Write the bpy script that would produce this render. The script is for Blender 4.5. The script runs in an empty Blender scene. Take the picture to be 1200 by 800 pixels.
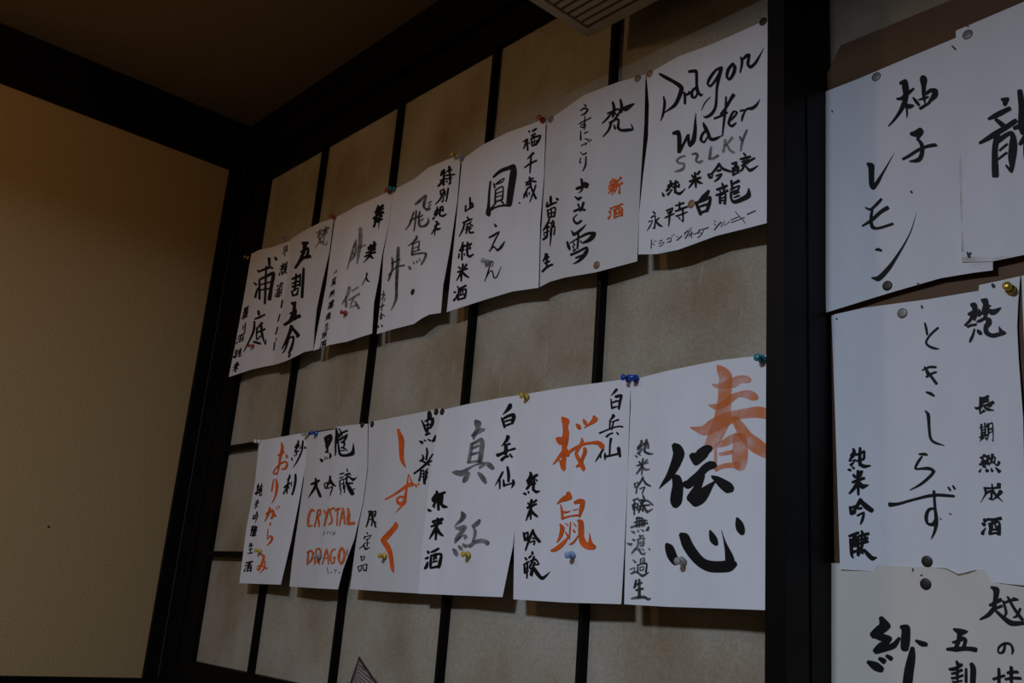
import bpy, bmesh, math, random
from mathutils import Matrix, Vector
random.seed(4)
C = bpy.context.scene.collection
sc = bpy.context.scene

# ---------------------------------------------------------------- camera, light, exposure
cam_data = bpy.data.cameras.new('camera')
cam = bpy.data.objects.new('camera', cam_data); C.objects.link(cam)
cam_data.sensor_fit = 'HORIZONTAL'; cam_data.sensor_width = 36.0; cam_data.lens = 33.5556
cam_data.clip_start = 0.02
cam.matrix_world = Matrix(((0.66828294, 0.15298314, 0.72800691, 0.0),
                           (0.73995442, -0.23745104, -0.62935242, 0.0),
                           (0.07658569, 0.95927742, -0.27188503, 1.25),
                           (0, 0, 0, 1)))
sc.camera = cam
sc.view_settings.view_transform = 'Standard'; sc.view_settings.look = 'None'
sc.view_settings.exposure = 0.0; sc.view_settings.gamma = 1.0
sc.view_settings.use_curve_mapping = False
world = bpy.data.worlds.new('World'); sc.world = world; world.use_nodes = True
world.node_tree.nodes['Background'].inputs[0].default_value = (1.0, 0.72, 0.46, 1)
world.node_tree.nodes['Background'].inputs[1].default_value = 0.045

def area(name, loc, target, energy, color, sx, sy, spread=180):
    l = bpy.data.lights.new(name, 'AREA'); l.shape = 'RECTANGLE'; l.size = sx; l.size_y = sy
    l.energy = energy; l.color = color; l.spread = math.radians(spread)
    o = bpy.data.objects.new(name, l); C.objects.link(o); o.location = loc
    o.rotation_euler = (Vector(target) - Vector(loc)).to_track_quat('-Z', 'Y').to_euler()
    return o
LAMP = (-0.62, -0.64, 2.21)          # pendant lamp over the table, behind the camera
area('pendant_light', LAMP, (LAMP[0], LAMP[1] + .001, 0.0), 25.5, (0.68, 0.82, 1.07), 0.26, 0.26)
def bulb(name, loc, energy, color, r):
    l = bpy.data.lights.new(name, 'POINT'); l.energy = energy; l.color = color; l.shadow_soft_size = r
    o = bpy.data.objects.new(name, l); C.objects.link(o); o.location = loc
bulb('warm_lamp', (-1.50, -0.25, 2.25), 4.2, (1.0, 0.62, 0.30), 0.05)

# ---------------------------------------------------------------- helpers
def mat(name, color, rough=0.6, spec=0.3, noise=None, bump=0, trans=0, metal=0, alpha=1):
    """noise = (scale, amount, stretch xyz): colour varied by a procedural noise."""
    m = bpy.data.materials.new(name); m.use_nodes = True
    nt = m.node_tree; b = nt.nodes['Principled BSDF']
    b.inputs['Base Color'].default_value = (*color, 1); b.inputs['Roughness'].default_value = rough
    b.inputs['Specular IOR Level'].default_value = spec; b.inputs['Metallic'].default_value = metal
    b.inputs['Transmission Weight'].default_value = trans; b.inputs['Alpha'].default_value = alpha
    if noise:
        s, amt, st = noise
        tc = nt.nodes.new('ShaderNodeTexCoord'); mp = nt.nodes.new('ShaderNodeMapping')
        mp.inputs['Scale'].default_value = st
        n = nt.nodes.new('ShaderNodeTexNoise'); n.inputs['Scale'].default_value = s; n.inputs['Detail'].default_value = 5
        r = nt.nodes.new('ShaderNodeMapRange'); r.inputs['From Min'].default_value = 0.3; r.inputs['From Max'].default_value = 0.7
        r.inputs['To Min'].default_value = 1 - amt; r.inputs['To Max'].default_value = 1 + amt
        mx = nt.nodes.new('ShaderNodeMix'); mx.data_type = 'RGBA'; mx.blend_type = 'MULTIPLY'; mx.inputs['Factor'].default_value = 1
        mx.inputs['A'].default_value = (*color, 1)
        nt.links.new(tc.outputs['Object'], mp.inputs['Vector']); nt.links.new(mp.outputs[0], n.inputs['Vector'])
        nt.links.new(n.outputs['Fac'], r.inputs['Value']); nt.links.new(r.outputs[0], mx.inputs['B'])
        nt.links.new(mx.outputs['Result'], b.inputs['Base Color'])
        if bump:
            bp = nt.nodes.new('ShaderNodeBump'); bp.inputs['Strength'].default_value = bump; bp.inputs['Distance'].default_value = 0.002
            nt.links.new(n.outputs['Fac'], bp.inputs['Height']); nt.links.new(bp.outputs[0], b.inputs['Normal'])
    return m

M = {}
M['wood'] = mat('dark_wood', (0.0045, 0.0035, 0.003), 0.5, 0.1, (9, .45, (1, 1, .12)), .15)
M['wood_h'] = mat('dark_wood_horizontal', (0.0045, 0.0035, 0.003), 0.5, 0.1, (9, .45, (.12, .6, 1)), .15)
M['plaster'] = mat('tan_plaster', (0.43, 0.295, 0.135), 0.9, 0.1, (220, .10, (1, 1, 1)), .35)
M['ceiling'] = mat('brown_ceiling', (0.21, 0.145, 0.072), 0.9, 0.1, (160, .08, (1, 1, 1)), .25)
M['board'] = mat('brown_board', (0.125, 0.062, 0.026), 0.6, 0.25, (14, .3, (.25, 1, 1)), .1)
M['wall'] = mat('beige_wall', (0.30, 0.25, 0.18), 0.9, 0.1, (40, .12, (1, 1, 1)), .2)
M['floor'] = mat('wood_floor', (0.10, 0.06, 0.035), 0.5, 0.3, (7, .4, (.15, 1, 1)), .1)
M['seat'] = mat('bench_wood', (0.05, 0.03, 0.018), 0.5, 0.3, (8, .4, (.15, 1, 1)), .1)
M['black'] = mat('black_ink', (0.006, 0.006, 0.007), 0.6, 0.2)
M['black_soft'] = mat('thin_black_ink', (0.016, 0.015, 0.014), 0.7, 0.2, (120, .5, (1, 1, 1)))
M['pen'] = mat('pen_ink', (0.05, 0.055, 0.06), 0.7, 0.2)
M['orange'] = mat('orange_ink', (0.76, 0.125, 0.018), 0.7, 0.2, (60, .2, (1, 1, 1)))
M['orange_mix'] = mat('uneven_orange_ink', (0.68, 0.15, 0.035), 0.7, 0.2, (160, .4, (1, 1, 1)))
def wash(name, color, lo, hi, scale):
    """diluted ink: covers more or less, so strokes that cross turn denser."""
    m = mat(name, color, .7, .2); nt = m.node_tree; b = nt.nodes['Principled BSDF']
    tc = nt.nodes.new('ShaderNodeTexCoord'); n = nt.nodes.new('ShaderNodeTexNoise')
    n.inputs['Scale'].default_value = scale; n.inputs['Detail'].default_value = 3
    r = nt.nodes.new('ShaderNodeMapRange'); r.inputs['From Min'].default_value = .35; r.inputs['From Max'].default_value = .65
    r.inputs['To Min'].default_value = lo; r.inputs['To Max'].default_value = hi
    nt.links.new(tc.outputs['Object'], n.inputs['Vector']); nt.links.new(n.outputs['Fac'], r.inputs['Value'])
    nt.links.new(r.outputs[0], b.inputs['Alpha'])
    return m
M['orange_wash'] = wash('orange_wash_ink', (0.80, 0.22, 0.05), .38, .80, 40)
M['grey'] = wash('grey_wash_ink', (0.07, 0.066, 0.062), .46, .74, 50)
M['stain'] = wash('brown_edge_stain', (0.16, 0.085, 0.03), .35, .95, 70)
M['faint_stain'] = wash('yellow_paper_stain', (0.46, 0.33, 0.18), .0, .3, 30)
M['grey_light'] = wash('faint_grey_wash_ink', (0.11, 0.10, 0.095), .4, .7, 60)
M['grey_dark'] = wash('dark_grey_wash_ink', (0.035, 0.034, 0.034), .6, .9, 60)

def paper_mat(name, color, stain=0):
    m = mat(name, color, .85, .15, (25, .035, (1, 1, .3)))
    return m
M['paper'] = paper_mat('white_paper', (0.80, 0.795, 0.80))
M['paper_aged'] = paper_mat('aged_paper', (0.72, 0.675, 0.575))
M['paper_cream'] = paper_mat('cream_paper', (0.70, 0.685, 0.665))

def pane_mat():
    m = bpy.data.materials.new('fibrous_pane_paper'); m.use_nodes = True; nt = m.node_tree
    b = nt.nodes['Principled BSDF']; b.inputs['Roughness'].default_value = .75; b.inputs['Specular IOR Level'].default_value = .2
    tc = nt.nodes.new('ShaderNodeTexCoord')
    def noise(scale, det, st=(1, 1, 1), rot=0, dist=0):
        mp = nt.nodes.new('ShaderNodeMapping'); mp.inputs['Scale'].default_value = st; mp.inputs['Rotation'].default_value = (0, rot, 0)
        n = nt.nodes.new('ShaderNodeTexNoise'); n.inputs['Scale'].default_value = scale; n.inputs['Detail'].default_value = det
        n.inputs['Distortion'].default_value = dist
        nt.links.new(tc.outputs['Object'], mp.inputs['Vector']); nt.links.new(mp.outputs[0], n.inputs['Vector'])
        return n.outputs['Fac']
    def ramp(f, stops):
        r = nt.nodes.new('ShaderNodeValToRGB'); e = r.color_ramp.elements
        e[0].position, e[0].color = stops[0][0], (*stops[0][1], 1); e[1].position, e[1].color = stops[-1][0], (*stops[-1][1], 1)
        for p, c in stops[1:-1]:
            x = e.new(p); x.color = (*c, 1)
        nt.links.new(f, r.inputs['Fac']); return r.outputs['Color']
    def mix(a, bb, f, mode='MIX'):
        x = nt.nodes.new('ShaderNodeMix'); x.data_type = 'RGBA'; x.blend_type = mode
        if isinstance(f, float): x.inputs['Factor'].default_value = f
        else: nt.links.new(f, x.inputs['Factor'])
        for s, k in ((a, 'A'), (bb, 'B')):
            if isinstance(s, tuple): x.inputs[k].default_value = (*s, 1)
            else: nt.links.new(s, x.inputs[k])
        return x.outputs['Result']
    base = ramp(noise(7, 6, (1, 1, .7)), [(.32, (0.305, 0.235, 0.145)), (.5, (0.40, 0.345, 0.25)), (.68, (0.46, 0.415, 0.325))])
    fine = ramp(noise(260, 3), [(.3, (.86, .86, .86)), (.7, (1.1, 1.1, 1.1))])
    col = mix(base, fine, 1.0, 'MULTIPLY')
    for st, rot, sc_ in (((9, 1, .8), .22, 15), ((9, 1, .9), -.6, 12)):
        f = ramp(noise(sc_, 1, st, rot, .6), [(.72, (0, 0, 0)), (.78, (.28, .28, .28))])
        col = mix(col, (0.52, 0.48, 0.42), f)
    nt.links.new(col, b.inputs['Base Color'])
    return m
M['pane'] = pane_mat()

def link(name, bm, m, parent=None, smooth=False):
    me = bpy.data.meshes.new(name); bm.normal_update(); bm.to_mesh(me); bm.free()
    if smooth:
        for p in me.polygons: p.use_smooth = True
    o = bpy.data.objects.new(name, me); C.objects.link(o)
    if m: me.materials.append(m)
    if parent: o.parent = parent
    return o
def box(bm, x0, x1, y0, y1, z0, z1, bev=0.0):
    r = bmesh.ops.create_cube(bm, size=1)
    for v in r['verts']:
        v.co = Vector(((x0 + x1) / 2 + v.co.x * (x1 - x0), (y0 + y1) / 2 + v.co.y * (y1 - y0), (z0 + z1) / 2 + v.co.z * (z1 - z0)))
    if bev:
        es = list({e for v in r['verts'] for e in v.link_edges})
        bmesh.ops.bevel(bm, geom=es, offset=bev, segments=2, affect='EDGES', profile=.5)
def boxes(name, lst, m, parent=None, bev=0.0015):
    bm = bmesh.new()
    for b in lst: box(bm, *b, bev)
    return link(name, bm, m, parent)
def struct(o, label=None):
    o['kind'] = 'structure'
    if label: o['label'] = label
    return o
def tag(o, label, cat, group=None):
    o['label'] = label; o['category'] = cat
    if group: o['group'] = group
    return o
def empty(name, loc=(0, 0, 0)):
    o = bpy.data.objects.new(name, None); C.objects.link(o); o.location = loc; o.empty_display_size = .02; return o

# ---------------------------------------------------------------- the room
struct(boxes('floor', [(-2.30, 2.6, -2.6, 1.06, -0.06, 0.0)], M['floor'], bev=0))
struct(boxes('ceiling', [(-2.30, 2.6, -2.6, 1.06, 2.415, 2.475)], M['ceiling'], bev=0))
struct(boxes('wall_left', [(-2.30, -2.20, -2.6, 1.06, 0.0, 2.415)], M['plaster'], bev=0))
struct(boxes('wall_back', [(-0.60, 2.6, 1.006, 1.06, 0.0, 2.415), (-2.20, -0.60, 1.0, 1.06, 0.0, 2.415)], M['wall'], bev=0))
# beams under the ceiling, corner post, dado rail
struct(boxes('trim_1', [(-2.20, -2.1879, -2.6, 0.93, 2.281, 2.335), (-2.20, -2.1915, -2.6, 0.93, 2.335, 2.342), (-2.20, -2.1879, -2.6, 0.93, 2.342, 2.415)], M['wood'], bev=.001))
struct(boxes('trim_2', [(-2.1875, 2.6, 0.932, 1.0, 2.372, 2.415), (-2.1875, 2.6, 0.945, 1.0, 2.362, 2.372), (-2.1875, 2.6, 0.93, 1.0, 2.300, 2.362), (-2.1875, 2.6, 0.95, 1.0, 2.29, 2.30)], M['wood_h'], bev=.001))
struct(boxes('trim_3', [(-2.20, -2.1879, 0.899, 1.0, 1.048, 2.281), (-2.1875, -2.124, 0.934, 1.0, 0.0, 2.29)], M['wood'], bev=.001))
struct(boxes('trim_4', [(-2.20, -2.1879, -2.6, 1.0, 0.0, 1.048)], M['wood'], bev=.001))
M['edge_glint'] = mat('painted_edge_glint', (0.055, 0.046, 0.04), .35, .4)  # paler colour paints the glint on the corner post edge
struct(boxes('glint_trim_8', [(-2.1879, -2.1868, 0.9300, 0.9325, 1.05, 2.12)], M['edge_glint'], bev=.0004))  # thin strip added only to carry that painted highlight
# post between the screen and the notice wall
struct(boxes('trim_5', [(-0.5995, -0.575, 0.90, 0.9995, 0.0, 2.29), (-0.575, -0.5735, 0.948, 1.0035, 0.0, 2.29)], M['wood'], bev=.001))
# low panelling and bench under the screen
struct(boxes('trim_6', [(-2.12, -0.60, 0.952, 1.0, 0.0, 1.02)], M['wood_h'], bev=.001))
struct(boxes('trim_7', [(-2.18, 2.2, 0.48, 0.94, 0.585, 0.625), (-2.18, 2.2, 0.50, 0.53, 0.0, 0.585)], M['seat'], bev=.003))

sp = boxes('nail', [(-2.2, -2.1985, 0.6405, 0.6450, 1.3470, 1.3505)], M['wood'], bev=.0006)
tag(sp, 'tiny dark nail head alone on the tan left wall', 'nail')

# papered lattice screen
win = struct(empty('window_1', (-1.33, 0.955, 1.02)))
def wpart(name, lst, m, bev=.0008):
    o = boxes(name, [tuple(v for v in b) for b in lst], m, None, bev)
    o.parent = win; o.matrix_parent_inverse = Matrix.Translation(win.location).inverted(); return o
wpart('panes', [(-2.07, -0.601, 0.955, 0.962, 1.09, 2.25)], M['pane'], 0)
wpart('stile', [(-2.122, -2.0577, 0.94, 0.966, 1.02, 2.285)], M['wood'])
wpart('stile', [(-0.618, -0.6005, 0.944, 0.966, 1.02, 2.285)], M['wood'])
wpart('rail', [(-2.0577, -0.618, 0.94, 0.966, 2.232, 2.289)], M['wood_h'])
wpart('rail', [(-2.0577, -0.618, 0.94, 0.966, 1.02, 1.097)], M['wood_h'])
for x in (-1.7965, -1.5015, -1.2048, -0.9107):
    wpart('muntin', [(x, x + .0075, 0.94, 0.955, 1.097, 2.232)], M['wood'])
xs = [-2.0577, -1.7965, -1.5015, -1.2048, -0.9107, -0.618]
for z in (1.322, 1.556, 1.7925, 2.012):
    wpart('crossbar', [(xs[i] + (.0075 if i else 0), xs[i + 1], 0.9405, 0.955, z - .0055, z + .0065) for i in range(5)], M['wood_h'])

SHEETS = {
 's1': (0.0010, 0.00033, 0.00, [(0.000,-20742,9381,20340),(0.187,-20327,9359,20334),(0.465,-19675,9342,20237),(0.812,-19011,9359,20198),(1.000,-18701,9381,20202)],
   [(0.000,-20634,9266,17224),(0.441,-19629,9305,17274),(0.738,-18870,9288,17244),(1.000,-18211,9266,17204)],
   [(0.000,-20742,9381,20340),(0.384,-20695,9349,19111),(0.731,-20650,9305,18034),(1.000,-20634,9266,17224)],
   [(0.000,-18701,9381,20202),(0.407,-18517,9346,18947),(1.000,-18211,9266,17204)]),
 's2': (0.0050, 0.00110, 2.40, [(0.000,-18640,9307,20183),(0.298,-18063,9274,20211),(0.709,-17329,9275,20232),(1.000,-16840,9307,20209)],
   [(0.000,-18442,9212,17186),(0.325,-17797,9182,17182),(0.616,-17322,9177,17231),(0.781,-17108,9195,17277),(1.000,-16762,9212,17273)],
   [(0.000,-18640,9307,20183),(0.259,-18461,9291,19344),(0.614,-18482,9257,18303),(1.000,-18442,9212,17186)],
   [(0.000,-16840,9307,20209),(0.254,-16796,9291,19432),(0.519,-16888,9267,18678),(0.695,-16919,9248,18175),(0.840,-16859,9231,17746),(1.000,-16762,9212,17273)]),
 's3': (0.0060, 0.00110, 4.80, [(0.000,-16891,9355,20242),(0.386,-15988,9318,20253),(0.804,-15119,9332,20258),(1.000,-14742,9355,20256)],
   [(0.000,-16672,9170,17235),(0.277,-16134,9205,17281),(0.575,-15510,9227,17257),(0.796,-15009,9192,17253),(1.000,-14575,9170,17249)],
   [(0.000,-16891,9355,20242),(0.214,-16825,9330,19566),(0.496,-16724,9281,18695),(0.720,-16705,9235,18040),(1.000,-16672,9170,17235)],
   [(0.000,-14742,9355,20256),(0.234,-14697,9327,19521),(0.441,-14752,9292,18919),(0.628,-14713,9254,18354),(0.786,-14720,9220,17894),(1.000,-14575,9170,17249)]),
 's4': (0.0050, 0.00110, 0.92, [(0.000,-14729,9355,20262),(0.302,-14008,9323,20260),(0.539,-13571,9315,20361),(0.806,-13024,9332,20359),(1.000,-12639,9355,20338)],
   [(0.000,-14537,9250,17253),(0.279,-13899,9215,17238),(0.563,-13295,9192,17217),(0.702,-13108,9211,17289),(0.828,-12924,9234,17334),(1.000,-12613,9250,17310)],
   [(0.000,-14729,9355,20262),(0.237,-14710,9339,19528),(0.450,-14750,9318,18903),(0.727,-14613,9286,18051),(1.000,-14537,9250,17253)],
   [(0.000,-12639,9355,20338),(0.287,-12579,9335,19418),(0.585,-12605,9303,18522),(0.825,-12658,9273,17829),(1.000,-12613,9250,17310)]),
 's5': (0.0060, 0.00110, 3.32, [(0.000,-12586,9355,20228),(0.254,-12028,9326,20309),(0.559,-11341,9316,20316),(0.811,-10802,9333,20286),(1.000,-10423,9355,20270)],
   [(0.000,-12408,9220,17280),(0.438,-11425,9259,17327),(0.719,-10788,9244,17326),(1.000,-10153,9220,17252)],
   [(0.000,-12586,9355,20228),(0.185,-12559,9340,19661),(0.521,-12501,9298,18655),(1.000,-12408,9220,17280)],
   [(0.000,-10423,9355,20270),(0.333,-10330,9323,19220),(0.606,-10298,9285,18405),(1.000,-10153,9220,17252)]),
 's6': (0.0070, 0.00110, 5.72, [(0.000,-10389,9355,20211),(0.155,-10052,9336,20259),(0.416,-9517,9316,20344),(0.739,-8828,9326,20298),(1.000,-8306,9355,20235)],
   [(0.000,-10189,9260,17275),(0.122,-9945,9254,17314),(0.275,-9608,9237,17305),(0.579,-8969,9222,17242),(1.000,-8225,9260,17252)],
   [(0.000,-10389,9355,20211),(0.349,-10321,9331,19146),(0.765,-10254,9288,17937),(1.000,-10189,9260,17275)],
   [(0.000,-8306,9355,20235),(0.265,-8274,9339,19406),(0.621,-8270,9304,18343),(1.000,-8225,9260,17252)]),
 's7': (0.0060, 0.00110, 1.84, [(0.000,-8289,9355,20228),(0.078,-8101,9345,20232),(0.265,-7675,9325,20255),(0.510,-7111,9315,20193),(0.763,-6599,9328,20192),(0.953,-6242,9349,20210),(1.000,-6156,9355,20212)],
   [(0.000,-8139,9180,17307),(0.135,-7814,9187,17239),(0.292,-7469,9205,17224),(0.587,-6868,9217,17275),(0.777,-6469,9197,17251),(0.943,-6140,9181,17236),(1.000,-6033,9180,17235)],
   [(0.000,-8289,9355,20228),(0.168,-8200,9338,19689),(0.345,-8169,9312,19153),(0.560,-8196,9273,18546),(0.773,-8201,9230,17946),(1.000,-8139,9180,17307)],
   [(0.000,-6156,9355,20212),(1.000,-6033,9180,17235)]),
 's8': (0.0040, 0.00110, 4.24, [(0.000,-8283,9289,15581),(0.259,-7646,9260,15618),(0.626,-6832,9252,15641),(0.938,-6215,9281,15621),(1.000,-6099,9289,15621)],
   [(0.000,-8095,9149,12698),(0.286,-7450,9167,12701),(0.637,-6712,9174,12718),(0.952,-6089,9150,12729),(1.000,-5999,9149,12730)],
   [(0.000,-8283,9289,15581),(0.105,-8248,9282,15256),(0.444,-8210,9241,14245),(0.755,-8150,9192,13361),(1.000,-8095,9149,12698)],
   [(0.000,-6099,9289,15621),(1.000,-5999,9149,12730)]),
 's9': (0.0040, 0.00110, 0.36, [(0.000,-10561,9320,15619),(0.101,-10304,9307,15639),(0.429,-9496,9281,15632),(0.918,-8462,9310,15617),(1.000,-8304,9320,15608)],
   [(0.000,-10189,9210,12672),(0.483,-9139,9180,12674),(1.000,-8197,9210,12699)],
   [(0.000,-10561,9320,15619),(0.401,-10414,9287,14381),(0.738,-10295,9246,13398),(1.000,-10189,9210,12672)],
   [(0.000,-8304,9320,15608),(0.428,-8250,9284,14308),(0.774,-8212,9241,13320),(1.000,-8197,9210,12699)]),
 's10': (0.0040, 0.00110, 2.76, [(0.000,-12457,9344,15614),(0.291,-11796,9312,15631),(0.693,-10985,9311,15645),(1.000,-10439,9344,15649)],
   [(0.000,-12390,9199,12665),(0.506,-11386,9239,12679),(1.000,-10409,9199,12692)],
   [(0.000,-12457,9344,15614),(0.139,-12503,9333,15194),(0.436,-12524,9295,14296),(0.744,-12477,9246,13391),(1.000,-12390,9199,12665)],
   [(0.000,-10439,9344,15649),(0.326,-10348,9311,14632),(0.746,-10321,9245,13398),(1.000,-10409,9199,12692)]),
 's11': (0.0030, 0.00110, 5.16, [(0.000,-14658,9381,15601),(0.065,-14501,9373,15623),(0.452,-13543,9342,15627),(0.933,-12547,9373,15654),(1.000,-12419,9381,15654)],
   [(0.000,-14462,9276,12667),(0.460,-13405,9257,12665),(0.908,-12515,9275,12669),(1.000,-12339,9276,12668)],
   [(0.000,-14658,9381,15601),(0.280,-14501,9362,14736),(0.488,-14488,9341,14120),(0.727,-14500,9312,13435),(1.000,-14462,9276,12667)],
   [(0.000,-12419,9381,15654),(0.377,-12403,9352,14488),(1.000,-12339,9276,12668)]),
 's12': (0.0050, 0.00110, 1.28, [(0.000,-16866,9355,15530),(0.228,-16296,9329,15573),(0.459,-15729,9315,15572),(0.501,-15693,9315,15615),(0.902,-14839,9343,15603),(1.000,-14643,9355,15587)],
   [(0.000,-16492,9250,12641),(0.542,-15444,9191,12641),(1.000,-14799,9250,12647)],
   [(0.000,-16866,9355,15530),(0.288,-16647,9335,14652),(0.572,-16602,9305,13834),(0.824,-16566,9274,13127),(1.000,-16492,9250,12641)],
   [(0.000,-14643,9355,15587),(0.263,-14458,9337,14759),(0.473,-14442,9316,14131),(0.686,-14531,9291,13517),(0.878,-14739,9266,12990),(1.000,-14799,9250,12647)]),
 's13': (0.0040, 0.00110, 3.68, [(0.000,-18816,9355,15608),(0.332,-18040,9320,15595),(0.886,-16981,9341,15612),(1.000,-16788,9355,15612)],
   [(0.000,-18448,9210,12641),(0.505,-17642,9250,12652),(1.000,-16757,9210,12664)],
   [(0.000,-18816,9355,15608),(0.283,-18661,9327,14728),(0.629,-18634,9276,13704),(1.000,-18448,9210,12641)],
   [(0.000,-16788,9355,15612),(0.199,-16676,9338,14988),(0.420,-16664,9309,14326),(0.712,-16688,9262,13475),(1.000,-16757,9210,12664)]),
 'r14': (0.0020, 0.00050, 6.08, [(0.000,-5791,9925,19213),(0.216,-5280,9906,19206),(0.525,-4617,9895,19229),(0.809,-4059,9908,19259),(1.000,-3710,9925,19291)],
   [(0.000,-5729,9850,16212),(0.385,-4944,9868,16307),(0.695,-4354,9863,16357),(0.883,-4008,9853,16340),(1.000,-3801,9850,16323)],
   [(0.000,-5791,9925,19213),(1.000,-5729,9850,16212)],
   [(0.000,-3710,9925,19291),(1.000,-3801,9850,16323)]),
 'r15': (0.0010, 0.00050, 2.20, [(0.000,-4062,9903,19348),(0.372,-3304,9875,19361),(1.000,-2202,9903,19433)],
   [(0.000,-4115,9838,16484),(0.175,-3801,9843,16419),(0.361,-3488,9854,16423),(1.000,-2498,9838,16451)],
   [(0.000,-4062,9903,19348),(0.379,-4078,9885,18215),(0.720,-4103,9861,17247),(1.000,-4115,9838,16484)],
   [(0.000,-2202,9903,19433),(1.000,-2498,9838,16451)]),
 'r16': (0.0020, 0.00050, 4.60, [(0.000,-5702,9925,16195),(0.169,-5279,9910,16203),(0.495,-4525,9895,16155),(0.758,-3980,9904,16147),(0.787,-3972,9906,16209),(1.000,-3565,9925,16228)],
   [(0.000,-5612,9870,13227),(0.394,-4792,9888,13202),(0.711,-4192,9882,13149),(1.000,-3687,9870,13115)],
   [(0.000,-5702,9925,16195),(0.440,-5663,9907,14831),(1.000,-5612,9870,13227)],
   [(0.000,-3565,9925,16228),(0.094,-3605,9923,15919),(0.163,-3627,9920,15693),(0.266,-3633,9916,15354),(0.460,-3626,9905,14735),(1.000,-3687,9870,13115)]),
 'r17': (0.0020, 0.00050, 0.72, [(0.000,-5791,9903,13296),(0.067,-5621,9895,13295),(0.427,-4776,9864,13269),(0.581,-4448,9864,13267),(0.650,-4324,9867,13211),(0.741,-4149,9874,13257),(0.912,-3826,9892,13257),(1.000,-3696,9903,13173)],
   [(0.000,-5749,9838,10896),(1.000,-3760,9838,11077)],
   [(0.000,-5791,9903,13296),(1.000,-5749,9838,10896)],
   [(0.000,-3696,9903,13173),(1.000,-3760,9838,11077)]),
 'r18': (0.0010, 0.00050, 3.12, [(0.000,-3556,9934,16233),(1.000,-2527,9934,16271)],
   [(0.000,-3670,9889,13484),(1.000,-2714,9889,13412)],
   [(0.000,-3556,9934,16233),(0.117,-3565,9931,15891),(0.306,-3577,9925,15348),(1.000,-3670,9889,13484)],
   [(0.000,-2527,9934,16271),(1.000,-2714,9889,13412)]),
}
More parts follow.
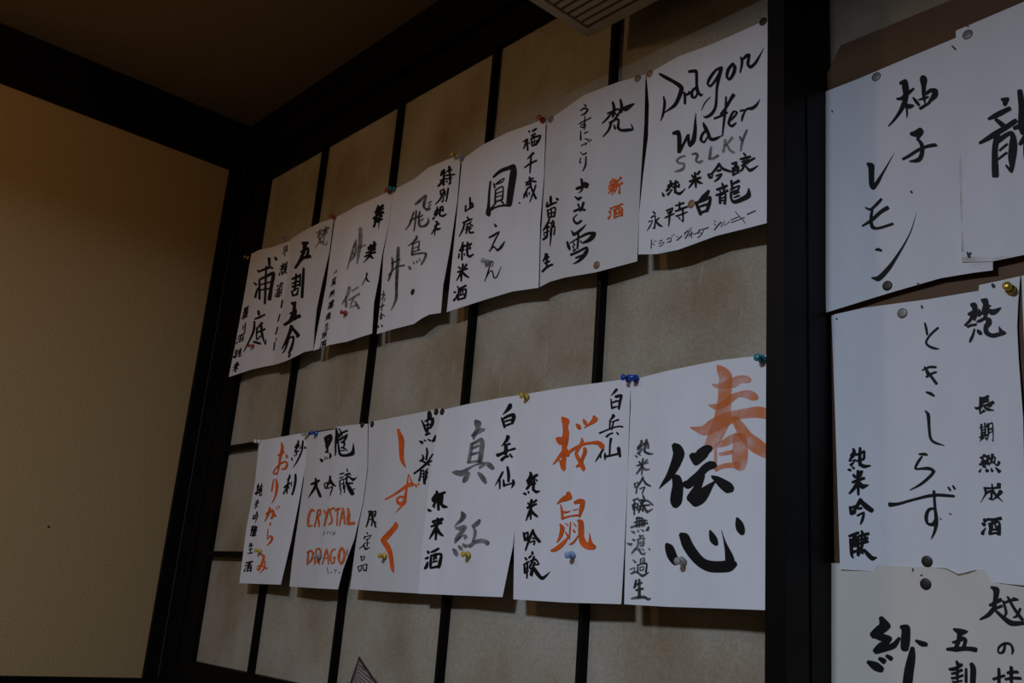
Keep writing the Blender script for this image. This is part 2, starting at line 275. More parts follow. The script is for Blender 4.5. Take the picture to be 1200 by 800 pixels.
# ink strokes in sheet coordinates: u v half-width-u half-width-v per point, 4000 units across the sheet
INK = [
 ('s8','character','orange_wash','''2467 81 -13 6 2580 168 -102 41 2710 285 -180 20 2705 448 -197 -18 2698 664 -191 -20 2677 878 -221 -32 2640 1035 -222 -56 2514 1214 -193 -73 2416 1337 -153 -71 2316 1420 -109 -58 2272 1457 -49 -26;2343 388 -8 12 2473 436 -5 37 2722 435 23 58 2948 410 56 83 3127 368 29 71 3305 380 -11 64 3393 400 -16 40 3433 409 -7 18;2256 728 -4 11 2450 781 4 49 2671 757 45 53 2893 671 57 57 3092 622 23 48 3313 629 -12 69 3488 675 -40 70 3595 709 -24 37 3632 720 -11 17;1797 1066 -4 11 1939 1101 -12 35 2156 1154 20 86 2404 1098 83 108 2751 1015 82 106 3062 960 41 83 3410 944 18 87 3663 951 -11 93 3852 989 -28 79 3931 1005 -13 35;2941 973 -34 12 2975 1002 -76 27 3134 1144 -113 39 3335 1338 -128 59 3548 1466 -121 89 3752 1566 -95 84 3877 1624 -84 74 3953 1659 -38 33;2481 1446 -18 -1 2483 1461 -39 -2 2495 1579 -43 -4 2492 1708 -47 -3 2507 1839 -30 -1 2509 1850 -14 0;2493 1443 10 15 2524 1437 22 33 2745 1397 47 58 2943 1342 45 66 3118 1326 33 75 3192 1319 14 34;3130 1261 -83 -1 3140 1328 -185 -3 3167 1511 -207 -9 3163 1691 -211 -4 3195 1820 -133 13 3226 1873 -53 8;2580 1581 4 11 2604 1579 8 25 2751 1571 12 33 2950 1556 13 33 2982 1553 6 15;2482 1820 11 17 2515 1813 26 36 2690 1774 18 38 2955 1770 0 46 3130 1791 -13 67 3198 1800 -6 30'''),
 ('s8','character','black','''1320 1300 -35 17 1436 1374 -117 32 1506 1479 -165 -12 1452 1598 -143 -41 1350 1732 -115 -41 1227 1848 -79 -37 1070 1945 -37 -20 948 2026 -5 -3;1355 1831 -31 19 1451 1884 -112 30 1501 2014 -155 -7 1474 2174 -172 -23 1454 2279 -164 -24 1436 2340 -114 -18 1425 2378 -51 -8;1840 1511 -28 15 1880 1538 -62 34 1983 1607 -3 110 2134 1541 103 81 2270 1473 62 69 2366 1460 25 46 2407 1455 11 20;1646 1992 -7 24 1702 2002 -15 54 1783 2017 30 70 1925 1955 73 58 2091 1870 73 51 2227 1783 65 55 2363 1741 31 68 2472 1749 -13 53 2514 1761 -13 25 2540 1767 -6 11;2162 1852 -37 -11 2147 1883 -83 -24 2094 1985 -91 -26 2026 2103 -94 -33 1929 2202 -106 -42 1873 2269 -115 -42 1839 2309 -52 -19;1816 2248 -22 33 1958 2291 13 101 2097 2247 107 92 2234 2168 99 65 2369 2081 52 35 2491 2011 12 9;2394 1918 -11 11 2532 1979 -48 43 2709 2064 -81 62 2857 2130 -69 77 2945 2150 -34 58 3006 2165 -15 26|
1172 2952 -28 9 1256 3024 -112 28 1331 3151 -129 28 1404 3241 -112 24 1433 3295 -68 12 1446 3318 -31 5;1566 2810 -24 17 1683 2866 -104 44 1782 3006 -128 38 1948 3166 -111 52 2140 3289 -78 66 2359 3351 -35 85 2639 3361 4 87 2876 3346 34 84 3037 3314 25 40 3080 3306 11 18;2914 3392 62 -4 2905 3346 137 -9 2878 3214 113 -12 2822 3098 67 -10 2742 2948 22 -3 2668 2789 4 -1;2364 2780 -13 3 2410 2858 -67 13 2463 2942 -85 26 2531 3002 -39 25 2565 3014 -8 7;3096 2606 -22 4 3147 2693 -94 14 3189 2785 -108 17 3231 2851 -70 13 3247 2876 -32 6'''),
 ('s8','character','grey_dark','''367 1121 -16 1 375 1134 -35 3 393 1165 -37 -7 333 1213 -28 -15 273 1253 -24 -14 262 1260 -11 -6;455 1204 -8 -6 444 1208 -17 -14 351 1244 -24 -17 275 1281 -26 6 418 1279 -25 6 341 1327 -24 -17 279 1348 -19 -16 265 1352 -8 -7;202 1369 -5 3 211 1374 -10 8 267 1402 -18 14 284 1411 -8 6;320 1357 -6 3 328 1363 -13 6 361 1385 -15 7 371 1392 -7 3;428 1199 3 7 443 1199 7 16 585 1197 8 20 604 1197 4 9;536 1124 -15 -4 533 1135 -33 -8 508 1225 -37 -9 483 1315 -37 -1 518 1356 -29 5 527 1368 -13 2;586 1216 -12 -1 587 1226 -26 -3 592 1291 -30 -4 593 1301 -13 -2;482 1338 -5 7 501 1345 -12 16 615 1386 -7 20 742 1404 0 8 750 1406 0 4|
310 1484 -8 4 321 1492 -18 9 371 1525 -20 10 384 1534 -9 4;448 1444 -15 -3 446 1456 -33 -7 434 1513 -29 -6 432 1523 -13 -3;486 1525 8 6 498 1520 18 13 574 1488 20 15 587 1483 9 7;248 1561 4 7 263 1560 9 15 421 1549 9 18 594 1540 8 15 609 1539 4 7;433 1494 -13 -2 433 1504 -30 -4 431 1605 -33 -5 427 1733 -22 -3 427 1741 -10 -1;432 1568 -13 -6 422 1577 -29 -13 348 1642 -31 -15 266 1699 -21 -11 257 1705 -10 -5;429 1580 -9 3 439 1588 -19 8 523 1652 -15 20 650 1661 1 9 658 1661 1 4|
214 1853 -13 0 218 1864 -29 1 247 1944 -29 1 251 1954 -13 0;221 1878 6 7 235 1875 12 15 329 1855 -17 13 310 1930 -26 -5 308 1939 -11 -2;302 1922 -10 -2 301 1929 -22 -4 274 2042 -26 -5 272 2051 -12 -2;475 1765 -12 -5 468 1774 -27 -10 393 1861 -26 -11 317 1931 -19 -9 310 1937 -9 -4;461 1793 -10 2 469 1802 -22 5 552 1896 -25 13 696 1956 -12 12 710 1962 -5 5;369 1976 3 6 382 1975 8 13 523 1959 -21 10 478 2021 -24 -7 455 2076 -14 -3 453 2081 -6 -2|
475 2088 -11 2 481 2097 -24 4 515 2147 -30 5 523 2158 -14 2;171 2160 3 6 184 2158 7 13 342 2142 8 15 356 2141 4 7;174 2234 -11 1 178 2243 -25 2 223 2332 -35 4 230 2345 -16 2;232 2162 -12 -1 232 2171 -26 -2 236 2408 -26 -2 236 2417 -12 -1;189 2246 3 7 204 2245 7 15 330 2235 -17 11 318 2338 -26 -3 317 2347 -11 -1;209 2294 2 6 222 2294 4 13 316 2291 4 13 329 2291 2 6;344 2182 2 7 359 2181 5 15 548 2177 5 18 565 2177 2 8;393 2224 4 7 408 2223 8 15 611 2201 -5 17 770 2287 -18 12 784 2294 -8 5;524 2186 -10 -4 517 2193 -22 -10 426 2280 -30 -10 367 2388 -24 -6 363 2397 -11 -3;381 2278 1 6 394 2278 3 13 676 2280 4 17 694 2280 2 8;505 2258 -11 -1 504 2267 -26 -3 492 2378 -29 -4 491 2388 -13 -2;529 2298 -10 3 537 2307 -22 6 618 2396 -13 28 788 2352 5 6;355 2352 3 5 366 2351 6 11 459 2338 6 11 470 2337 3 5|
381 2467 -8 -5 371 2473 -18 -12 309 2506 -18 -12 299 2512 -8 -5;280 2487 2 6 293 2487 5 13 371 2482 1 15 497 2499 -2 13 509 2500 -1 6;234 2560 3 7 249 2559 7 15 420 2540 5 18 607 2542 2 15 622 2542 1 7;141 2640 4 8 158 2638 9 17 407 2604 9 19 624 2589 7 19 643 2587 3 9;326 2507 -11 -1 325 2516 -25 -3 314 2637 -29 -3 313 2647 -13 -1;404 2503 -11 -1 403 2512 -25 -3 392 2641 -29 -3 392 2651 -13 -1;482 2507 -11 -1 481 2516 -25 -3 470 2636 -29 -3 469 2646 -13 -1;545 2522 -10 -1 544 2529 -22 -2 532 2630 -25 -3 531 2638 -11 -1;157 2700 -4 4 167 2704 -8 9 256 2736 -18 20 277 2744 -8 9;342 2688 -7 2 348 2694 -15 5 380 2723 -24 8 390 2732 -11 4;447 2686 -5 4 456 2690 -11 8 519 2720 -19 14 535 2728 -9 6;677 2647 -11 -3 672 2655 -23 -7 642 2699 -32 -15 596 2718 -14 -10 586 2723 -6 -5|
195 2845 -3 4 205 2849 -8 9 268 2870 -14 17 285 2875 -6 7;45 2913 -4 8 155 2936 8 26 201 2919 10 9 210 2915 5 4;185 3102 8 4 192 3096 17 9 253 3050 24 11 297 3004 16 6 303 2999 7 3;409 2774 -11 1 413 2783 -24 2 430 2826 -31 3 434 2838 -14 1;416 2799 1 6 429 2799 2 13 522 2799 2 15 536 2799 1 7;339 2861 3 7 354 2860 7 15 538 2840 -22 13 524 2884 -21 -3 522 2892 -9 -1;369 2853 -10 0 369 2860 -22 -1 372 2943 -28 -4 314 3033 -20 -6 309 3040 -9 -2;406 2908 1 5 417 2908 3 11 540 2903 -18 10 526 2966 -21 -3 525 2973 -10 -1;407 2936 1 5 418 2935 3 11 525 2930 3 11 536 2929 1 5;424 2973 1 5 434 2972 3 11 526 2966 4 13 539 2965 2 6;372 3010 -8 1 375 3016 -17 2 391 3054 -24 3 395 3063 -11 1;418 3002 -8 1 420 3008 -17 2 453 3093 -23 13 545 3115 7 19 590 3087 10 6 595 3084 5 3;492 3005 -7 2 497 3010 -16 4 528 3048 -22 6 535 3057 -10 3;674 3012 -5 2 680 3016 -11 5 710 3041 -19 9 719 3048 -9 4|
219 3207 -6 3 227 3212 -12 8 305 3260 -25 15 320 3270 -11 7;142 3385 4 7 156 3382 9 14 277 3354 -19 13 248 3429 -22 -8 204 3457 -18 -11 193 3464 -8 -5;161 3459 3 6 173 3457 6 13 339 3429 -5 21 505 3494 0 28 683 3430 7 7;440 3198 -10 0 440 3206 -21 0 442 3290 -25 0 442 3299 -11 0;428 3208 3 6 440 3206 6 13 546 3189 -17 14 547 3282 -24 -1 547 3291 -11 0;501 3219 -8 0 501 3225 -18 0 502 3281 -12 10 547 3273 6 10 557 3271 3 5;366 3299 -11 0 366 3308 -25 0 369 3429 -28 0 369 3440 -13 0;352 3309 2 7 366 3308 5 15 607 3283 -23 16 594 3430 -31 -1 593 3442 -14 -1;427 3339 -8 0 428 3346 -17 1 435 3402 -21 1 436 3409 -9 0;432 3347 1 5 443 3346 3 11 533 3337 -15 9 519 3393 -15 -9 444 3402 -4 -11 434 3403 -2 -5|
330 3558 -14 -2 327 3569 -31 -3 300 3672 -36 -7 271 3709 -22 -6 265 3718 -10 -3;299 3657 4 7 314 3653 9 16 492 3614 10 18 510 3610 5 8;417 3547 -16 0 417 3559 -35 0 419 3689 -41 1 422 3853 -41 1 423 3869 -18 0;313 3748 3 8 332 3745 7 19 523 3714 7 18 541 3712 3 8;188 3898 2 6 202 3896 5 15 349 3874 7 27 554 3859 -8 27 670 3892 -1 25 734 3872 7 9 743 3870 3 4'''),
 ('s9','character','orange','''1637 563 -20 10 1782 647 -132 19 1783 758 -97 -5 1810 868 -112 -7 1790 1016 -120 -13 1768 1153 -90 -7 1775 1270 -81 -6 1746 1425 -98 -6 1763 1503 -80 -2 1766 1565 -21 -1;1470 947 -21 16 1602 1005 -21 70 1749 994 77 54 1897 873 36 13;1823 1160 -22 -10 1800 1174 -50 -21 1654 1264 -44 -20 1514 1365 -34 -16 1390 1437 -9 -4;1605 1360 -16 5 1701 1442 -59 14 1763 1512 -86 8 1778 1571 -20 0;1831 1147 -13 2 1838 1156 -29 4 1903 1237 -61 3 1906 1295 -62 -3 1907 1314 -28 -1;2171 723 -10 4 2185 730 -21 10 2268 775 -63 23 2323 817 -51 14 2345 834 -23 6;2432 647 -12 3 2442 656 -27 6 2497 709 -64 11 2540 760 -37 6 2550 772 -17 3;2796 603 -19 4 2810 618 -43 9 2860 670 -98 -13 2783 715 -57 -33 2636 765 -25 -18 2468 819 -5 -4;2417 989 -12 0 2432 1068 -62 -10 2340 1160 -49 -15 2227 1252 -59 -7 2273 1331 -68 10 2422 1453 -74 15 2509 1551 -81 4 2511 1589 -31 -1 2512 1598 -14 -1;2538 1171 -28 -1 2539 1189 -61 -3 2546 1266 -71 -10 2475 1359 -59 -13 2403 1461 -61 -23 2305 1495 -29 -23 2217 1511 -6 -6;1862 1274 16 9 1885 1265 35 21 2041 1204 34 23 2240 1155 25 23 2513 1110 15 24 2780 1103 6 25 3000 1113 -23 37 3130 1176 -78 22 3151 1224 -45 3 3158 1239 -20 1|
1958 1962 -37 3 1971 1987 -81 7 2009 2058 -115 -33 1859 2083 -46 -49 1707 2124 -32 -25 1563 2188 -4 -2;1701 2191 -7 1 1703 2196 -15 2 1755 2300 -40 2 1782 2439 -45 -2 1772 2468 -30 -3 1769 2478 -13 -2;1743 2462 6 8 1764 2458 12 18 1998 2423 8 14 2246 2408 4 15 2429 2409 3 20 2455 2409 1 9;2201 2177 8 11 2231 2173 19 25 2413 2148 9 41 2534 2161 -73 26 2519 2239 -87 -10 2467 2355 -63 -8 2432 2452 -17 -2;1789 2317 -5 5 1803 2321 -10 11 1881 2342 -4 20 2076 2326 3 5;2171 2314 2 3 2178 2313 4 6 2362 2294 4 6 2369 2293 2 3;1702 2552 -11 3 1712 2560 -25 8 1791 2626 -79 7 1758 2733 -67 -10 1687 2830 -38 -11 1597 2897 -5 -2;2024 2789 -11 -4 1898 2869 -43 -19 1730 2956 -49 -30 1545 3026 -30 -32 1397 3050 -7 -12;2353 2498 -13 13 2476 2530 -86 27 2503 2665 -110 1 2517 2799 -103 9 2612 2915 -100 38 2789 2973 -30 53 2977 2974 30 48 3032 2956 22 17;2872 2975 44 -2 2864 2945 97 -5 2842 2860 49 -2 2817 2736 8 0;1884 2535 -5 3 1891 2539 -11 6 1986 2583 -18 9 1997 2588 -8 4;1903 2698 -9 3 1910 2704 -21 6 1995 2773 -37 10 2008 2784 -17 4;2096 2527 -8 0 2095 2532 -17 -1 2077 2678 -30 -2 2059 2832 -17 -1 2059 2837 -8 0;2196 2540 -6 2 2203 2544 -13 5 2305 2600 -20 7 2315 2606 -9 3;2209 2663 -12 3 2218 2670 -27 6 2261 2710 -35 8 2272 2720 -15 3;2411 2766 -5 -2 2407 2769 -11 -3 2268 2873 -26 -11 2146 2919 -18 -14 2055 2932 -4 -5'''),
 ('s9','character','black','''3564 156 -13 -7 3550 165 -29 -15 3487 203 -29 -15 3412 248 -12 -7 3348 274 -4 -3;3367 329 -9 0 3368 336 -20 0 3387 424 -24 0 3413 511 -28 0 3416 520 -13 0;3490 304 5 10 3514 302 12 23 3637 293 7 25 3708 297 -41 16 3674 388 -40 -7 3637 528 -32 -5 3635 538 -14 -2;3394 409 4 5 3405 407 8 11 3539 385 8 16 3655 386 3 11 3667 386 1 5;3392 494 3 8 3412 494 7 18 3508 491 6 14 3584 482 5 9 3594 481 2 4|
3423 615 -18 6 3441 630 -40 14 3470 653 -57 -5 3396 698 -29 -14 3323 751 -8 -4;3365 723 -13 -1 3364 732 -28 -3 3358 806 -28 -3 3355 870 -24 -2 3355 877 -11 -1;3401 757 3 5 3412 756 7 11 3526 740 10 15 3639 725 11 17 3657 723 5 8;3490 732 -9 -2 3487 738 -20 -4 3454 811 -28 -5 3422 894 -28 -5 3418 903 -12 -2;3008 942 6 8 3026 939 14 17 3211 905 12 15 3439 863 10 15 3666 846 2 16 3786 858 -3 17 3806 860 -1 8;3240 1020 12 8 3258 1013 27 18 3352 975 17 16 3465 954 11 15 3480 952 5 7;3580 941 -8 3 3589 948 -18 7 3645 988 -25 10 3657 997 -11 4|
3189 1220 -14 -5 3178 1230 -32 -12 3088 1310 -29 -10 2995 1390 -25 -9 2920 1450 -8 -3;3107 1304 -9 -1 3107 1311 -20 -2 3100 1383 -25 -2 3100 1391 -11 -1;3417 1037 -20 -2 3414 1051 -44 -5 3392 1165 -32 -3 3391 1269 -32 -2 3389 1352 -28 -2 3389 1361 -13 -1;3242 1296 -13 -1 3241 1305 -28 -2 3238 1367 -36 -1 3249 1419 -20 0 3251 1426 -9 0;3205 1368 4 9 3226 1367 8 20 3435 1353 9 19 3622 1335 11 19 3705 1321 14 18 3726 1317 6 8;3665 1208 -26 1 3672 1228 -59 2 3696 1300 -59 4 3733 1383 -36 3 3738 1394 -16 1'''),
 ('s9','character','black','''567 1530 -20 2 577 1543 -44 6 608 1584 -60 -5 525 1661 -41 -15 452 1710 -35 -13 437 1720 -16 -6;709 1615 -15 -6 696 1625 -34 -13 586 1707 -45 -18 502 1763 -39 -16 485 1773 -18 -7;463 1698 -6 8 486 1703 -13 19 646 1739 -45 4 534 1808 -44 -19 449 1864 -34 -14 434 1873 -15 -6;306 1935 -2 6 322 1938 -4 13 394 1949 -21 23 443 1969 -20 13 460 1976 -9 6;516 1900 -15 2 523 1910 -33 4 542 1941 -39 4 550 1952 -18 2;647 1642 8 9 669 1638 18 19 808 1609 26 25 862 1595 17 15 878 1591 8 7;754 1601 -18 -2 752 1613 -39 -5 722 1757 -53 -5 713 1888 -53 -4 712 1905 -24 -2;826 1681 -11 1 829 1689 -25 2 842 1718 -31 2 847 1728 -14 1;631 1787 6 7 649 1784 13 16 789 1760 16 20 811 1756 7 9;704 1878 -14 9 730 1889 -31 20 828 1930 -10 29 953 1917 7 13 968 1916 3 6|
512 2120 -13 4 524 2129 -28 8 573 2166 -39 12 589 2178 -18 5;673 2062 -21 -3 667 2076 -46 -7 641 2133 -46 -7 635 2146 -21 -3;712 2141 10 6 727 2135 21 14 854 2087 25 16 871 2080 11 7;477 2234 8 8 499 2230 18 19 690 2192 19 22 858 2162 13 16 875 2159 6 7;653 2119 -21 -1 652 2133 -47 -2 648 2277 -47 -2 645 2449 -27 -1 645 2457 -12 0;643 2237 -17 -4 635 2248 -38 -8 565 2347 -46 -9 470 2468 -19 -4 466 2474 -9 -2;634 2252 -15 5 648 2263 -33 10 755 2343 -43 19 897 2402 -23 15 916 2410 -10 7|
380 2694 -18 1 386 2706 -40 2 451 2843 -54 5 459 2859 -24 2;404 2734 7 7 423 2730 15 15 552 2703 -27 18 528 2844 -41 -3 526 2856 -18 -1;760 2644 -17 -4 752 2655 -37 -8 642 2788 -44 -9 475 3029 -26 -5 470 3037 -12 -2;743 2666 -16 3 753 2677 -36 7 841 2776 -49 15 998 2874 -44 18 1020 2888 -20 8;714 2800 -4 5 729 2803 -10 12 798 2818 -12 15 815 2822 -5 7;631 2889 4 6 646 2887 9 12 816 2860 -25 14 790 2929 -32 -3 786 2939 -14 -1|
722 3055 -18 1 724 3067 -39 2 736 3116 -52 3 740 3132 -23 2;434 3174 -15 5 449 3184 -33 12 508 3225 -39 14 525 3236 -17 6;578 3198 13 6 595 3189 29 14 681 3145 28 14 697 3137 13 6;375 3327 8 7 392 3322 17 15 596 3262 20 17 616 3256 9 8;420 3324 -18 1 422 3336 -41 2 442 3481 -47 2 444 3495 -21 1;538 3265 -18 0 538 3277 -40 0 525 3566 -34 0 524 3576 -15 0;437 3396 3 6 452 3394 7 13 568 3378 8 16 588 3375 4 7;447 3471 7 7 465 3466 15 15 581 3435 15 15 599 3431 7 7;802 3148 -16 -3 794 3159 -37 -7 711 3275 -43 -9 626 3363 -36 -9 615 3374 -16 -4;634 3250 4 7 653 3247 9 16 850 3217 -15 22 962 3302 -42 -8 852 3317 -8 -16 833 3320 -4 -7;832 3263 -16 -3 823 3274 -36 -7 712 3419 -44 -7 656 3520 -32 -4 651 3530 -14 -2;606 3392 0 8 626 3392 0 17 796 3390 0 20 820 3389 0 9;772 3411 -11 -1 769 3419 -25 -3 713 3534 -32 -4 709 3543 -14 -2;775 3373 -24 9 796 3390 -54 19 964 3515 -54 29 1129 3569 5 36 1384 3443 6 4'''),
 ('s10','character','grey','''1793 376 -28 10 1838 397 -62 22 1970 463 -166 13 1987 574 -106 -20 1882 689 -106 -23 1860 788 -32 -5;1735 710 16 10 1760 704 36 22 1969 651 64 44 2202 611 45 47 2321 608 16 24 2350 607 7 11;1810 853 -36 -4 1810 873 -81 -10 1804 1027 -85 -11 1778 1201 -91 -12 1768 1255 -66 -9 1764 1272 -30 -4;1802 881 17 13 1835 875 37 28 2021 842 43 33 2205 808 -24 42 2280 879 -107 1 2289 1053 -110 -11 2273 1246 -107 -3 2295 1279 -69 4 2307 1300 -31 2;1805 971 11 11 1837 967 26 25 2002 950 31 27 2140 925 31 24 2168 920 14 11;1826 1099 10 11 1857 1096 23 25 2013 1082 22 25 2176 1069 19 23 2204 1066 8 10;1689 1253 5 9 1717 1253 13 21 1983 1248 15 28 2264 1246 12 25 2296 1245 5 11;1026 1419 1 18 1237 1442 4 53 1505 1465 58 65 1715 1408 62 37 1961 1341 26 20 2232 1304 16 21 2499 1298 -2 28 2686 1349 -51 46 2857 1421 -46 29 2899 1438 -21 13;2257 1395 15 9 2279 1388 32 21 2463 1329 47 31 2495 1319 21 14;1848 1451 -33 -9 1833 1469 -74 -19 1762 1555 -122 -32 1686 1629 -100 -29 1645 1661 -49 -15 1630 1672 -22 -7;2235 1475 -22 11 2364 1535 -63 28 2519 1628 -79 26 2625 1707 -55 15 2650 1726 -25 7|
1714 2271 -24 5 1734 2287 -53 11 1827 2359 -134 -3 1749 2445 -80 -27 1565 2521 -45 -20 1418 2589 -7 -3;1485 2605 -1 12 1524 2608 -2 27 1685 2619 20 44 1891 2587 -3 45 1951 2605 -76 5 1851 2674 -74 -27 1693 2759 -88 -28 1593 2845 -88 -18 1547 2914 -40 -7 1540 2924 -18 -3;1583 2887 14 6 1599 2880 32 13 1707 2828 32 15 1868 2769 18 15 1960 2761 -18 20 2003 2796 -88 -2 1955 2839 -35 -9 1945 2848 -16 -4;1451 3028 -20 10 1560 3074 -71 25 1654 3146 -89 20 1701 3185 -44 10 1717 3198 -20 4;1697 2967 -12 6 1715 2975 -27 13 1819 3020 -62 28 1884 3056 -37 14 1904 3068 -16 6;1879 2925 -12 6 1897 2933 -26 13 1977 2967 -50 26 2058 3003 -32 16 2082 3013 -14 7;2558 2445 -22 -7 2543 2458 -49 -16 2483 2509 -75 -31 2368 2559 -52 -40 2244 2575 -17 -22 2217 2578 -8 -10;2287 2577 -23 4 2302 2593 -51 9 2390 2679 -70 4 2391 2782 -68 -7 2337 2884 -57 -9 2328 2899 -25 -4;2047 2966 -1 8 2071 2968 -2 18 2224 2977 33 40 2395 2909 45 36 2638 2876 16 44 2816 2885 -22 42 2966 2927 -46 41 3021 2943 -21 18'''),
 ('s10','character','black','''3425 146 -33 -7 3411 163 -73 -17 3363 222 -95 -29 3231 289 -47 -20 3074 354 -9 -4;3019 405 -14 2 3029 414 -32 4 3132 506 -60 6 3207 620 -39 2 3214 631 -18 1;3071 446 11 8 3091 442 23 17 3336 394 29 28 3559 381 -41 31 3594 433 -94 -5 3538 552 -57 -10 3532 566 -26 -4;3166 498 6 7 3186 496 13 16 3461 474 15 18 3484 472 7 8;3207 587 8 8 3229 584 17 18 3473 555 17 18 3496 553 8 8|
3412 779 -37 -7 3398 800 -83 -16 3354 871 -62 -18 3230 938 -27 -11 3132 995 -9 -3;3285 942 -18 -1 3286 953 -40 -2 3302 1063 -45 -5 3261 1145 -38 -6 3257 1155 -17 -3;3247 978 5 6 3263 976 11 12 3499 950 17 20 3524 947 8 9;3371 984 -15 -1 3372 993 -34 -1 3386 1090 -39 -4 3344 1172 -32 -5 3340 1181 -15 -2;2937 1164 12 14 2975 1159 27 31 3129 1140 28 27 3385 1090 14 15 3723 1055 15 20 3747 1052 7 9;3149 1273 20 10 3174 1262 44 22 3297 1211 29 21 3477 1189 15 17 3499 1186 7 8;3512 1146 -14 4 3526 1155 -31 9 3622 1218 -35 10 3638 1228 -16 4|
3289 1491 -19 -5 3280 1502 -41 -11 3180 1623 -50 -14 3013 1780 -10 -3;3189 1660 -19 -1 3192 1673 -43 -1 3228 1835 -38 -1 3231 1846 -17 0;3441 1393 -21 1 3449 1407 -48 2 3535 1559 -70 0 3559 1708 -49 -2 3561 1722 -22 -1;3339 1654 -17 0 3344 1665 -37 1 3398 1790 -59 1 3405 1808 -26 1;3341 1779 7 11 3369 1777 15 23 3571 1763 13 18 3742 1738 16 18 3762 1735 7 8;3737 1663 -21 1 3744 1677 -46 2 3780 1752 -66 -6 3715 1848 -15 -3'''),
 ('s10','character','black','''403 1777 -24 3 418 1793 -53 6 455 1833 -71 -9 334 1905 -51 -18 255 1966 -48 -15 239 1977 -21 -7;558 1853 -17 -6 544 1862 -39 -14 403 1959 -50 -18 307 2019 -45 -16 290 2030 -20 -7;218 1977 3 14 257 1979 7 30 409 1985 26 36 514 1963 -35 15 401 2061 -54 -16 332 2122 -48 -14 319 2134 -22 -6;63 2167 -7 4 77 2173 -15 9 154 2201 -29 27 260 2219 -10 19 287 2224 -4 9;354 2112 -16 4 371 2123 -36 9 411 2150 -31 8 425 2160 -14 4;468 1890 12 10 495 1886 25 23 679 1855 30 29 826 1836 26 26 858 1832 11 12;598 1839 -20 -3 596 1852 -45 -6 575 1991 -71 -7 578 2118 -70 -3 611 2207 -57 0 616 2223 -26 0;703 1829 -23 -2 703 1843 -51 -5 707 1971 -77 -7 703 2071 -64 -6 703 2089 -29 -3;475 2023 -1 9 502 2026 -2 20 671 2045 -4 26 704 2049 -1 12;673 2069 -20 10 706 2084 -44 21 828 2138 -32 35 997 2156 -2 20 1024 2159 -1 9|
347 2447 -6 8 373 2452 -14 18 501 2480 -20 26 537 2488 -9 12;617 2369 -23 -3 614 2383 -51 -6 601 2445 -57 -6 598 2460 -26 -3;383 2443 7 9 409 2441 15 20 650 2421 18 26 853 2406 22 32 894 2403 10 14;833 2415 -17 -8 814 2425 -40 -17 692 2484 -34 -15 675 2492 -16 -7;324 2557 10 10 353 2553 22 22 618 2515 21 22 829 2487 21 23 857 2483 9 10;630 2430 -26 -2 629 2445 -57 -5 615 2619 -64 -4 626 2830 -51 -2 627 2844 -23 -1;588 2555 -24 -6 576 2569 -54 -13 469 2692 -59 -15 333 2815 -24 -6 326 2821 -11 -3;618 2570 -20 4 634 2583 -44 9 769 2696 -60 22 946 2760 -25 15 969 2768 -11 7|
280 3070 -13 5 296 3079 -29 11 358 3112 -57 22 389 3129 -26 10;196 3248 5 6 215 3245 12 14 308 3232 30 24 376 3207 22 12 390 3201 10 5;221 3473 20 6 238 3462 45 14 313 3410 73 15 353 3321 44 5 358 3309 20 2;457 3109 8 7 478 3105 18 16 661 3067 30 24 815 3021 26 18 836 3015 12 8;489 3158 -17 -1 490 3168 -38 -1 496 3346 -64 -1 516 3447 -51 0 518 3461 -23 0;471 3184 6 8 492 3181 13 17 759 3148 10 26 951 3156 -50 20 931 3319 -83 -7 899 3432 -64 -6 894 3449 -29 -3;621 3134 -14 0 622 3143 -32 -1 630 3270 -45 -1 631 3282 -20 0;698 3122 -14 0 701 3130 -31 1 735 3245 -44 1 738 3256 -20 0;528 3323 4 6 547 3321 10 14 789 3294 12 17 810 3292 5 8;505 3444 6 9 531 3442 12 20 894 3407 16 26 927 3404 7 11'''),
 ('s11','character','orange','''1645 286 -22 1 1657 300 -49 3 1745 411 -97 6 1881 567 -146 0 1934 803 -133 -6 2015 1009 -107 4 2149 1130 -61 11 2277 1195 -14 4|
1372 1901 11 8 1393 1897 25 17 1717 1828 33 23 2160 1711 49 27 2488 1621 61 45 2771 1604 31 50 2845 1607 7 23 2879 1608 3 10;2462 1361 -19 -2 2464 1547 -54 -5 2456 1751 -69 -7 2432 1954 -98 -17 2278 2095 -53 -16 2006 2229 -9 -3;2511 1903 4 -13 2465 1897 8 -29 2206 1865 -19 -28 2010 1911 -65 -12 2108 2002 -50 28 2362 2025 72 51 2446 1954 106 28 2474 1932 48 13;2490 1372 -8 1 2496 1376 -17 2 2721 1558 -48 6 2737 1571 -22 3;2917 1600 -17 3 2931 1611 -38 6 3004 1663 -58 9 3025 1679 -26 4;3077 1586 -19 2 3088 1597 -40 4 3117 1627 -54 5 3131 1642 -24 2|
2092 2436 -45 0 2129 2522 -136 -19 1926 2652 -121 -41 1712 2770 -124 -44 1590 2854 -159 -4 1790 2977 -120 31 1961 3111 -125 18 2087 3280 -112 8 2189 3470 -101 7 2261 3576 -30 2'''),
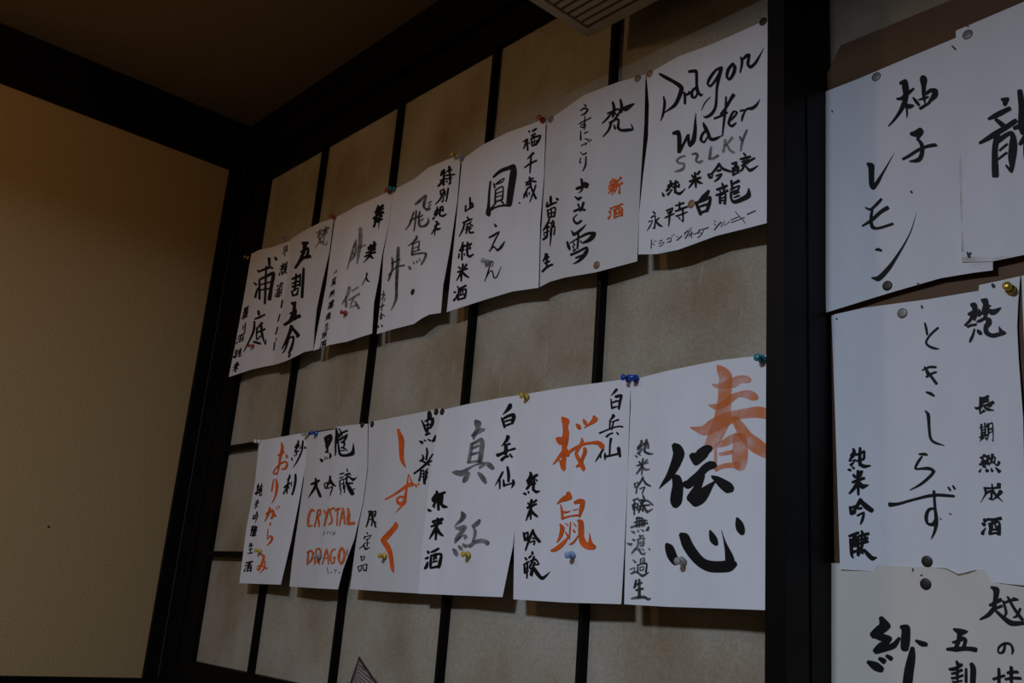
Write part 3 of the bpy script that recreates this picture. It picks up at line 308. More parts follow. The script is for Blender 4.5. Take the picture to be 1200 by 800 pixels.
 ('s11','character','black','''3227 4 -41 -2 3237 29 -92 -5 3273 120 -124 -13 3264 194 -78 -12 3262 213 -35 -5;2873 181 -12 1 2883 190 -28 3 3034 314 -61 6 3192 463 -56 5 3208 479 -25 2;3048 233 11 8 3070 229 24 18 3293 196 23 30 3440 208 -68 27 3466 309 -85 -15 3377 402 -47 -13 3367 412 -21 -6;3099 322 7 9 3124 321 16 19 3353 313 15 19 3378 312 7 8;3171 177 -17 -1 3175 187 -37 -2 3246 343 -43 -3 3258 493 -62 -6 3259 508 -28 -3;3099 424 10 8 3122 421 22 18 3374 389 25 21 3399 386 11 9;3149 540 13 12 3182 537 29 26 3407 515 20 18 3430 513 9 8;2864 648 -7 6 2886 654 -16 12 3049 702 -37 29 3098 716 -17 13;3106 639 -7 4 3123 645 -15 10 3220 676 -21 14 3243 683 -9 6;3307 640 -6 6 3328 646 -12 13 3481 685 -16 18 3508 692 -7 8;3704 572 -30 -5 3672 667 -83 -24 3572 710 -33 -15 3556 717 -15 -7|
3316 831 -19 0 3322 842 -42 0 3378 943 -55 -4 3359 1088 -50 -6 3357 1100 -22 -3;3678 977 -12 -4 3670 983 -27 -8 3553 1073 -37 -12 3387 1186 -38 -12 3374 1194 -17 -5;3133 967 -19 1 3142 978 -42 2 3204 1055 -62 -12 3037 1107 -33 -16 3018 1113 -15 -7;3665 1123 -8 -5 3651 1126 -18 -12 3387 1186 -42 -23 3066 1293 -37 -18 2792 1365 -33 -16 2771 1371 -15 -7;3097 1093 -9 8 3126 1100 -18 17 3379 1162 -22 19 3565 1219 -19 14 3587 1226 -8 6;3162 1299 -20 -2 3161 1309 -45 -5 3153 1419 -45 -5 3130 1541 -51 -6 3128 1553 -23 -3;3147 1335 6 7 3169 1334 13 16 3302 1328 -26 15 3345 1475 -42 -1 3395 1614 -36 -1 3398 1624 -16 0;3192 1398 5 5 3206 1397 10 10 3303 1389 10 10 3316 1387 4 5;3192 1458 3 5 3206 1457 7 10 3322 1455 7 10 3336 1454 3 5;3506 1283 -10 -2 3501 1288 -23 -6 3415 1381 -29 -7 3409 1388 -13 -3;3527 1355 -13 -3 3521 1361 -28 -7 3449 1443 -34 -8 3442 1451 -15 -4;3526 1451 -13 -3 3520 1458 -28 -7 3434 1553 -34 -8 3427 1561 -15 -4;3399 1326 -11 -1 3401 1332 -24 -1 3463 1617 -24 -1 3464 1623 -11 -1'''),
 ('s11','character','black','''476 2159 7 11 514 2159 16 25 717 2158 -36 10 653 2252 -42 -7 647 2261 -19 -3;589 2165 -20 -2 588 2174 -44 -4 579 2352 -51 -6 508 2514 -35 -5 506 2522 -16 -2;668 2220 -15 1 677 2228 -33 3 779 2320 -35 -5 660 2354 -21 -9 647 2357 -9 -4;738 2181 6 6 758 2180 14 13 949 2166 -31 15 944 2274 -37 -10 836 2296 -17 -10 822 2299 -8 -4;795 2233 4 5 811 2232 8 11 940 2229 8 11 956 2228 4 5;755 2173 -13 0 758 2180 -28 -1 826 2359 -42 -3 813 2497 -35 -3 811 2504 -16 -1;1095 2446 7 -4 1078 2441 17 -10 901 2386 14 -8 887 2382 6 -4;854 2327 -14 1 863 2335 -32 3 988 2451 -43 4 1076 2528 -53 6 1092 2541 -24 3|
563 2642 -13 2 574 2649 -29 5 644 2694 -35 6 657 2702 -16 3;479 2733 -16 -1 478 2741 -35 -3 469 2804 -42 -4 468 2813 -19 -2;469 2768 7 6 488 2766 16 13 848 2722 -33 11 782 2771 -31 -8 773 2777 -14 -3;563 2833 6 4 577 2830 14 10 791 2796 17 12 808 2793 8 6;668 2811 -15 -1 670 2819 -34 -1 704 2983 -40 -1 705 2992 -18 0;686 2908 4 5 701 2907 9 10 825 2896 10 10 840 2894 4 5;577 2886 -14 -3 568 2893 -31 -8 462 2968 -33 -12 257 3030 -14 -7 248 3033 -6 -3;476 2947 -15 3 490 2955 -33 8 645 3046 -17 27 887 3010 9 7|
401 3202 -14 1 406 3210 -32 2 484 3323 -32 2 489 3331 -14 1;414 3236 4 6 433 3235 9 13 631 3222 -27 10 589 3298 -32 -4 585 3305 -15 -2;467 3318 6 4 481 3316 12 10 589 3298 12 10 603 3296 5 4;287 3458 -11 2 294 3464 -24 4 419 3576 -29 5 428 3583 -13 2;313 3471 6 4 327 3469 13 10 503 3437 -16 11 504 3550 -32 -1 504 3558 -15 0;404 3571 6 4 417 3568 14 9 504 3550 14 9 517 3547 6 4;557 3418 -11 1 561 3424 -25 2 656 3548 -31 3 662 3556 -14 1;563 3438 4 5 577 3436 9 10 805 3409 -27 14 792 3559 -38 -2 792 3568 -17 -1;638 3549 4 6 656 3548 8 13 776 3539 8 13 794 3538 4 6'''),
 ('s12','character','black','''1252 204 17 12 1286 198 37 26 1441 169 46 41 1628 156 -69 48 1667 223 -126 -13 1558 345 -96 -21 1474 443 -58 -12 1463 456 -26 -5;1322 210 -29 1 1334 227 -64 2 1410 336 -65 1 1477 469 -66 0 1485 485 -30 0;1398 288 10 8 1423 285 23 19 1610 258 23 19 1634 255 10 8;1344 401 10 10 1373 398 23 21 1605 374 22 22 1634 371 10 10;1440 171 -21 -1 1442 182 -47 -2 1518 548 -61 -3 1521 563 -27 -1;1367 561 16 8 1391 554 36 19 1546 511 31 17 1567 506 14 7;1049 695 -14 5 1070 704 -32 12 1205 762 -69 25 1249 781 -31 11;1336 673 -11 1 1342 679 -25 2 1393 733 -31 3 1401 741 -14 1;1465 662 -12 0 1469 668 -26 1 1508 731 -33 1 1514 739 -15 0;1661 582 -23 1 1671 595 -51 3 1725 662 -75 -7 1649 721 -37 -9 1639 729 -17 -4|
2059 19 -40 1 2145 171 -102 -2 2146 323 -120 -11 2098 448 -63 -5 2121 624 -56 -3 2115 723 -28 -2;2223 39 -15 3 2237 48 -33 7 2377 131 -46 1 2333 268 -47 -6 2329 279 -21 -2;2177 228 10 7 2197 224 23 15 2508 162 26 20 2785 129 25 23 2817 125 11 10;2541 132 -12 -2 2536 138 -26 -5 2457 248 -32 -6 2452 255 -15 -2;2251 346 13 9 2278 341 29 20 2557 290 39 24 2797 224 -25 14 2744 297 -47 -12 2572 390 -50 -16 2551 401 -22 -7;2238 289 -24 -1 2241 302 -55 -2 2275 454 -54 0 2347 607 -71 5 2456 709 -49 25 2795 731 13 33 3142 692 93 37 3191 584 68 5 3180 437 9 0;2410 394 -3 10 2446 398 -7 23 2637 418 -60 17 2618 517 -37 -13 2433 535 -12 -13 2415 537 -6 -6;2449 534 -2 4 2465 536 -5 10 2717 569 -20 15 2843 622 -21 8 2857 628 -10 4;2408 609 2 5 2424 609 4 10 2691 605 5 13 2710 605 2 6'''),
 ('s12','character','black','''553 1317 12 9 581 1315 26 21 843 1298 48 34 1116 1245 38 23 1146 1239 17 10;840 1165 -25 -1 850 1179 -55 -2 949 1318 -100 -11 842 1469 -81 -22 542 1665 -14 -4;910 1330 -23 1 926 1343 -50 4 1160 1534 -85 11 1341 1669 -79 11 1368 1689 -36 5|
1438 1339 -18 1 1448 1349 -39 3 1575 1470 -46 3 1587 1481 -21 1;1460 1353 10 7 1482 1350 22 16 1639 1330 -26 17 1664 1473 -44 -3 1665 1483 -19 -1;1640 1335 -16 0 1645 1343 -35 0 1732 1475 -35 0 1737 1484 -16 0;1768 1151 -31 -2 1773 1168 -71 -5 1803 1273 -93 -13 1701 1397 -57 -11 1627 1497 -21 -4;1783 1233 -23 4 1805 1247 -53 9 2110 1421 -63 24 2366 1476 -10 9;1759 1348 3 6 1781 1349 6 14 2065 1395 6 16 2091 1395 3 7;1776 1480 8 7 1800 1478 18 16 2106 1497 -43 18 2077 1596 -51 -6 2023 1720 -16 -2|
2447 1179 8 8 2473 1177 18 18 2710 1156 15 16 2731 1154 7 7;2517 1344 -17 0 2523 1353 -39 1 2645 1554 -43 1 2652 1565 -20 1;2523 1358 11 6 2541 1354 25 14 2735 1307 -16 16 2814 1531 -43 0 2817 1542 -19 0;2615 1433 8 5 2631 1430 18 12 2741 1406 18 12 2757 1403 8 5;2463 1280 7 6 2481 1278 16 13 2713 1244 16 13 2729 1241 7 6;2674 1547 -14 0 2675 1554 -32 -1 2701 1678 -26 -1 2701 1684 -11 0;2852 1040 -13 1 2856 1048 -30 2 2905 1122 -41 2 2912 1133 -18 1;2761 1211 10 9 2788 1208 23 20 3035 1174 -11 25 3104 1212 -27 8 3119 1220 -12 4;2802 1315 16 8 2824 1308 34 17 3003 1248 9 24 3282 1325 11 39 3488 1267 8 4;2933 1200 -16 -1 2933 1210 -37 -2 2944 1408 -42 -3 2945 1419 -19 -1;2865 1408 2 7 2887 1408 5 16 3281 1411 7 23 3313 1412 3 10;2908 1344 -23 4 2927 1359 -52 10 3153 1533 -97 23 3359 1656 -49 50 3470 1656 6 19;3489 1535 -8 -6 3280 1582 -27 -18 3257 1588 -12 -8;2873 1448 -16 -1 2875 1457 -36 -1 2904 1630 -36 -1 2906 1639 -16 -1'''),
 ('s12','character','orange_mix','''1098 2029 1 -17 1039 2023 3 -37 865 2006 -52 -32 777 2119 -88 -14 773 2276 -90 -5 864 2411 -50 29 1098 2401 17 22 1131 2400 8 10|
1298 2003 -22 -2 1299 2015 -50 -3 1318 2209 -65 -5 1280 2429 -51 -5 1278 2440 -23 -2;1259 2029 9 10 1291 2027 20 22 1468 2018 -36 20 1510 2109 -65 -9 1380 2196 -52 -13 1365 2207 -24 -6;1383 2188 -21 2 1395 2199 -47 3 1516 2314 -57 2 1573 2435 -59 -1 1579 2448 -27 0|
1732 2025 -19 3 1750 2036 -43 7 2007 2182 -75 -4 2027 2194 -23 4;2123 2015 -22 -4 2118 2025 -51 -7 2036 2170 -86 -17 1980 2431 -76 -16 1977 2441 -34 -7|
2472 2002 -20 -12 2435 2010 -45 -26 2239 2046 -66 -16 2248 2147 -65 2 2385 2247 -68 4 2445 2372 -66 -14 2258 2410 -45 -24 2222 2417 -20 -11|
2497 2079 19 11 2529 2072 41 23 2696 2035 38 30 2837 2022 19 20 2864 2020 8 9;2666 2033 -26 0 2672 2047 -57 -1 2746 2246 -51 -1 2807 2433 -45 -1 2811 2444 -20 0|
2980 2011 -19 -2 2980 2022 -42 -4 2975 2196 -56 -5 2967 2432 -37 -3 2967 2441 -17 -1;2969 2008 -23 2 2980 2022 -51 4 3116 2195 -52 3 3238 2392 -42 1 3245 2403 -19 1;2957 2259 5 6 2974 2257 11 13 3139 2244 11 13 3157 2243 5 6|
3249 2005 -26 1 3260 2021 -57 2 3359 2169 -95 1 3420 2329 -109 -2 3432 2357 -50 -1;3330 2377 5 15 3376 2378 10 32 3613 2384 28 38 3792 2360 39 32 3838 2354 17 14|
1177 3071 -24 -1 1181 3083 -54 -1 1222 3227 -63 -2 1240 3410 -41 -2 1241 3418 -18 -1;1060 3115 16 7 1085 3109 36 17 1312 3056 5 24 1534 3120 -71 8 1517 3277 -71 -11 1272 3396 -48 -12 1254 3405 -22 -6|
1690 3001 -32 -2 1693 3016 -72 -3 1733 3198 -73 -3 1813 3392 -82 -1 1819 3408 -37 -1;1642 3048 18 9 1672 3042 40 19 1879 3006 -8 25 2111 3106 -83 3 2074 3221 -83 -19 1889 3252 -54 -22 1855 3257 -23 -9;1902 3242 -26 3 1935 3255 -57 7 2099 3323 -62 9 2181 3399 -61 4 2196 3411 -29 2|
2467 3016 -24 -2 2466 3027 -54 -5 2442 3205 -71 -5 2425 3409 -41 -3 2424 3417 -19 -1;2447 3013 -28 3 2466 3027 -61 6 2675 3177 -62 4 2860 3391 -59 2 2871 3403 -26 1;2450 3257 8 7 2477 3255 18 16 2684 3240 18 16 2709 3239 8 7|
3086 3016 -12 -8 3062 3020 -28 -17 2888 3047 -55 -16 2863 3200 -65 -1 3052 3363 -25 22 3214 3348 54 14 3149 3221 50 1 3143 3211 22 1;3006 3238 6 6 3025 3236 16 13 3215 3221 22 18 3242 3218 10 8|
3450 2960 -34 -6 3442 2976 -75 -13 3375 3091 -85 -8 3491 3268 -85 8 3721 3366 20 31 3821 3287 84 10 3722 3111 73 -5 3479 2983 54 -10 3453 2969 24 -5|
3822 3000 -13 0 3826 3007 -28 -1 3922 3157 -29 -1 3926 3164 -13 0'''),
 ('s12','character','black','''2084 2581 -10 -1 2081 2586 -22 -3 2030 2674 -23 -3 2026 2678 -10 -1;2271 2582 -8 0 2273 2586 -19 0 2303 2648 -19 0 2305 2652 -8 0;2370 2582 -6 2 2377 2585 -13 4 2528 2647 -15 5 2537 2650 -7 2;2604 2579 -8 1 2609 2584 -18 3 2708 2658 -25 -6 2611 2658 -2 -5 2603 2658 -1 -2;2772 2591 -8 -1 2772 2595 -16 -1 2769 2657 -20 -1 2769 2661 -9 -1|
2847 3476 -8 0 2851 3480 -19 1 2989 3628 -23 1 2993 3633 -10 1;3126 3588 -1 3 3140 3589 -3 7 3258 3600 -3 7 3272 3601 -1 3;3329 3550 3 2 3338 3549 6 5 3513 3534 -12 4 3489 3609 -20 -2 3487 3613 -9 -1;3533 3519 -4 2 3541 3521 -8 4 3586 3533 -8 4 3594 3535 -4 2;3722 3579 -1 2 3732 3580 -1 5 3852 3590 -18 2 3782 3616 -13 -4 3775 3619 -6 -2'''),
 ('s13','character','orange','''1930 155 -22 1 1942 166 -48 1 2065 277 -117 -4 2065 394 -126 -14 2002 572 -107 -11 2003 777 -81 -8 1976 957 -58 -5 1990 1061 -21 -2;1748 498 10 7 1776 496 23 17 2005 481 47 26 2255 428 50 22 2287 422 22 10;1995 979 -16 -12 1951 982 -36 -27 1681 998 25 -18 1611 943 63 6 1831 822 58 17 2171 720 41 23 2499 708 -28 23 2621 789 -87 -5 2497 887 -65 -29 2244 890 -15 -17 2216 890 -7 -8;2418 493 -15 2 2431 501 -33 5 2552 571 -97 -8 2466 605 -26 -8|
1740 1136 -16 -2 1741 1143 -36 -3 1755 1290 -64 -6 1774 1448 -71 -3 1822 1502 -21 0;1900 1126 -21 1 1911 1136 -46 2 2100 1300 -110 -2 2166 1511 -95 -9 2111 1679 -56 -9 1968 1820 -15 -3|
1673 2103 28 11 1714 2095 61 25 2110 2008 -11 42 2257 2086 -109 1 2201 2216 -44 -26 2083 2195 8 -11;1904 1912 -38 -3 1903 1928 -84 -8 1888 2098 -83 -11 1704 2284 -37 -6 1697 2290 -17 -3;2211 2020 -17 2 2226 2029 -37 6 2453 2164 -74 11 2483 2181 -33 5;2384 1912 -13 2 2395 1919 -28 4 2488 1977 -37 5 2503 1986 -17 2;2530 1877 -13 2 2541 1884 -28 4 2634 1942 -38 5 2649 1951 -17 2|
2160 2332 -31 -2 2161 2346 -69 -4 2167 2421 -46 -3 2168 2430 -21 -1;2042 2494 -35 -1 2085 2646 -59 -2 2106 2778 -22 21 2294 2704 19 28 2472 2742 -92 11 2413 2854 -87 -17 2131 2967 -20 -6|
1772 3203 -21 12 1828 3214 -46 27 2021 3251 -108 15 1974 3421 -112 -11 1743 3611 -66 -36 1542 3593 14 -19 1501 3590 6 -9;1547 3541 15 8 1584 3537 33 18 1884 3497 4 20 2419 3577 -32 24 2471 3585 -14 11;2203 3374 -23 -1 2202 3383 -51 -3 2174 3589 -63 -9 1845 3704 -21 -5 1835 3708 -9 -2'''),
 ('s13','character','black','''3322 167 -26 -3 3320 178 -57 -6 3307 266 -85 -16 3105 356 -56 -15 3084 365 -25 -7;3451 302 -22 -6 3432 310 -47 -14 3197 411 -68 -14 3142 484 -63 -10 3133 496 -28 -4;3150 475 8 7 3177 473 18 16 3436 461 20 19 3467 460 9 8;3297 472 -18 -3 3291 479 -39 -6 3225 564 -39 -6 3219 571 -18 -3;2908 604 -17 0 2916 612 -38 1 2972 678 -62 1 2983 691 -28 1;3073 538 -12 2 3084 545 -27 4 3156 586 -40 5 3172 595 -18 2;3258 511 -10 1 3264 515 -22 1 3313 556 -29 2 3320 562 -13 1;3688 195 -30 -2 3687 208 -65 -4 3685 321 -81 -6 3652 433 -55 -5 3650 443 -25 -2;3562 349 -14 -3 3556 354 -31 -5 3497 414 -30 -5 3492 420 -14 -2;3835 365 -24 6 3864 377 -52 13 3929 404 -75 19 3970 421 -34 8;3727 389 -21 -3 3719 397 -46 -7 3575 567 -67 -12 3361 732 -57 -13 3110 886 -15 -4|
2951 1060 -26 -2 2953 1071 -57 -4 2968 1148 -87 -15 2836 1208 -41 -12 2822 1215 -19 -6;2669 1417 20 7 2688 1409 46 15 2870 1338 48 19 3109 1295 37 18 3135 1290 17 8;2937 1176 -22 -2 2937 1186 -49 -5 2940 1328 -73 -6 2988 1559 -48 -3 2990 1569 -22 -1;2945 1319 -21 -3 2939 1327 -48 -8 2857 1453 -54 -10 2732 1565 -59 -12 2721 1576 -27 -5;2981 1349 -12 1 2991 1355 -28 3 3125 1436 -35 4 3138 1444 -16 2;3200 1254 -14 -1 3203 1260 -32 -2 3243 1377 -41 -3 3245 1384 -18 -1;3398 1060 -36 -1 3405 1077 -79 -3 3491 1245 -94 -6 3486 1448 -86 -10 3432 1598 -37 -38 3367 1570 28 -7 3350 1563 13 -3'''),
 ('s13','character','black','''433 1226 -24 -5 421 1235 -54 -10 322 1311 -45 0 408 1337 -45 14 445 1348 -20 6;501 1277 -27 -5 489 1287 -59 -11 348 1392 -32 9 495 1377 46 24 537 1372 21 11;420 1365 -24 -2 419 1374 -54 -5 407 1448 -44 -4 398 1524 -72 -6 396 1537 -32 -3;317 1446 -24 -3 293 1512 -76 -8 288 1525 -34 -4;488 1436 -27 0 533 1480 -86 1 549 1496 -39 0;557 1324 8 6 584 1323 17 14 689 1320 22 11 805 1299 45 17 833 1294 20 8;587 1355 -29 -2 589 1367 -64 -4 609 1452 -22 12 788 1429 53 24 832 1424 23 11;767 1347 -28 -1 773 1358 -62 -3 791 1394 -51 -3 811 1448 -83 -4 816 1463 -37 -2;698 1233 -20 -2 698 1241 -45 -4 697 1516 -46 -2 737 1562 -16 11 884 1546 43 9 885 1487 19 2 885 1483 9 1|
424 1694 -18 0 479 1756 -54 0 488 1766 -25 0;665 1682 -26 -4 612 1738 -83 -12 600 1751 -37 -5;331 1798 9 6 355 1797 20 13 553 1781 16 11 743 1773 23 17 776 1772 10 8;545 1667 -16 -1 545 1673 -35 -2 550 1804 -27 -2 547 1930 -46 -4 546 1938 -21 -2;536 1788 -23 -4 526 1796 -51 -8 456 1852 -29 -6 340 1900 -16 -4;564 1790 -8 0 568 1793 -18 0 636 1853 -40 5 762 1887 -10 3 773 1890 -5 2|
431 2102 -21 0 439 2111 -48 0 482 2158 -40 -1 474 2216 -65 -5 472 2227 -29 -2;434 2117 9 5 456 2115 20 12 594 2103 -18 7 563 2202 -57 -5 560 2211 -25 -2;441 2212 9 7 470 2210 20 15 521 2208 23 11 579 2197 46 17 610 2191 21 8;785 2008 -32 -4 776 2020 -75 -10 700 2105 -43 -7 591 2170 -17 -3;779 2034 -7 0 784 2038 -20 0 864 2111 -55 1 947 2172 -18 1;706 2162 17 7 732 2158 38 15 782 2150 25 13 845 2147 29 21 889 2146 13 10;638 2208 14 10 681 2206 31 22 857 2196 -38 10 799 2263 -35 -5 732 2316 -18 -3|
442 2431 11 7 471 2428 24 15 595 2419 21 12 710 2408 36 19 748 2405 16 9;503 2475 -19 -1 505 2482 -42 -2 522 2591 -34 -2 508 2679 -55 -3 506 2688 -25 -1;478 2499 9 6 502 2498 20 12 720 2481 -20 7 693 2682 -59 -3 692 2691 -27 -1;575 2415 -21 -1 574 2423 -47 -3 566 2494 -39 -2 567 2548 -62 -3 567 2559 -28 -1;639 2409 -27 -1 643 2419 -59 -2 663 2482 -49 -2 660 2546 -78 -4 659 2560 -35 -2;526 2609 13 5 545 2605 29 10 611 2591 11 10 703 2598 -6 16 738 2601 -3 7;518 2675 5 5 539 2674 12 11 625 2669 9 9 697 2667 13 14 726 2666 6 6;877 2386 -22 0 907 2432 -72 -1 915 2444 -33 0;719 2444 8 7 753 2443 19 16 905 2438 13 13 1035 2440 14 22 1083 2441 6 10;748 2496 8 6 774 2495 18 12 910 2488 17 10 1027 2480 27 16 1061 2478 12 7;845 2445 -23 -2 843 2453 -53 -4 828 2501 -43 -2 837 2542 -69 -2 839 2553 -31 -1;949 2437 -27 -1 949 2447 -60 -3 952 2493 -49 -3 954 2535 -78 -4 953 2548 -35 -2;759 2532 4 7 791 2532 9 15 920 2533 15 12 1055 2519 35 19 1094 2515 16 8;890 2534 -33 -4 876 2546 -73 -10 804 2604 -43 -6 738 2646 -18 -3;831 2561 -21 -1 829 2569 -47 -3 797 2689 -16 9 910 2659 47 14 936 2652 21 6;872 2561 -11 0 876 2566 -24 1 951 2633 -64 4 1068 2698 -17 2;1055 2561 -22 -5 1033 2567 -46 -11 973 2587 -29 -6 932 2608 -18 -3|
602 2882 -27 -2 596 2892 -59 -5 548 2975 -35 -4 492 3016 -18 -2;540 2958 2 7 571 2958 4 15 706 2960 14 12 842 2944 36 18 880 2939 16 8;703 2879 -18 -1 703 2886 -40 -2 703 3022 -33 -1 707 3162 -53 -2 707 3170 -24 -1;518 3076 8 6 544 3074 19 13 701 3060 18 11 837 3046 30 17 873 3042 13 8;441 3174 4 6 469 3174 8 14 693 3171 13 11 926 3151 26 17 962 3148 12 8|
409 3410 -21 4 497 3442 -67 14 532 3454 -30 6;344 3493 -17 6 457 3517 -53 20 504 3528 -24 9;352 3682 32 3 362 3670 71 7 398 3629 42 5 481 3570 18 2;536 3433 12 8 572 3430 28 18 800 3407 19 15 1049 3399 20 24 1102 3398 9 11;631 3490 -21 -1 631 3497 -47 -1 630 3577 -38 -1 628 3671 -61 -2 628 3681 -28 -1;582 3502 9 6 612 3500 16 14 991 3477 -24 8 996 3664 -67 -2 996 3674 -30 -1;778 3410 -30 -3 769 3421 -66 -6 719 3480 -54 -4 708 3560 -88 -3 706 3574 -40 -2;847 3403 -21 -1 847 3411 -47 -1 852 3544 -25 7 946 3543 7 17 983 3543 3 8;638 3595 6 6 667 3594 13 14 815 3587 6 11 961 3591 1 18 1001 3592 0 8;629 3655 6 6 656 3654 14 13 824 3644 5 11 968 3650 -4 17 1004 3652 -2 7'''),
 ('s7','character','black','''401 130 -8 6 417 142 -18 13 592 276 -33 23 843 459 -34 22 1065 638 -64 7 1101 731 -78 -24 1017 876 -63 -39 889 985 -48 -42 675 1016 -21 -24 539 1029 -10 -12;505 662 -12 -3 506 673 -28 -7 546 818 -52 -16 521 982 -46 -19 487 1075 -39 -19 421 1175 -11 -6|
1206 793 -18 -4 1208 809 -39 -8 1229 933 -45 -11 1234 1052 -40 -11 1235 1067 -18 -5;1196 878 5 8 1211 877 12 19 1333 875 28 30 1384 845 41 30 1402 834 18 14|
1343 404 1 13 1368 409 1 29 1570 451 -37 26 1606 540 -47 -7 1603 727 -44 -10 1650 910 -50 2 1760 1015 -7 30 1827 1010 5 8;1609 804 -12 -12 1592 809 -27 -26 1474 845 -41 -24 1469 963 -44 9 1576 1009 17 28 1651 928 25 15 1657 920 11 7|
2435 614 -8 -14 2411 614 -17 -32 2229 612 -23 -27 2045 711 -43 -29 1968 828 -36 -5 2060 905 5 30 2214 832 33 25 2361 703 39 26 2374 692 18 12;2403 597 -24 -11 2395 616 -53 -24 2332 798 -55 -24 2279 1023 -39 -15 2276 1226 -39 -14 2252 1421 -44 -22 2134 1520 -39 -35 1953 1534 -4 -26 1870 1484 5 -5;2064 1142 -4 -3 2060 1144 -9 -7 1900 1217 -14 -10 1802 1340 -8 -4 1800 1343 -3 -2|
2795 624 -14 -12 2779 633 -32 -28 2632 711 -44 -27 2590 854 -41 -3 2679 937 6 34 2798 843 48 27 2830 716 46 7 2779 643 22 -3 2771 632 10 -1|
3006 548 -14 -2 3010 562 -30 -4 3044 690 -46 -13 2993 873 -25 -10 2991 883 -11 -5;3023 641 8 8 3034 637 18 18 3187 578 22 43 3264 600 -49 14 3230 760 -51 -5 3319 852 -5 40 3470 811 37 31 3620 687 23 15 3737 571 5 3|
856 1568 6 18 889 1575 15 40 1040 1605 -44 37 1109 1738 -71 -11 1144 2027 -65 -14 1147 2052 -29 -6;1131 2042 22 12 1144 2027 51 29 1261 1908 42 24 1377 1774 45 30 1428 1755 35 29 1446 1748 16 13;1396 1731 -18 -4 1401 1747 -40 -8 1449 1926 -54 -5 1512 2009 -45 2 1527 2029 -20 1;1469 2012 20 13 1484 2001 45 29 1596 1917 77 39 1625 1709 64 21 1609 1504 35 11 1607 1343 6 2|
1880 1621 -11 0 1888 1633 -25 -1 1951 1734 -54 1 2059 1880 -53 1 2163 2042 -31 23 2317 2087 15 37 2512 2069 5 7;2026 1811 -13 -11 2011 1817 -29 -25 1889 1866 -40 -25 1848 1970 -47 -3 1959 2050 9 26 2067 1965 20 14 2074 1960 9 6|
2583 1282 -12 -3 2583 1293 -26 -7 2589 1512 -37 -11 2563 1770 -36 -12 2536 2065 -20 -6 2535 2073 -9 -3;2835 1288 -21 -15 2817 1303 -47 -33 2724 1379 -40 -26 2613 1501 -32 -22 2450 1610 -27 -20 2439 1617 -12 -9;2234 1648 7 11 2252 1649 14 24 2454 1651 16 23 2648 1626 14 19 2661 1624 6 8|
2759 1823 7 6 2766 1819 15 13 2871 1761 24 18 2936 1695 31 -2 2840 1656 -13 -22 2752 1750 -33 -17 2714 1872 -37 0 2811 1943 2 28 2925 1904 12 14 2934 1901 6 6|
3014 1682 2 13 3038 1687 5 28 3163 1710 -36 10 3105 1817 -39 -16 3086 1909 -20 -7 3085 1917 -9 -3;3097 1789 8 5 3104 1784 17 12 3221 1698 20 25 3368 1718 22 40 3512 1690 34 30 3632 1592 4 3'''),
 ('s7','character','grey','''1365 2167 -6 -10 1346 2165 -13 -23 1176 2154 -23 -25 1091 2201 -43 -10 1162 2265 -16 18 1325 2324 -35 7 1306 2417 -41 -30 1125 2422 -13 -29 1040 2410 -4 -15 1027 2408 -2 -7|
1560 2192 3 8 1576 2195 7 19 1709 2215 -15 21 1766 2279 -49 -8 1731 2368 -35 0 1838 2430 2 31 1939 2425 16 23 1956 2424 7 10|
2196 2206 -17 -6 2195 2220 -38 -14 2177 2345 -43 -16 2158 2453 -48 -18 2154 2470 -22 -8;2135 2438 2 11 2157 2443 4 25 2283 2472 14 30 2428 2450 19 25 2446 2446 9 11|
2633 2167 -18 -6 2631 2182 -40 -13 2613 2291 -39 -13 2580 2413 -35 -12 2576 2425 -16 -5;2842 2169 -13 -9 2830 2178 -28 -20 2728 2252 -26 -22 2622 2299 -21 -19 2610 2305 -10 -9;2674 2278 -11 2 2683 2290 -25 5 2780 2423 -27 13 2896 2495 -17 16 2913 2506 -8 7|
3038 2194 -14 1 3045 2209 -31 2 3094 2299 -31 2 3102 2314 -14 1;3252 2115 -15 -7 3244 2126 -33 -16 3140 2277 -38 -17 3096 2395 -38 -14 3076 2492 -34 -11 3073 2505 -15 -5'''),
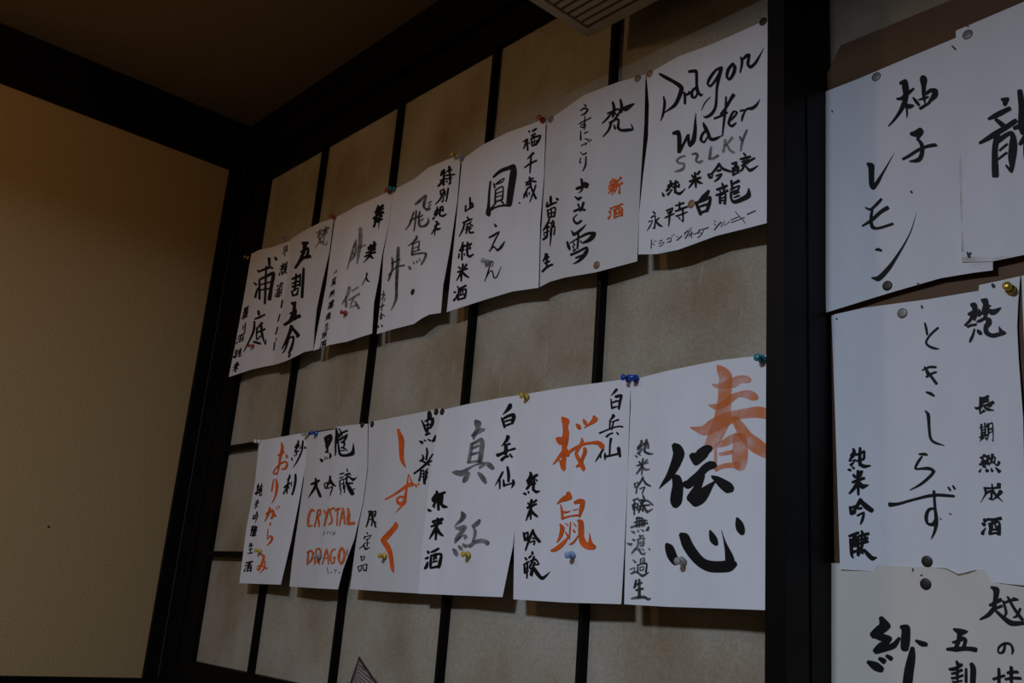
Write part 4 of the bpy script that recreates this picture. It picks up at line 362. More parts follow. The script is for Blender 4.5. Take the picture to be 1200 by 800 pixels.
 ('s7','character','black','''906 2554 -15 0 914 2570 -33 -1 944 2626 -41 -16 848 2669 -27 -22 834 2676 -12 -10;1008 2650 -10 -8 996 2655 -22 -19 877 2709 -33 -25 807 2758 -28 7 980 2766 -28 6 887 2826 -29 -21 875 2834 -13 -9;675 2753 -9 1 682 2763 -21 2 740 2842 -36 4 753 2860 -16 2;827 2805 -8 3 837 2815 -17 6 880 2857 -22 7 891 2869 -10 3;931 2660 6 9 947 2660 12 21 1070 2656 13 24 1168 2652 11 21 1185 2652 5 9;1093 2598 -16 -4 1091 2611 -35 -10 1077 2739 -41 -10 1095 2855 -40 -6 1097 2871 -18 -3;985 2720 3 9 1001 2722 7 20 1200 2738 9 24 1222 2741 4 11;1198 2687 -14 -4 1197 2698 -31 -10 1191 2762 -36 -10 1190 2775 -17 -5;1071 2829 -5 10 1094 2839 -12 23 1238 2902 12 32 1415 2844 9 8|
1596 2615 -11 2 1608 2627 -24 5 1680 2701 -33 7 1696 2718 -15 3;1876 2607 -13 -10 1864 2615 -29 -21 1790 2660 -30 -21 1778 2667 -13 -10;1521 2737 5 9 1537 2737 12 21 1718 2743 16 29 1896 2752 12 24 1916 2753 6 11;1708 2592 -16 -4 1710 2606 -36 -8 1733 2741 -42 -10 1752 2906 -30 -7 1753 2917 -13 -3;1703 2737 -14 -9 1693 2746 -32 -20 1619 2807 -31 -21 1519 2861 -15 -11 1513 2865 -7 -5;1741 2735 -10 3 1754 2746 -22 7 1850 2835 -23 19 1951 2878 -5 13 1965 2884 -2 6|
2126 2737 -14 0 2136 2752 -32 1 2188 2836 -36 1 2198 2853 -16 0;2140 2763 5 9 2156 2764 10 20 2254 2768 -20 12 2247 2840 -28 -9 2246 2850 -13 -4;2182 2838 4 9 2198 2839 10 20 2257 2842 9 20 2273 2843 4 9;2483 2611 -13 -8 2472 2619 -29 -18 2388 2691 -32 -22 2269 2756 -22 -18 2258 2762 -10 -8;2460 2632 -11 4 2473 2645 -25 9 2580 2747 -24 19 2803 2845 -10 18 2821 2852 -5 8;2398 2761 5 9 2414 2760 11 19 2509 2754 13 23 2528 2753 6 10;2367 2849 4 9 2382 2848 10 19 2535 2841 -29 10 2465 2903 -26 -20 2336 2948 -11 -11 2329 2951 -5 -5|
2818 2704 4 8 2833 2703 9 19 2968 2699 10 23 2986 2698 5 10;2856 2778 -10 -1 2857 2786 -21 -3 2882 2931 -31 -4 2884 2945 -14 -2;2868 2791 3 7 2880 2791 7 15 3014 2786 -15 12 3016 2911 -26 -5 3017 2922 -12 -2;2925 2713 -10 -3 2923 2721 -21 -5 2912 2835 -21 -6 2911 2843 -9 -2;2968 2706 -10 -2 2968 2715 -21 -4 2970 2825 -21 -4 2970 2833 -9 -2;2893 2922 4 6 2904 2920 9 15 3003 2908 8 15 3014 2907 4 7;2882 2856 2 6 2894 2856 5 15 2994 2860 4 15 3005 2860 2 7;3161 2551 -10 3 3171 2562 -22 6 3219 2616 -27 7 3230 2629 -12 3;3064 2658 3 9 3080 2659 7 19 3360 2670 8 23 3379 2671 4 10;3114 2721 2 7 3127 2722 5 15 3361 2733 7 19 3377 2733 3 8;3172 2654 -10 -2 3173 2662 -22 -4 3184 2789 -27 -5 3185 2800 -12 -2;3266 2658 -10 -2 3267 2666 -22 -4 3278 2783 -27 -5 3279 2794 -12 -2;3114 2796 6 8 3128 2793 14 18 3478 2726 14 18 3492 2724 6 8;3205 2802 -8 -5 3199 2808 -19 -11 3129 2871 -21 -16 3061 2895 -10 -10 3054 2897 -5 -5;3210 2802 -9 4 3222 2812 -19 9 3364 2933 -6 31 3596 2889 6 7'''),
 ('s7','character','black','''419 3099 -8 5 430 3108 -18 11 493 3159 -21 13 505 3170 -10 6;359 3234 4 8 373 3231 9 18 493 3210 -17 16 478 3445 -24 -14 421 3458 -8 -14 410 3460 -3 -6;289 3311 2 7 301 3310 4 15 411 3304 -19 10 335 3416 -18 -9 255 3496 -8 -5 251 3499 -4 -2;623 3259 -7 -6 614 3264 -15 -13 516 3314 -17 -14 505 3321 -8 -6;497 3304 -8 4 506 3313 -19 10 612 3413 -25 17 709 3464 -9 11 720 3470 -4 5|
824 3159 3 6 835 3158 7 14 1029 3148 8 18 1043 3148 4 8;864 3173 -9 1 869 3181 -19 1 897 3237 -24 2 902 3247 -11 1;1033 3158 -8 -4 1028 3165 -19 -9 979 3236 -19 -9 974 3243 -8 -4;785 3301 5 8 799 3300 11 18 954 3280 12 21 1074 3271 7 14 1085 3269 3 6;947 3154 -11 -3 946 3164 -25 -6 929 3324 -30 -7 901 3489 -15 -4 900 3494 -7 -2|
1111 3118 3 8 1125 3117 8 18 1378 3122 10 22 1396 3123 4 10;1239 3068 -12 -3 1239 3078 -27 -7 1237 3223 -32 -8 1236 3235 -14 -4;1094 3229 4 8 1108 3228 9 17 1298 3222 12 25 1492 3228 8 18 1507 3229 4 8;1108 3327 2 6 1120 3327 5 14 1295 3333 8 18 1473 3329 8 14 1485 3329 4 6;1338 3236 -14 -3 1338 3248 -32 -7 1341 3473 -20 -24 1281 3442 8 -10 1269 3436 4 -5;1184 3348 -8 2 1192 3356 -17 4 1241 3410 -22 5 1251 3420 -10 2|
2174 3069 -12 -8 2165 3076 -27 -17 2105 3124 -46 -39 1981 3155 -33 -33 1856 3203 -14 -13;1748 3194 -15 0 1756 3209 -34 1 1825 3338 -48 0 1893 3481 -44 0 1902 3500 -20 0;1792 3224 7 13 1815 3224 15 29 2052 3221 17 36 2189 3225 -35 20 2170 3331 -49 -20 2081 3465 -43 -21 2070 3479 -19 -9;1873 3322 4 10 1891 3323 9 21 2121 3334 10 25 2141 3335 4 11;1899 3450 5 11 1919 3450 11 25 2091 3452 11 24 2111 3452 5 11|
2557 3015 -11 0 2562 3025 -23 1 2586 3077 -33 1 2592 3091 -15 0;2385 3121 5 11 2405 3120 10 24 2585 3114 12 24 2701 3099 14 23 2720 3096 6 10;2476 3127 -8 1 2481 3135 -18 2 2512 3188 -23 3 2518 3198 -10 1;2660 3109 -8 -4 2655 3115 -17 -9 2592 3178 -17 -9 2586 3184 -8 -4;2364 3226 4 9 2381 3226 9 20 2581 3216 11 20 2721 3196 14 23 2739 3193 6 10;2485 3234 -13 -2 2486 3245 -30 -5 2488 3402 -35 -5 2488 3415 -16 -2;2492 3250 4 9 2509 3250 9 20 2650 3245 -21 14 2629 3427 -26 -23 2582 3419 0 -13 2570 3416 0 -6;2509 3315 3 6 2520 3314 6 13 2624 3308 6 13 2635 3308 3 6;2507 3360 2 6 2518 3361 4 13 2622 3364 4 13 2633 3364 2 6;2822 3015 -15 -1 2824 3029 -33 -3 2850 3158 -33 -7 2836 3201 -23 -8 2832 3210 -10 -3;2848 3100 5 7 2861 3098 10 17 3041 3070 17 26 3061 3067 8 12;2797 3199 5 9 2813 3197 11 20 3040 3168 -22 13 3002 3248 -27 -10 2997 3258 -12 -5;2840 3252 4 9 2857 3252 8 20 3002 3247 8 20 3018 3247 4 9;2811 3232 -13 -2 2811 3243 -29 -4 2816 3368 -32 2 2896 3449 -16 31 3125 3438 27 42 3314 3396 63 36 3326 3262 12 3;2867 3303 3 6 2878 3302 7 13 3037 3285 9 16 3050 3283 4 7;2888 3368 3 6 2899 3367 7 13 3044 3353 9 16 3057 3352 4 7'''),
 ('s7','character','pen','''384 3702 -7 0 384 3708 -15 -1 374 3875 -15 -1 374 3881 -7 0;391 3773 -3 3 398 3776 -6 7 476 3812 -6 7 482 3815 -3 3;455 3725 -4 2 458 3728 -8 3 476 3753 -8 3 479 3756 -4 1;502 3717 -4 1 504 3721 -9 3 523 3748 -9 3 525 3752 -4 1|
611 3745 1 4 618 3745 3 9 705 3742 3 9 712 3741 1 4;591 3797 2 4 598 3797 4 9 752 3788 -9 3 704 3839 -8 -6 617 3859 -6 -8 610 3860 -3 -4|
841 3749 2 4 848 3748 4 9 967 3734 -7 5 951 3812 -12 -3 950 3816 -5 -1;849 3814 1 4 856 3813 3 9 965 3807 3 9 972 3807 2 4;989 3686 -4 1 992 3690 -9 2 1010 3719 -9 2 1012 3723 -4 1;1037 3669 -4 0 1039 3672 -9 2 1057 3701 -9 2 1060 3705 -4 1|
1126 3724 -4 2 1132 3728 -8 5 1168 3755 -8 5 1174 3760 -4 2;1133 3816 4 3 1138 3814 8 7 1290 3761 9 8 1296 3759 4 4|
1393 3717 -6 -1 1393 3722 -13 -3 1391 3763 -13 -3 1391 3768 -6 -1;1386 3723 2 4 1393 3722 6 9 1545 3711 -9 3 1481 3774 -10 -6 1403 3835 -11 -7 1399 3838 -5 -3;1475 3689 -6 -1 1474 3694 -13 -3 1473 3726 -13 -3 1473 3730 -6 -1;1543 3669 -4 0 1546 3674 -9 1 1565 3703 -9 1 1567 3707 -4 0;1584 3660 -4 0 1586 3664 -9 1 1605 3694 -9 1 1608 3698 -4 0|
1514 3784 2 4 1521 3784 5 9 1632 3778 5 9 1638 3778 2 4;1593 3733 -6 -1 1593 3738 -13 -3 1588 3862 -13 -3 1587 3867 -6 -1;1586 3786 -5 -3 1581 3788 -10 -7 1509 3828 -10 -7 1504 3831 -5 -3|
1647 3815 2 4 1655 3815 4 9 1779 3813 4 9 1786 3813 2 4|
1843 3762 -5 -3 1840 3766 -12 -6 1788 3831 -12 -6 1784 3835 -5 -3;1822 3778 1 4 1830 3779 3 9 1966 3786 -9 3 1898 3873 -9 -6 1784 3908 -8 -8 1778 3909 -4 -4;1832 3807 -4 2 1838 3812 -8 5 1899 3857 -8 4 1905 3862 -4 2|
1969 3789 2 4 1976 3789 4 9 2112 3790 3 9 2119 3790 2 4|
2289 3700 -3 2 2295 3705 -8 5 2327 3728 -8 5 2333 3732 -3 2;2285 3762 -3 3 2291 3766 -6 6 2328 3787 -6 6 2335 3790 -3 3;2294 3878 4 3 2299 3875 9 7 2483 3771 9 7 2488 3768 4 3|
2517 3771 -6 -1 2517 3776 -12 -2 2514 3831 -11 -4 2479 3856 -10 -6 2474 3859 -5 -3;2595 3760 -6 -1 2594 3764 -12 -3 2575 3847 -6 5 2743 3798 7 8 2750 3796 3 3|
2785 3776 2 4 2791 3775 5 8 3001 3749 5 8 3008 3748 2 4;2806 3825 2 4 2813 3824 4 8 3164 3791 4 8 3171 3791 2 4;2930 3652 -4 2 2935 3657 -9 4 3185 3884 -10 4 3190 3888 -4 2|
3262 3750 3 4 3270 3749 6 10 3498 3722 6 10 3506 3721 3 4'''),
 ('s6','character','black','''2636 640 6 8 2652 639 13 18 2873 632 18 23 3047 611 14 17 3061 609 6 7;2816 410 -17 -1 2823 424 -37 -3 2894 585 -61 -12 2860 759 -38 -11 2858 771 -17 -5;2855 621 -11 -7 2846 627 -24 -15 2664 745 -31 -20 2472 821 -15 -11 2465 824 -7 -5;2862 650 -7 4 2876 659 -16 10 2998 732 -21 14 3017 743 -10 6;3061 642 6 8 3076 641 12 17 3351 614 20 28 3601 577 6 8;3109 410 -17 -1 3115 424 -37 -2 3175 578 -55 -7 3170 706 -46 -9 3170 722 -21 -4;3184 596 -12 -5 3177 604 -26 -11 3061 742 -33 -17 2895 843 -19 -12 2887 847 -9 -5;3158 624 -3 9 3180 630 -7 20 3357 681 12 28 3644 583 9 8;2819 864 -21 -8 2811 878 -46 -17 2737 1017 -34 -17 2542 1124 -16 -10 2535 1128 -7 -5;2740 870 10 13 2766 869 21 29 3071 845 -23 19 3088 1025 -49 7 3226 1105 -12 30 3520 1133 15 34 3616 1119 32 13 3549 1009 16 -1;2927 941 -12 0 2933 952 -26 -1 2976 1035 -44 0 2984 1051 -20 0'''),
 ('s6','character','black','''1678 229 -5 3 1688 236 -11 7 1769 286 -22 13 1789 298 -10 6;1541 332 5 6 1553 333 12 14 1747 335 0 20 1848 394 -39 -5 1736 463 -20 -17 1601 459 -8 -11 1592 458 -3 -5|
1511 633 7 8 1525 634 15 17 1783 623 16 18 1992 600 13 15 2005 599 6 7;1742 511 -9 -2 1743 518 -20 -4 1762 672 -30 -9 1708 768 -19 -21 1608 731 24 2 1670 681 12 15 1796 721 -21 3 1762 831 -20 -6 1760 837 -9 -3|
1619 818 -10 -3 1620 825 -22 -7 1644 1028 -37 -11 1645 1040 -17 -5;1758 913 5 6 1771 912 12 15 1907 900 11 15 1920 899 5 7;1791 1035 -2 4 1802 1038 -4 10 1954 1087 -5 15 1971 1092 -2 7|
1681 1179 5 5 1691 1177 11 12 1888 1143 -18 9 1848 1189 -18 -8 1844 1194 -8 -4;1671 1311 -6 2 1680 1318 -13 6 1780 1388 -4 15 1915 1374 14 17 1931 1372 6 8;1949 1096 -7 1 1956 1103 -16 3 1998 1147 -20 3 2006 1156 -9 1;2020 1083 -7 1 2027 1089 -15 3 2068 1129 -19 4 2077 1137 -9 2|
1697 1446 -9 -2 1696 1453 -20 -5 1681 1558 -18 10 1736 1556 5 9 1744 1556 3 4;1907 1454 -11 -2 1907 1463 -24 -5 1910 1648 -33 -10 1813 1764 -14 -6 1809 1768 -6 -3'''),
 ('s6','character','black','''1567 2120 8 13 1596 2122 18 29 1799 2120 23 34 2045 2094 52 13 1993 2058 18 -8 1981 2050 8 -3;1780 1928 -19 -2 1784 1942 -42 -3 1831 2091 -53 -8 1805 2199 -23 -11 1682 2232 -5 -4;1898 2024 -26 4 1917 2047 -58 8 1999 2143 -69 9 2022 2170 -31 4;1541 2283 -7 4 1556 2291 -15 9 1690 2364 0 35 1814 2339 17 17 1829 2336 8 8|
1490 2598 7 13 1518 2599 16 28 1749 2595 6 30 1959 2636 -5 25 1987 2642 -2 11;1902 2447 -21 -6 1895 2461 -46 -13 1848 2552 -50 -16 1775 2640 -29 -11 1768 2649 -13 -5;1675 2460 -18 1 1685 2475 -39 3 1774 2598 -14 23 1859 2581 19 20 1877 2578 9 9;1659 2690 -7 -5 1650 2693 -16 -11 1521 2740 -31 -12 1522 2810 -45 4 1652 2888 -2 31 1802 2852 57 13 1777 2830 17 -5 1770 2823 8 -2|
1423 3008 -13 2 1434 3019 -27 5 1521 3103 -19 38 1702 3074 32 30 1902 3001 26 17 2011 2946 6 4;1702 3103 -16 -2 1700 3115 -37 -5 1685 3240 -43 -7 1645 3428 -37 -7 1643 3440 -17 -3;1230 3211 -17 0 1237 3224 -38 0 1301 3353 -63 3 1350 3431 -21 2;1331 3272 11 12 1696 3213 17 20 2047 3157 12 32 2292 3186 -82 21 2241 3248 -74 -39 2065 3310 -37 -38 1841 3340 -12 -17;1481 3272 -11 1 1488 3281 -25 3 1537 3344 -34 4 1546 3356 -15 2;1452 3338 -11 1 1459 3347 -25 3 1508 3410 -30 4 1515 3421 -13 2;1760 3268 -10 3 1769 3276 -22 6 1816 3323 -27 7 1826 3333 -12 3;1354 3536 8 12 1381 3534 18 27 1682 3502 19 26 1985 3452 -29 28 2006 3522 -71 -15 1877 3617 -60 -33 1670 3706 -30 -26 1452 3743 -7 -8;1552 3629 6 9 1572 3626 14 20 1802 3596 14 20 1823 3594 6 9;1451 3464 7 8 1468 3461 15 17 1584 3442 14 17 1600 3440 7 8'''),
 ('s6','character','orange','''3008 2110 -14 -1 3022 2157 -46 -3 3027 2173 -21 -1;2894 2193 7 8 2909 2190 16 17 3003 2173 11 14 3126 2167 13 22 3148 2165 6 10;2934 2194 -18 2 2976 2248 -58 6 2993 2270 -26 3;3105 2178 -20 -9 3091 2191 -45 -20 3067 2213 -27 -12 3039 2235 -6 -3;2846 2265 5 8 2864 2265 10 17 3006 2261 10 14 3134 2238 20 22 3153 2235 9 10;2860 2323 6 10 2882 2322 14 22 3018 2315 13 17 3127 2295 25 27 3153 2291 11 12;3013 2241 -15 -2 3013 2252 -33 -5 3020 2452 -15 -18 2971 2426 5 -3;3002 2324 -21 -9 2988 2337 -47 -20 2931 2392 -25 -14 2849 2422 -5 -4;3038 2336 -14 5 3095 2378 -44 17 3120 2396 -20 8;3330 2126 -16 -9 3314 2136 -36 -21 3248 2181 -18 -15 3164 2194 -3 -4;3181 2172 -21 -3 3181 2188 -46 -7 3179 2329 -27 -7 3092 2453 -7 -2;3163 2290 6 9 3182 2288 14 20 3279 2277 13 16 3369 2256 24 26 3391 2251 11 11;3276 2261 -15 -2 3277 2272 -33 -4 3283 2374 -27 -4 3283 2466 -44 -6 3283 2481 -20 -3|
2946 2728 -12 6 2996 2759 -39 20 3023 2775 -18 9;2904 2799 -13 6 2952 2828 -40 20 2980 2845 -18 9;2870 2967 20 10 2887 2955 44 22 2937 2922 26 13 3008 2866 6 3;3054 2739 4 7 3069 2738 8 15 3251 2727 7 12 3414 2710 12 20 3433 2709 5 9;3106 2790 -14 -1 3107 2802 -32 -3 3115 2883 -26 -3 3121 2972 -43 -5 3122 2986 -19 -2;3076 2802 4 9 3095 2801 10 20 3381 2788 -15 11 3385 2953 -43 -5 3386 2968 -19 -2;3204 2739 -13 -4 3198 2748 -28 -10 3162 2803 -25 -6 3163 2864 -40 -5 3164 2877 -18 -2;3284 2717 -15 -2 3284 2728 -33 -5 3278 2856 -15 11 3363 2847 16 26 3386 2845 7 12;3107 2895 4 9 3127 2895 9 20 3253 2890 9 16 3360 2879 16 25 3383 2876 7 11;3115 2965 5 8 3132 2963 12 18 3276 2950 9 15 3377 2942 13 24 3399 2941 6 11'''),
 ('s6','character','black','''409 1956 -25 -9 411 1972 -56 -21 429 2117 -71 -26 432 2137 -32 -12;245 2039 -18 -7 244 2049 -40 -16 238 2155 -33 12 566 2192 22 26 590 2193 10 11;206 2134 11 14 236 2139 25 32 470 2177 20 27 725 2208 15 21 745 2211 7 9;694 2100 -14 3 714 2115 -30 6 783 2166 -45 9 812 2187 -20 4|
262 2227 -21 -6 269 2242 -46 -13 360 2456 -61 -16 368 2476 -28 -7;259 2259 9 12 284 2263 20 27 661 2316 -34 12 631 2510 -59 -19 628 2526 -27 -9;339 2355 5 9 362 2360 12 21 621 2412 13 24 647 2416 6 11;470 2288 -18 -6 471 2299 -39 -14 493 2487 -47 -16 494 2500 -21 -7;338 2451 5 9 360 2456 11 21 631 2510 12 24 657 2514 5 11|
422 2497 -19 -11 411 2504 -43 -24 290 2583 -49 -28 109 2674 -34 -20 98 2680 -15 -9;332 2547 -9 3 352 2559 -20 8 456 2625 -21 7 475 2637 -9 3;144 2645 8 12 169 2649 19 26 430 2691 18 26 456 2695 8 12;324 2585 -18 -6 324 2595 -39 -14 321 2864 -53 -19 321 2879 -24 -8;129 2745 7 9 149 2748 15 21 408 2789 15 21 429 2792 7 10;106 2894 16 16 135 2894 36 35 324 2895 31 30 349 2896 14 14;128 2765 -11 0 140 2775 -23 1 225 2848 -29 1 240 2861 -13 1;620 2588 -13 -8 607 2593 -29 -19 489 2636 -31 -21 475 2639 -14 -10;468 2633 7 10 489 2636 15 20 643 2647 -30 11 620 2745 -43 -14 617 2756 -19 -6;495 2685 4 7 512 2687 8 16 636 2705 7 15 652 2707 4 7;480 2757 8 10 500 2758 18 20 682 2761 -27 13 663 2932 -42 -12 662 2944 -19 -5;500 2748 -16 -5 500 2758 -37 -12 501 2922 -44 -14 502 2935 -19 -6;554 2658 -16 -5 553 2668 -36 -11 516 2956 -43 -14 486 3174 -14 -6|
292 3267 -19 -8 288 3278 -42 -17 261 3362 -47 -22 174 3426 -32 -17 166 3434 -14 -8;215 3399 8 9 233 3399 18 21 443 3403 21 25 465 3403 9 11;351 3298 -22 -7 350 3313 -50 -17 341 3569 -48 -15 341 3583 -22 -7;218 3490 6 9 237 3492 13 21 475 3518 15 24 498 3520 6 10;126 3673 16 13 146 3669 35 28 331 3626 33 32 605 3620 21 25 628 3618 9 11'''),
 ('s5','character','black_soft','''1810 1025 32 25 2107 946 46 45 2477 935 32 52 2660 946 -78 59 2714 1081 -146 -24 2680 1367 -146 -37 2657 1659 -137 -32 2654 1868 -115 -3 2695 1908 -36 8;1705 1093 -20 -6 1704 1106 -45 -14 1700 1383 -54 -15 1735 1691 -70 -19 1748 1905 -122 -22 1792 1978 -50 -4 1803 1996 -23 -2;1692 1841 20 23 1738 1840 44 50 2110 1824 16 24 2511 1853 11 32 2690 1874 12 46 2734 1879 6 21;1955 1235 8 6 1966 1232 18 14 2149 1189 21 19 2329 1162 -19 10 2267 1235 -18 -13 2006 1242 -12 -15 1993 1242 -5 -7;1875 1179 -15 -2 1881 1191 -33 -4 1940 1311 -41 -5 1948 1326 -18 -2;1992 1376 -15 -4 1994 1387 -34 -8 2031 1715 -42 -10 2033 1728 -19 -4;1976 1388 8 9 1994 1387 18 20 2309 1368 -18 16 2340 1670 -39 -7 2341 1684 -17 -3;2021 1482 5 7 2035 1482 11 15 2286 1479 11 14 2299 1479 5 6;2022 1567 4 7 2036 1568 9 15 2303 1580 9 14 2317 1580 4 6;1994 1689 7 9 2012 1689 15 20 2342 1683 14 19 2359 1682 6 8;2067 1714 -12 -8 2055 1720 -27 -17 1875 1799 -21 -13 1866 1803 -9 -6;2259 1691 -9 4 2273 1701 -20 9 2394 1784 -30 14 2415 1798 -13 6|
2069 2227 -8 2 2079 2236 -18 4 2162 2307 -42 11 2184 2325 -19 5;1859 2534 7 9 1876 2533 16 19 2084 2514 25 28 2303 2478 -35 17 2164 2623 -29 -13 1907 2889 -15 -7;1896 2872 8 6 1906 2868 18 13 2096 2799 1 22 2247 2910 -2 30 2426 2855 40 27 2565 2740 10 5|
1993 3126 -10 -4 1989 3133 -23 -8 1835 3352 -31 -11 1696 3553 -19 -7 1693 3558 -8 -3;1713 3521 8 4 1719 3516 17 9 1913 3366 14 16 2028 3386 -22 12 2103 3542 -19 15 2230 3543 21 16 2421 3329 11 4;1915 3127 -1 5 1927 3130 -3 10 2065 3167 -20 4 2021 3270 -20 -6 2018 3276 -9 -3'''),
 ('s5','character','black','''3251 142 -13 0 3259 153 -29 1 3291 196 -40 1 3302 212 -18 0;3038 393 10 9 3055 389 22 21 3206 359 -9 24 3235 394 -30 -6 3167 468 -28 -13 3160 475 -13 -6;3217 379 -15 -7 3209 389 -34 -15 3120 502 -40 -16 3077 566 -23 -9 3073 573 -10 -4;3208 391 -16 -2 3211 404 -36 -5 3262 628 -43 -6 3266 642 -19 -3;3286 439 -10 1 3294 448 -21 3 3336 492 -26 3 3345 503 -12 1;3402 201 11 11 3424 198 25 25 3528 183 30 28 3615 162 16 14 3626 159 7 6;3368 308 8 8 3383 306 19 17 3538 276 -9 21 3567 310 -27 2 3576 321 -12 1;3397 324 3 6 3411 325 6 14 3544 335 7 18 3561 336 3 8;3347 374 6 8 3364 374 13 18 3572 368 17 28 3779 377 -45 17 3735 468 -50 -21 3616 560 -42 -21 3602 572 -19 -9;3387 381 -16 -1 3393 393 -36 -3 3462 563 -42 -3 3468 577 -19 -1;3440 476 4 6 3453 476 10 14 3659 469 12 17 3676 468 5 8;3522 394 -11 -2 3524 403 -24 -4 3549 549 -30 -5 3550 559 -14 -2;3445 563 5 8 3463 563 11 18 3616 561 13 21 3636 560 6 9|
3553 735 -18 -12 3532 744 -40 -27 3458 774 -36 -24 3287 845 -19 -12 3277 850 -8 -6;3169 1045 9 7 3182 1041 19 16 3378 987 24 23 3675 949 20 23 3696 947 9 10;3436 787 -16 -3 3435 799 -36 -7 3430 995 -42 -8 3425 1204 -24 -4 3424 1212 -11 -2|
3403 1287 -15 0 3409 1299 -34 -1 3443 1375 -45 -1 3451 1392 -20 -1;3425 1361 5 8 3441 1360 12 18 3587 1353 14 21 3606 1352 6 9;3258 1424 7 9 3277 1423 16 21 3473 1408 9 24 3699 1454 -1 26 3727 1460 -1 12;3313 1439 -4 6 3330 1445 -9 14 3515 1514 -9 14 3531 1520 -4 6;3270 1483 5 8 3287 1482 12 18 3508 1470 14 21 3527 1469 6 9;3335 1581 10 9 3352 1577 22 20 3494 1540 22 20 3511 1535 10 9;3243 1746 17 7 3252 1735 39 16 3357 1606 33 13 3364 1597 15 6;3367 1671 -11 -1 3368 1679 -24 -3 3384 1781 -30 -4 3385 1791 -13 -2;3465 1670 -10 -1 3467 1678 -23 -3 3476 1736 -29 -4 3477 1746 -13 -2;3414 1376 -12 0 3420 1386 -28 1 3553 1605 -37 3 3758 1857 -44 6 3773 1875 -20 3;3716 1532 -12 -4 3712 1541 -28 -9 3641 1702 -34 -11 3527 1912 -17 -6 3524 1917 -8 -3;3230 1795 9 4 3236 1789 21 10 3314 1714 27 12 3322 1707 12 5;3046 1883 1 8 3064 1886 3 17 3104 1891 3 20 3125 1894 1 9'''),
 ('s5','character','black','''683 1218 -22 -7 686 1232 -49 -15 760 1512 -59 -18 764 1529 -27 -8;489 1356 -22 -8 490 1370 -50 -17 503 1510 -31 17 640 1512 23 23 883 1523 29 28 907 1524 13 13;825 1388 -17 -4 833 1401 -38 -8 906 1519 -57 -12 918 1538 -26 -5|
605 1681 -19 -1 621 1698 -41 -2 692 1768 -50 -2 711 1788 -22 -1;386 1788 14 15 416 1790 32 33 659 1804 29 33 905 1831 23 27 931 1834 10 12;506 1803 -22 -9 501 1814 -49 -20 449 1951 -57 -25 277 2093 -28 -14 270 2099 -13 -6;572 1876 7 10 594 1879 16 21 716 1896 -35 3 609 1959 -35 -19 599 1965 -16 -9;891 1884 -14 -10 875 1886 -30 -21 759 1908 -38 -26 740 1912 -17 -12;781 1909 -9 4 801 1921 -21 8 982 2029 -26 10 1008 2044 -12 4;587 1955 6 9 609 1959 12 21 857 2004 15 25 885 2009 7 11;556 2003 6 9 579 2007 13 21 908 2063 16 25 936 2068 7 11;701 1994 -17 -7 697 2003 -39 -16 640 2119 -48 -20 634 2131 -22 -9;796 2037 -22 -5 802 2052 -48 -11 846 2160 -39 13 1054 2210 9 29 1087 2217 4 13|
524 2307 -21 -9 519 2319 -47 -19 463 2440 -55 -24 394 2500 -44 -22 384 2510 -20 -10;629 2415 -19 -11 616 2423 -43 -23 439 2532 -51 -28 424 2541 -23 -12;326 2484 5 12 354 2489 12 26 595 2534 14 30 628 2540 6 14;513 2499 -21 -6 514 2512 -47 -14 532 2769 -55 -15 533 2785 -25 -7;370 2561 -17 -6 368 2572 -38 -13 349 2684 -47 -16 347 2697 -21 -7;626 2628 -15 -1 635 2641 -34 -3 674 2697 -34 -3 682 2709 -15 -1;635 2452 9 12 660 2454 20 26 978 2483 27 36 1015 2487 12 16;766 2373 -22 -6 767 2387 -48 -14 784 2603 -65 -17 818 2746 -55 -12 822 2762 -25 -6;680 2561 8 9 700 2562 18 21 950 2571 22 26 975 2572 10 12;898 2489 -17 -4 902 2501 -37 -8 940 2607 -47 -10 944 2620 -21 -4;787 2710 -13 7 816 2726 -28 15 940 2796 2 35 1127 2783 20 19 1144 2782 9 9|
368 2913 -12 5 390 2927 -26 11 491 2990 -32 13 516 3006 -14 6;612 2888 -24 -7 612 2904 -54 -15 611 2999 -54 -15 610 3015 -24 -7;692 3027 14 8 703 3021 31 17 806 2958 48 26 823 2949 21 12;350 3058 10 11 374 3058 21 25 634 3061 22 30 858 3076 16 25 882 3078 7 11;614 2984 -24 -8 611 2999 -53 -17 574 3161 -61 -17 583 3334 -34 -8 584 3344 -15 -4;557 3069 -19 -8 548 3079 -42 -19 465 3174 -40 -19 355 3265 -24 -12 349 3270 -11 -5;583 3077 -15 3 601 3092 -33 6 765 3223 -42 17 955 3322 -16 11 973 3331 -7 5|
394 3418 -10 3 410 3429 -22 8 474 3473 -28 9 493 3486 -13 4;237 3547 4 9 257 3549 9 19 344 3559 12 28 374 3563 6 13;275 3773 18 11 292 3764 41 25 402 3710 39 18 426 3640 33 11 430 3631 15 5;458 3520 10 11 480 3519 22 24 830 3498 25 28 856 3497 11 13;485 3547 -15 -3 485 3558 -34 -7 502 3786 -49 -10 504 3802 -22 -5;477 3567 6 11 501 3568 13 24 839 3593 -36 15 803 3788 -55 -15 800 3805 -25 -7;589 3531 -15 -4 589 3541 -34 -9 582 3652 -33 -8 581 3662 -15 -4;679 3531 -15 -3 680 3542 -33 -7 694 3656 -33 -7 695 3666 -15 -3;518 3679 4 8 537 3681 10 19 781 3699 9 18 800 3700 4 8;492 3780 6 10 516 3781 13 23 791 3796 12 23 814 3798 5 10'''),
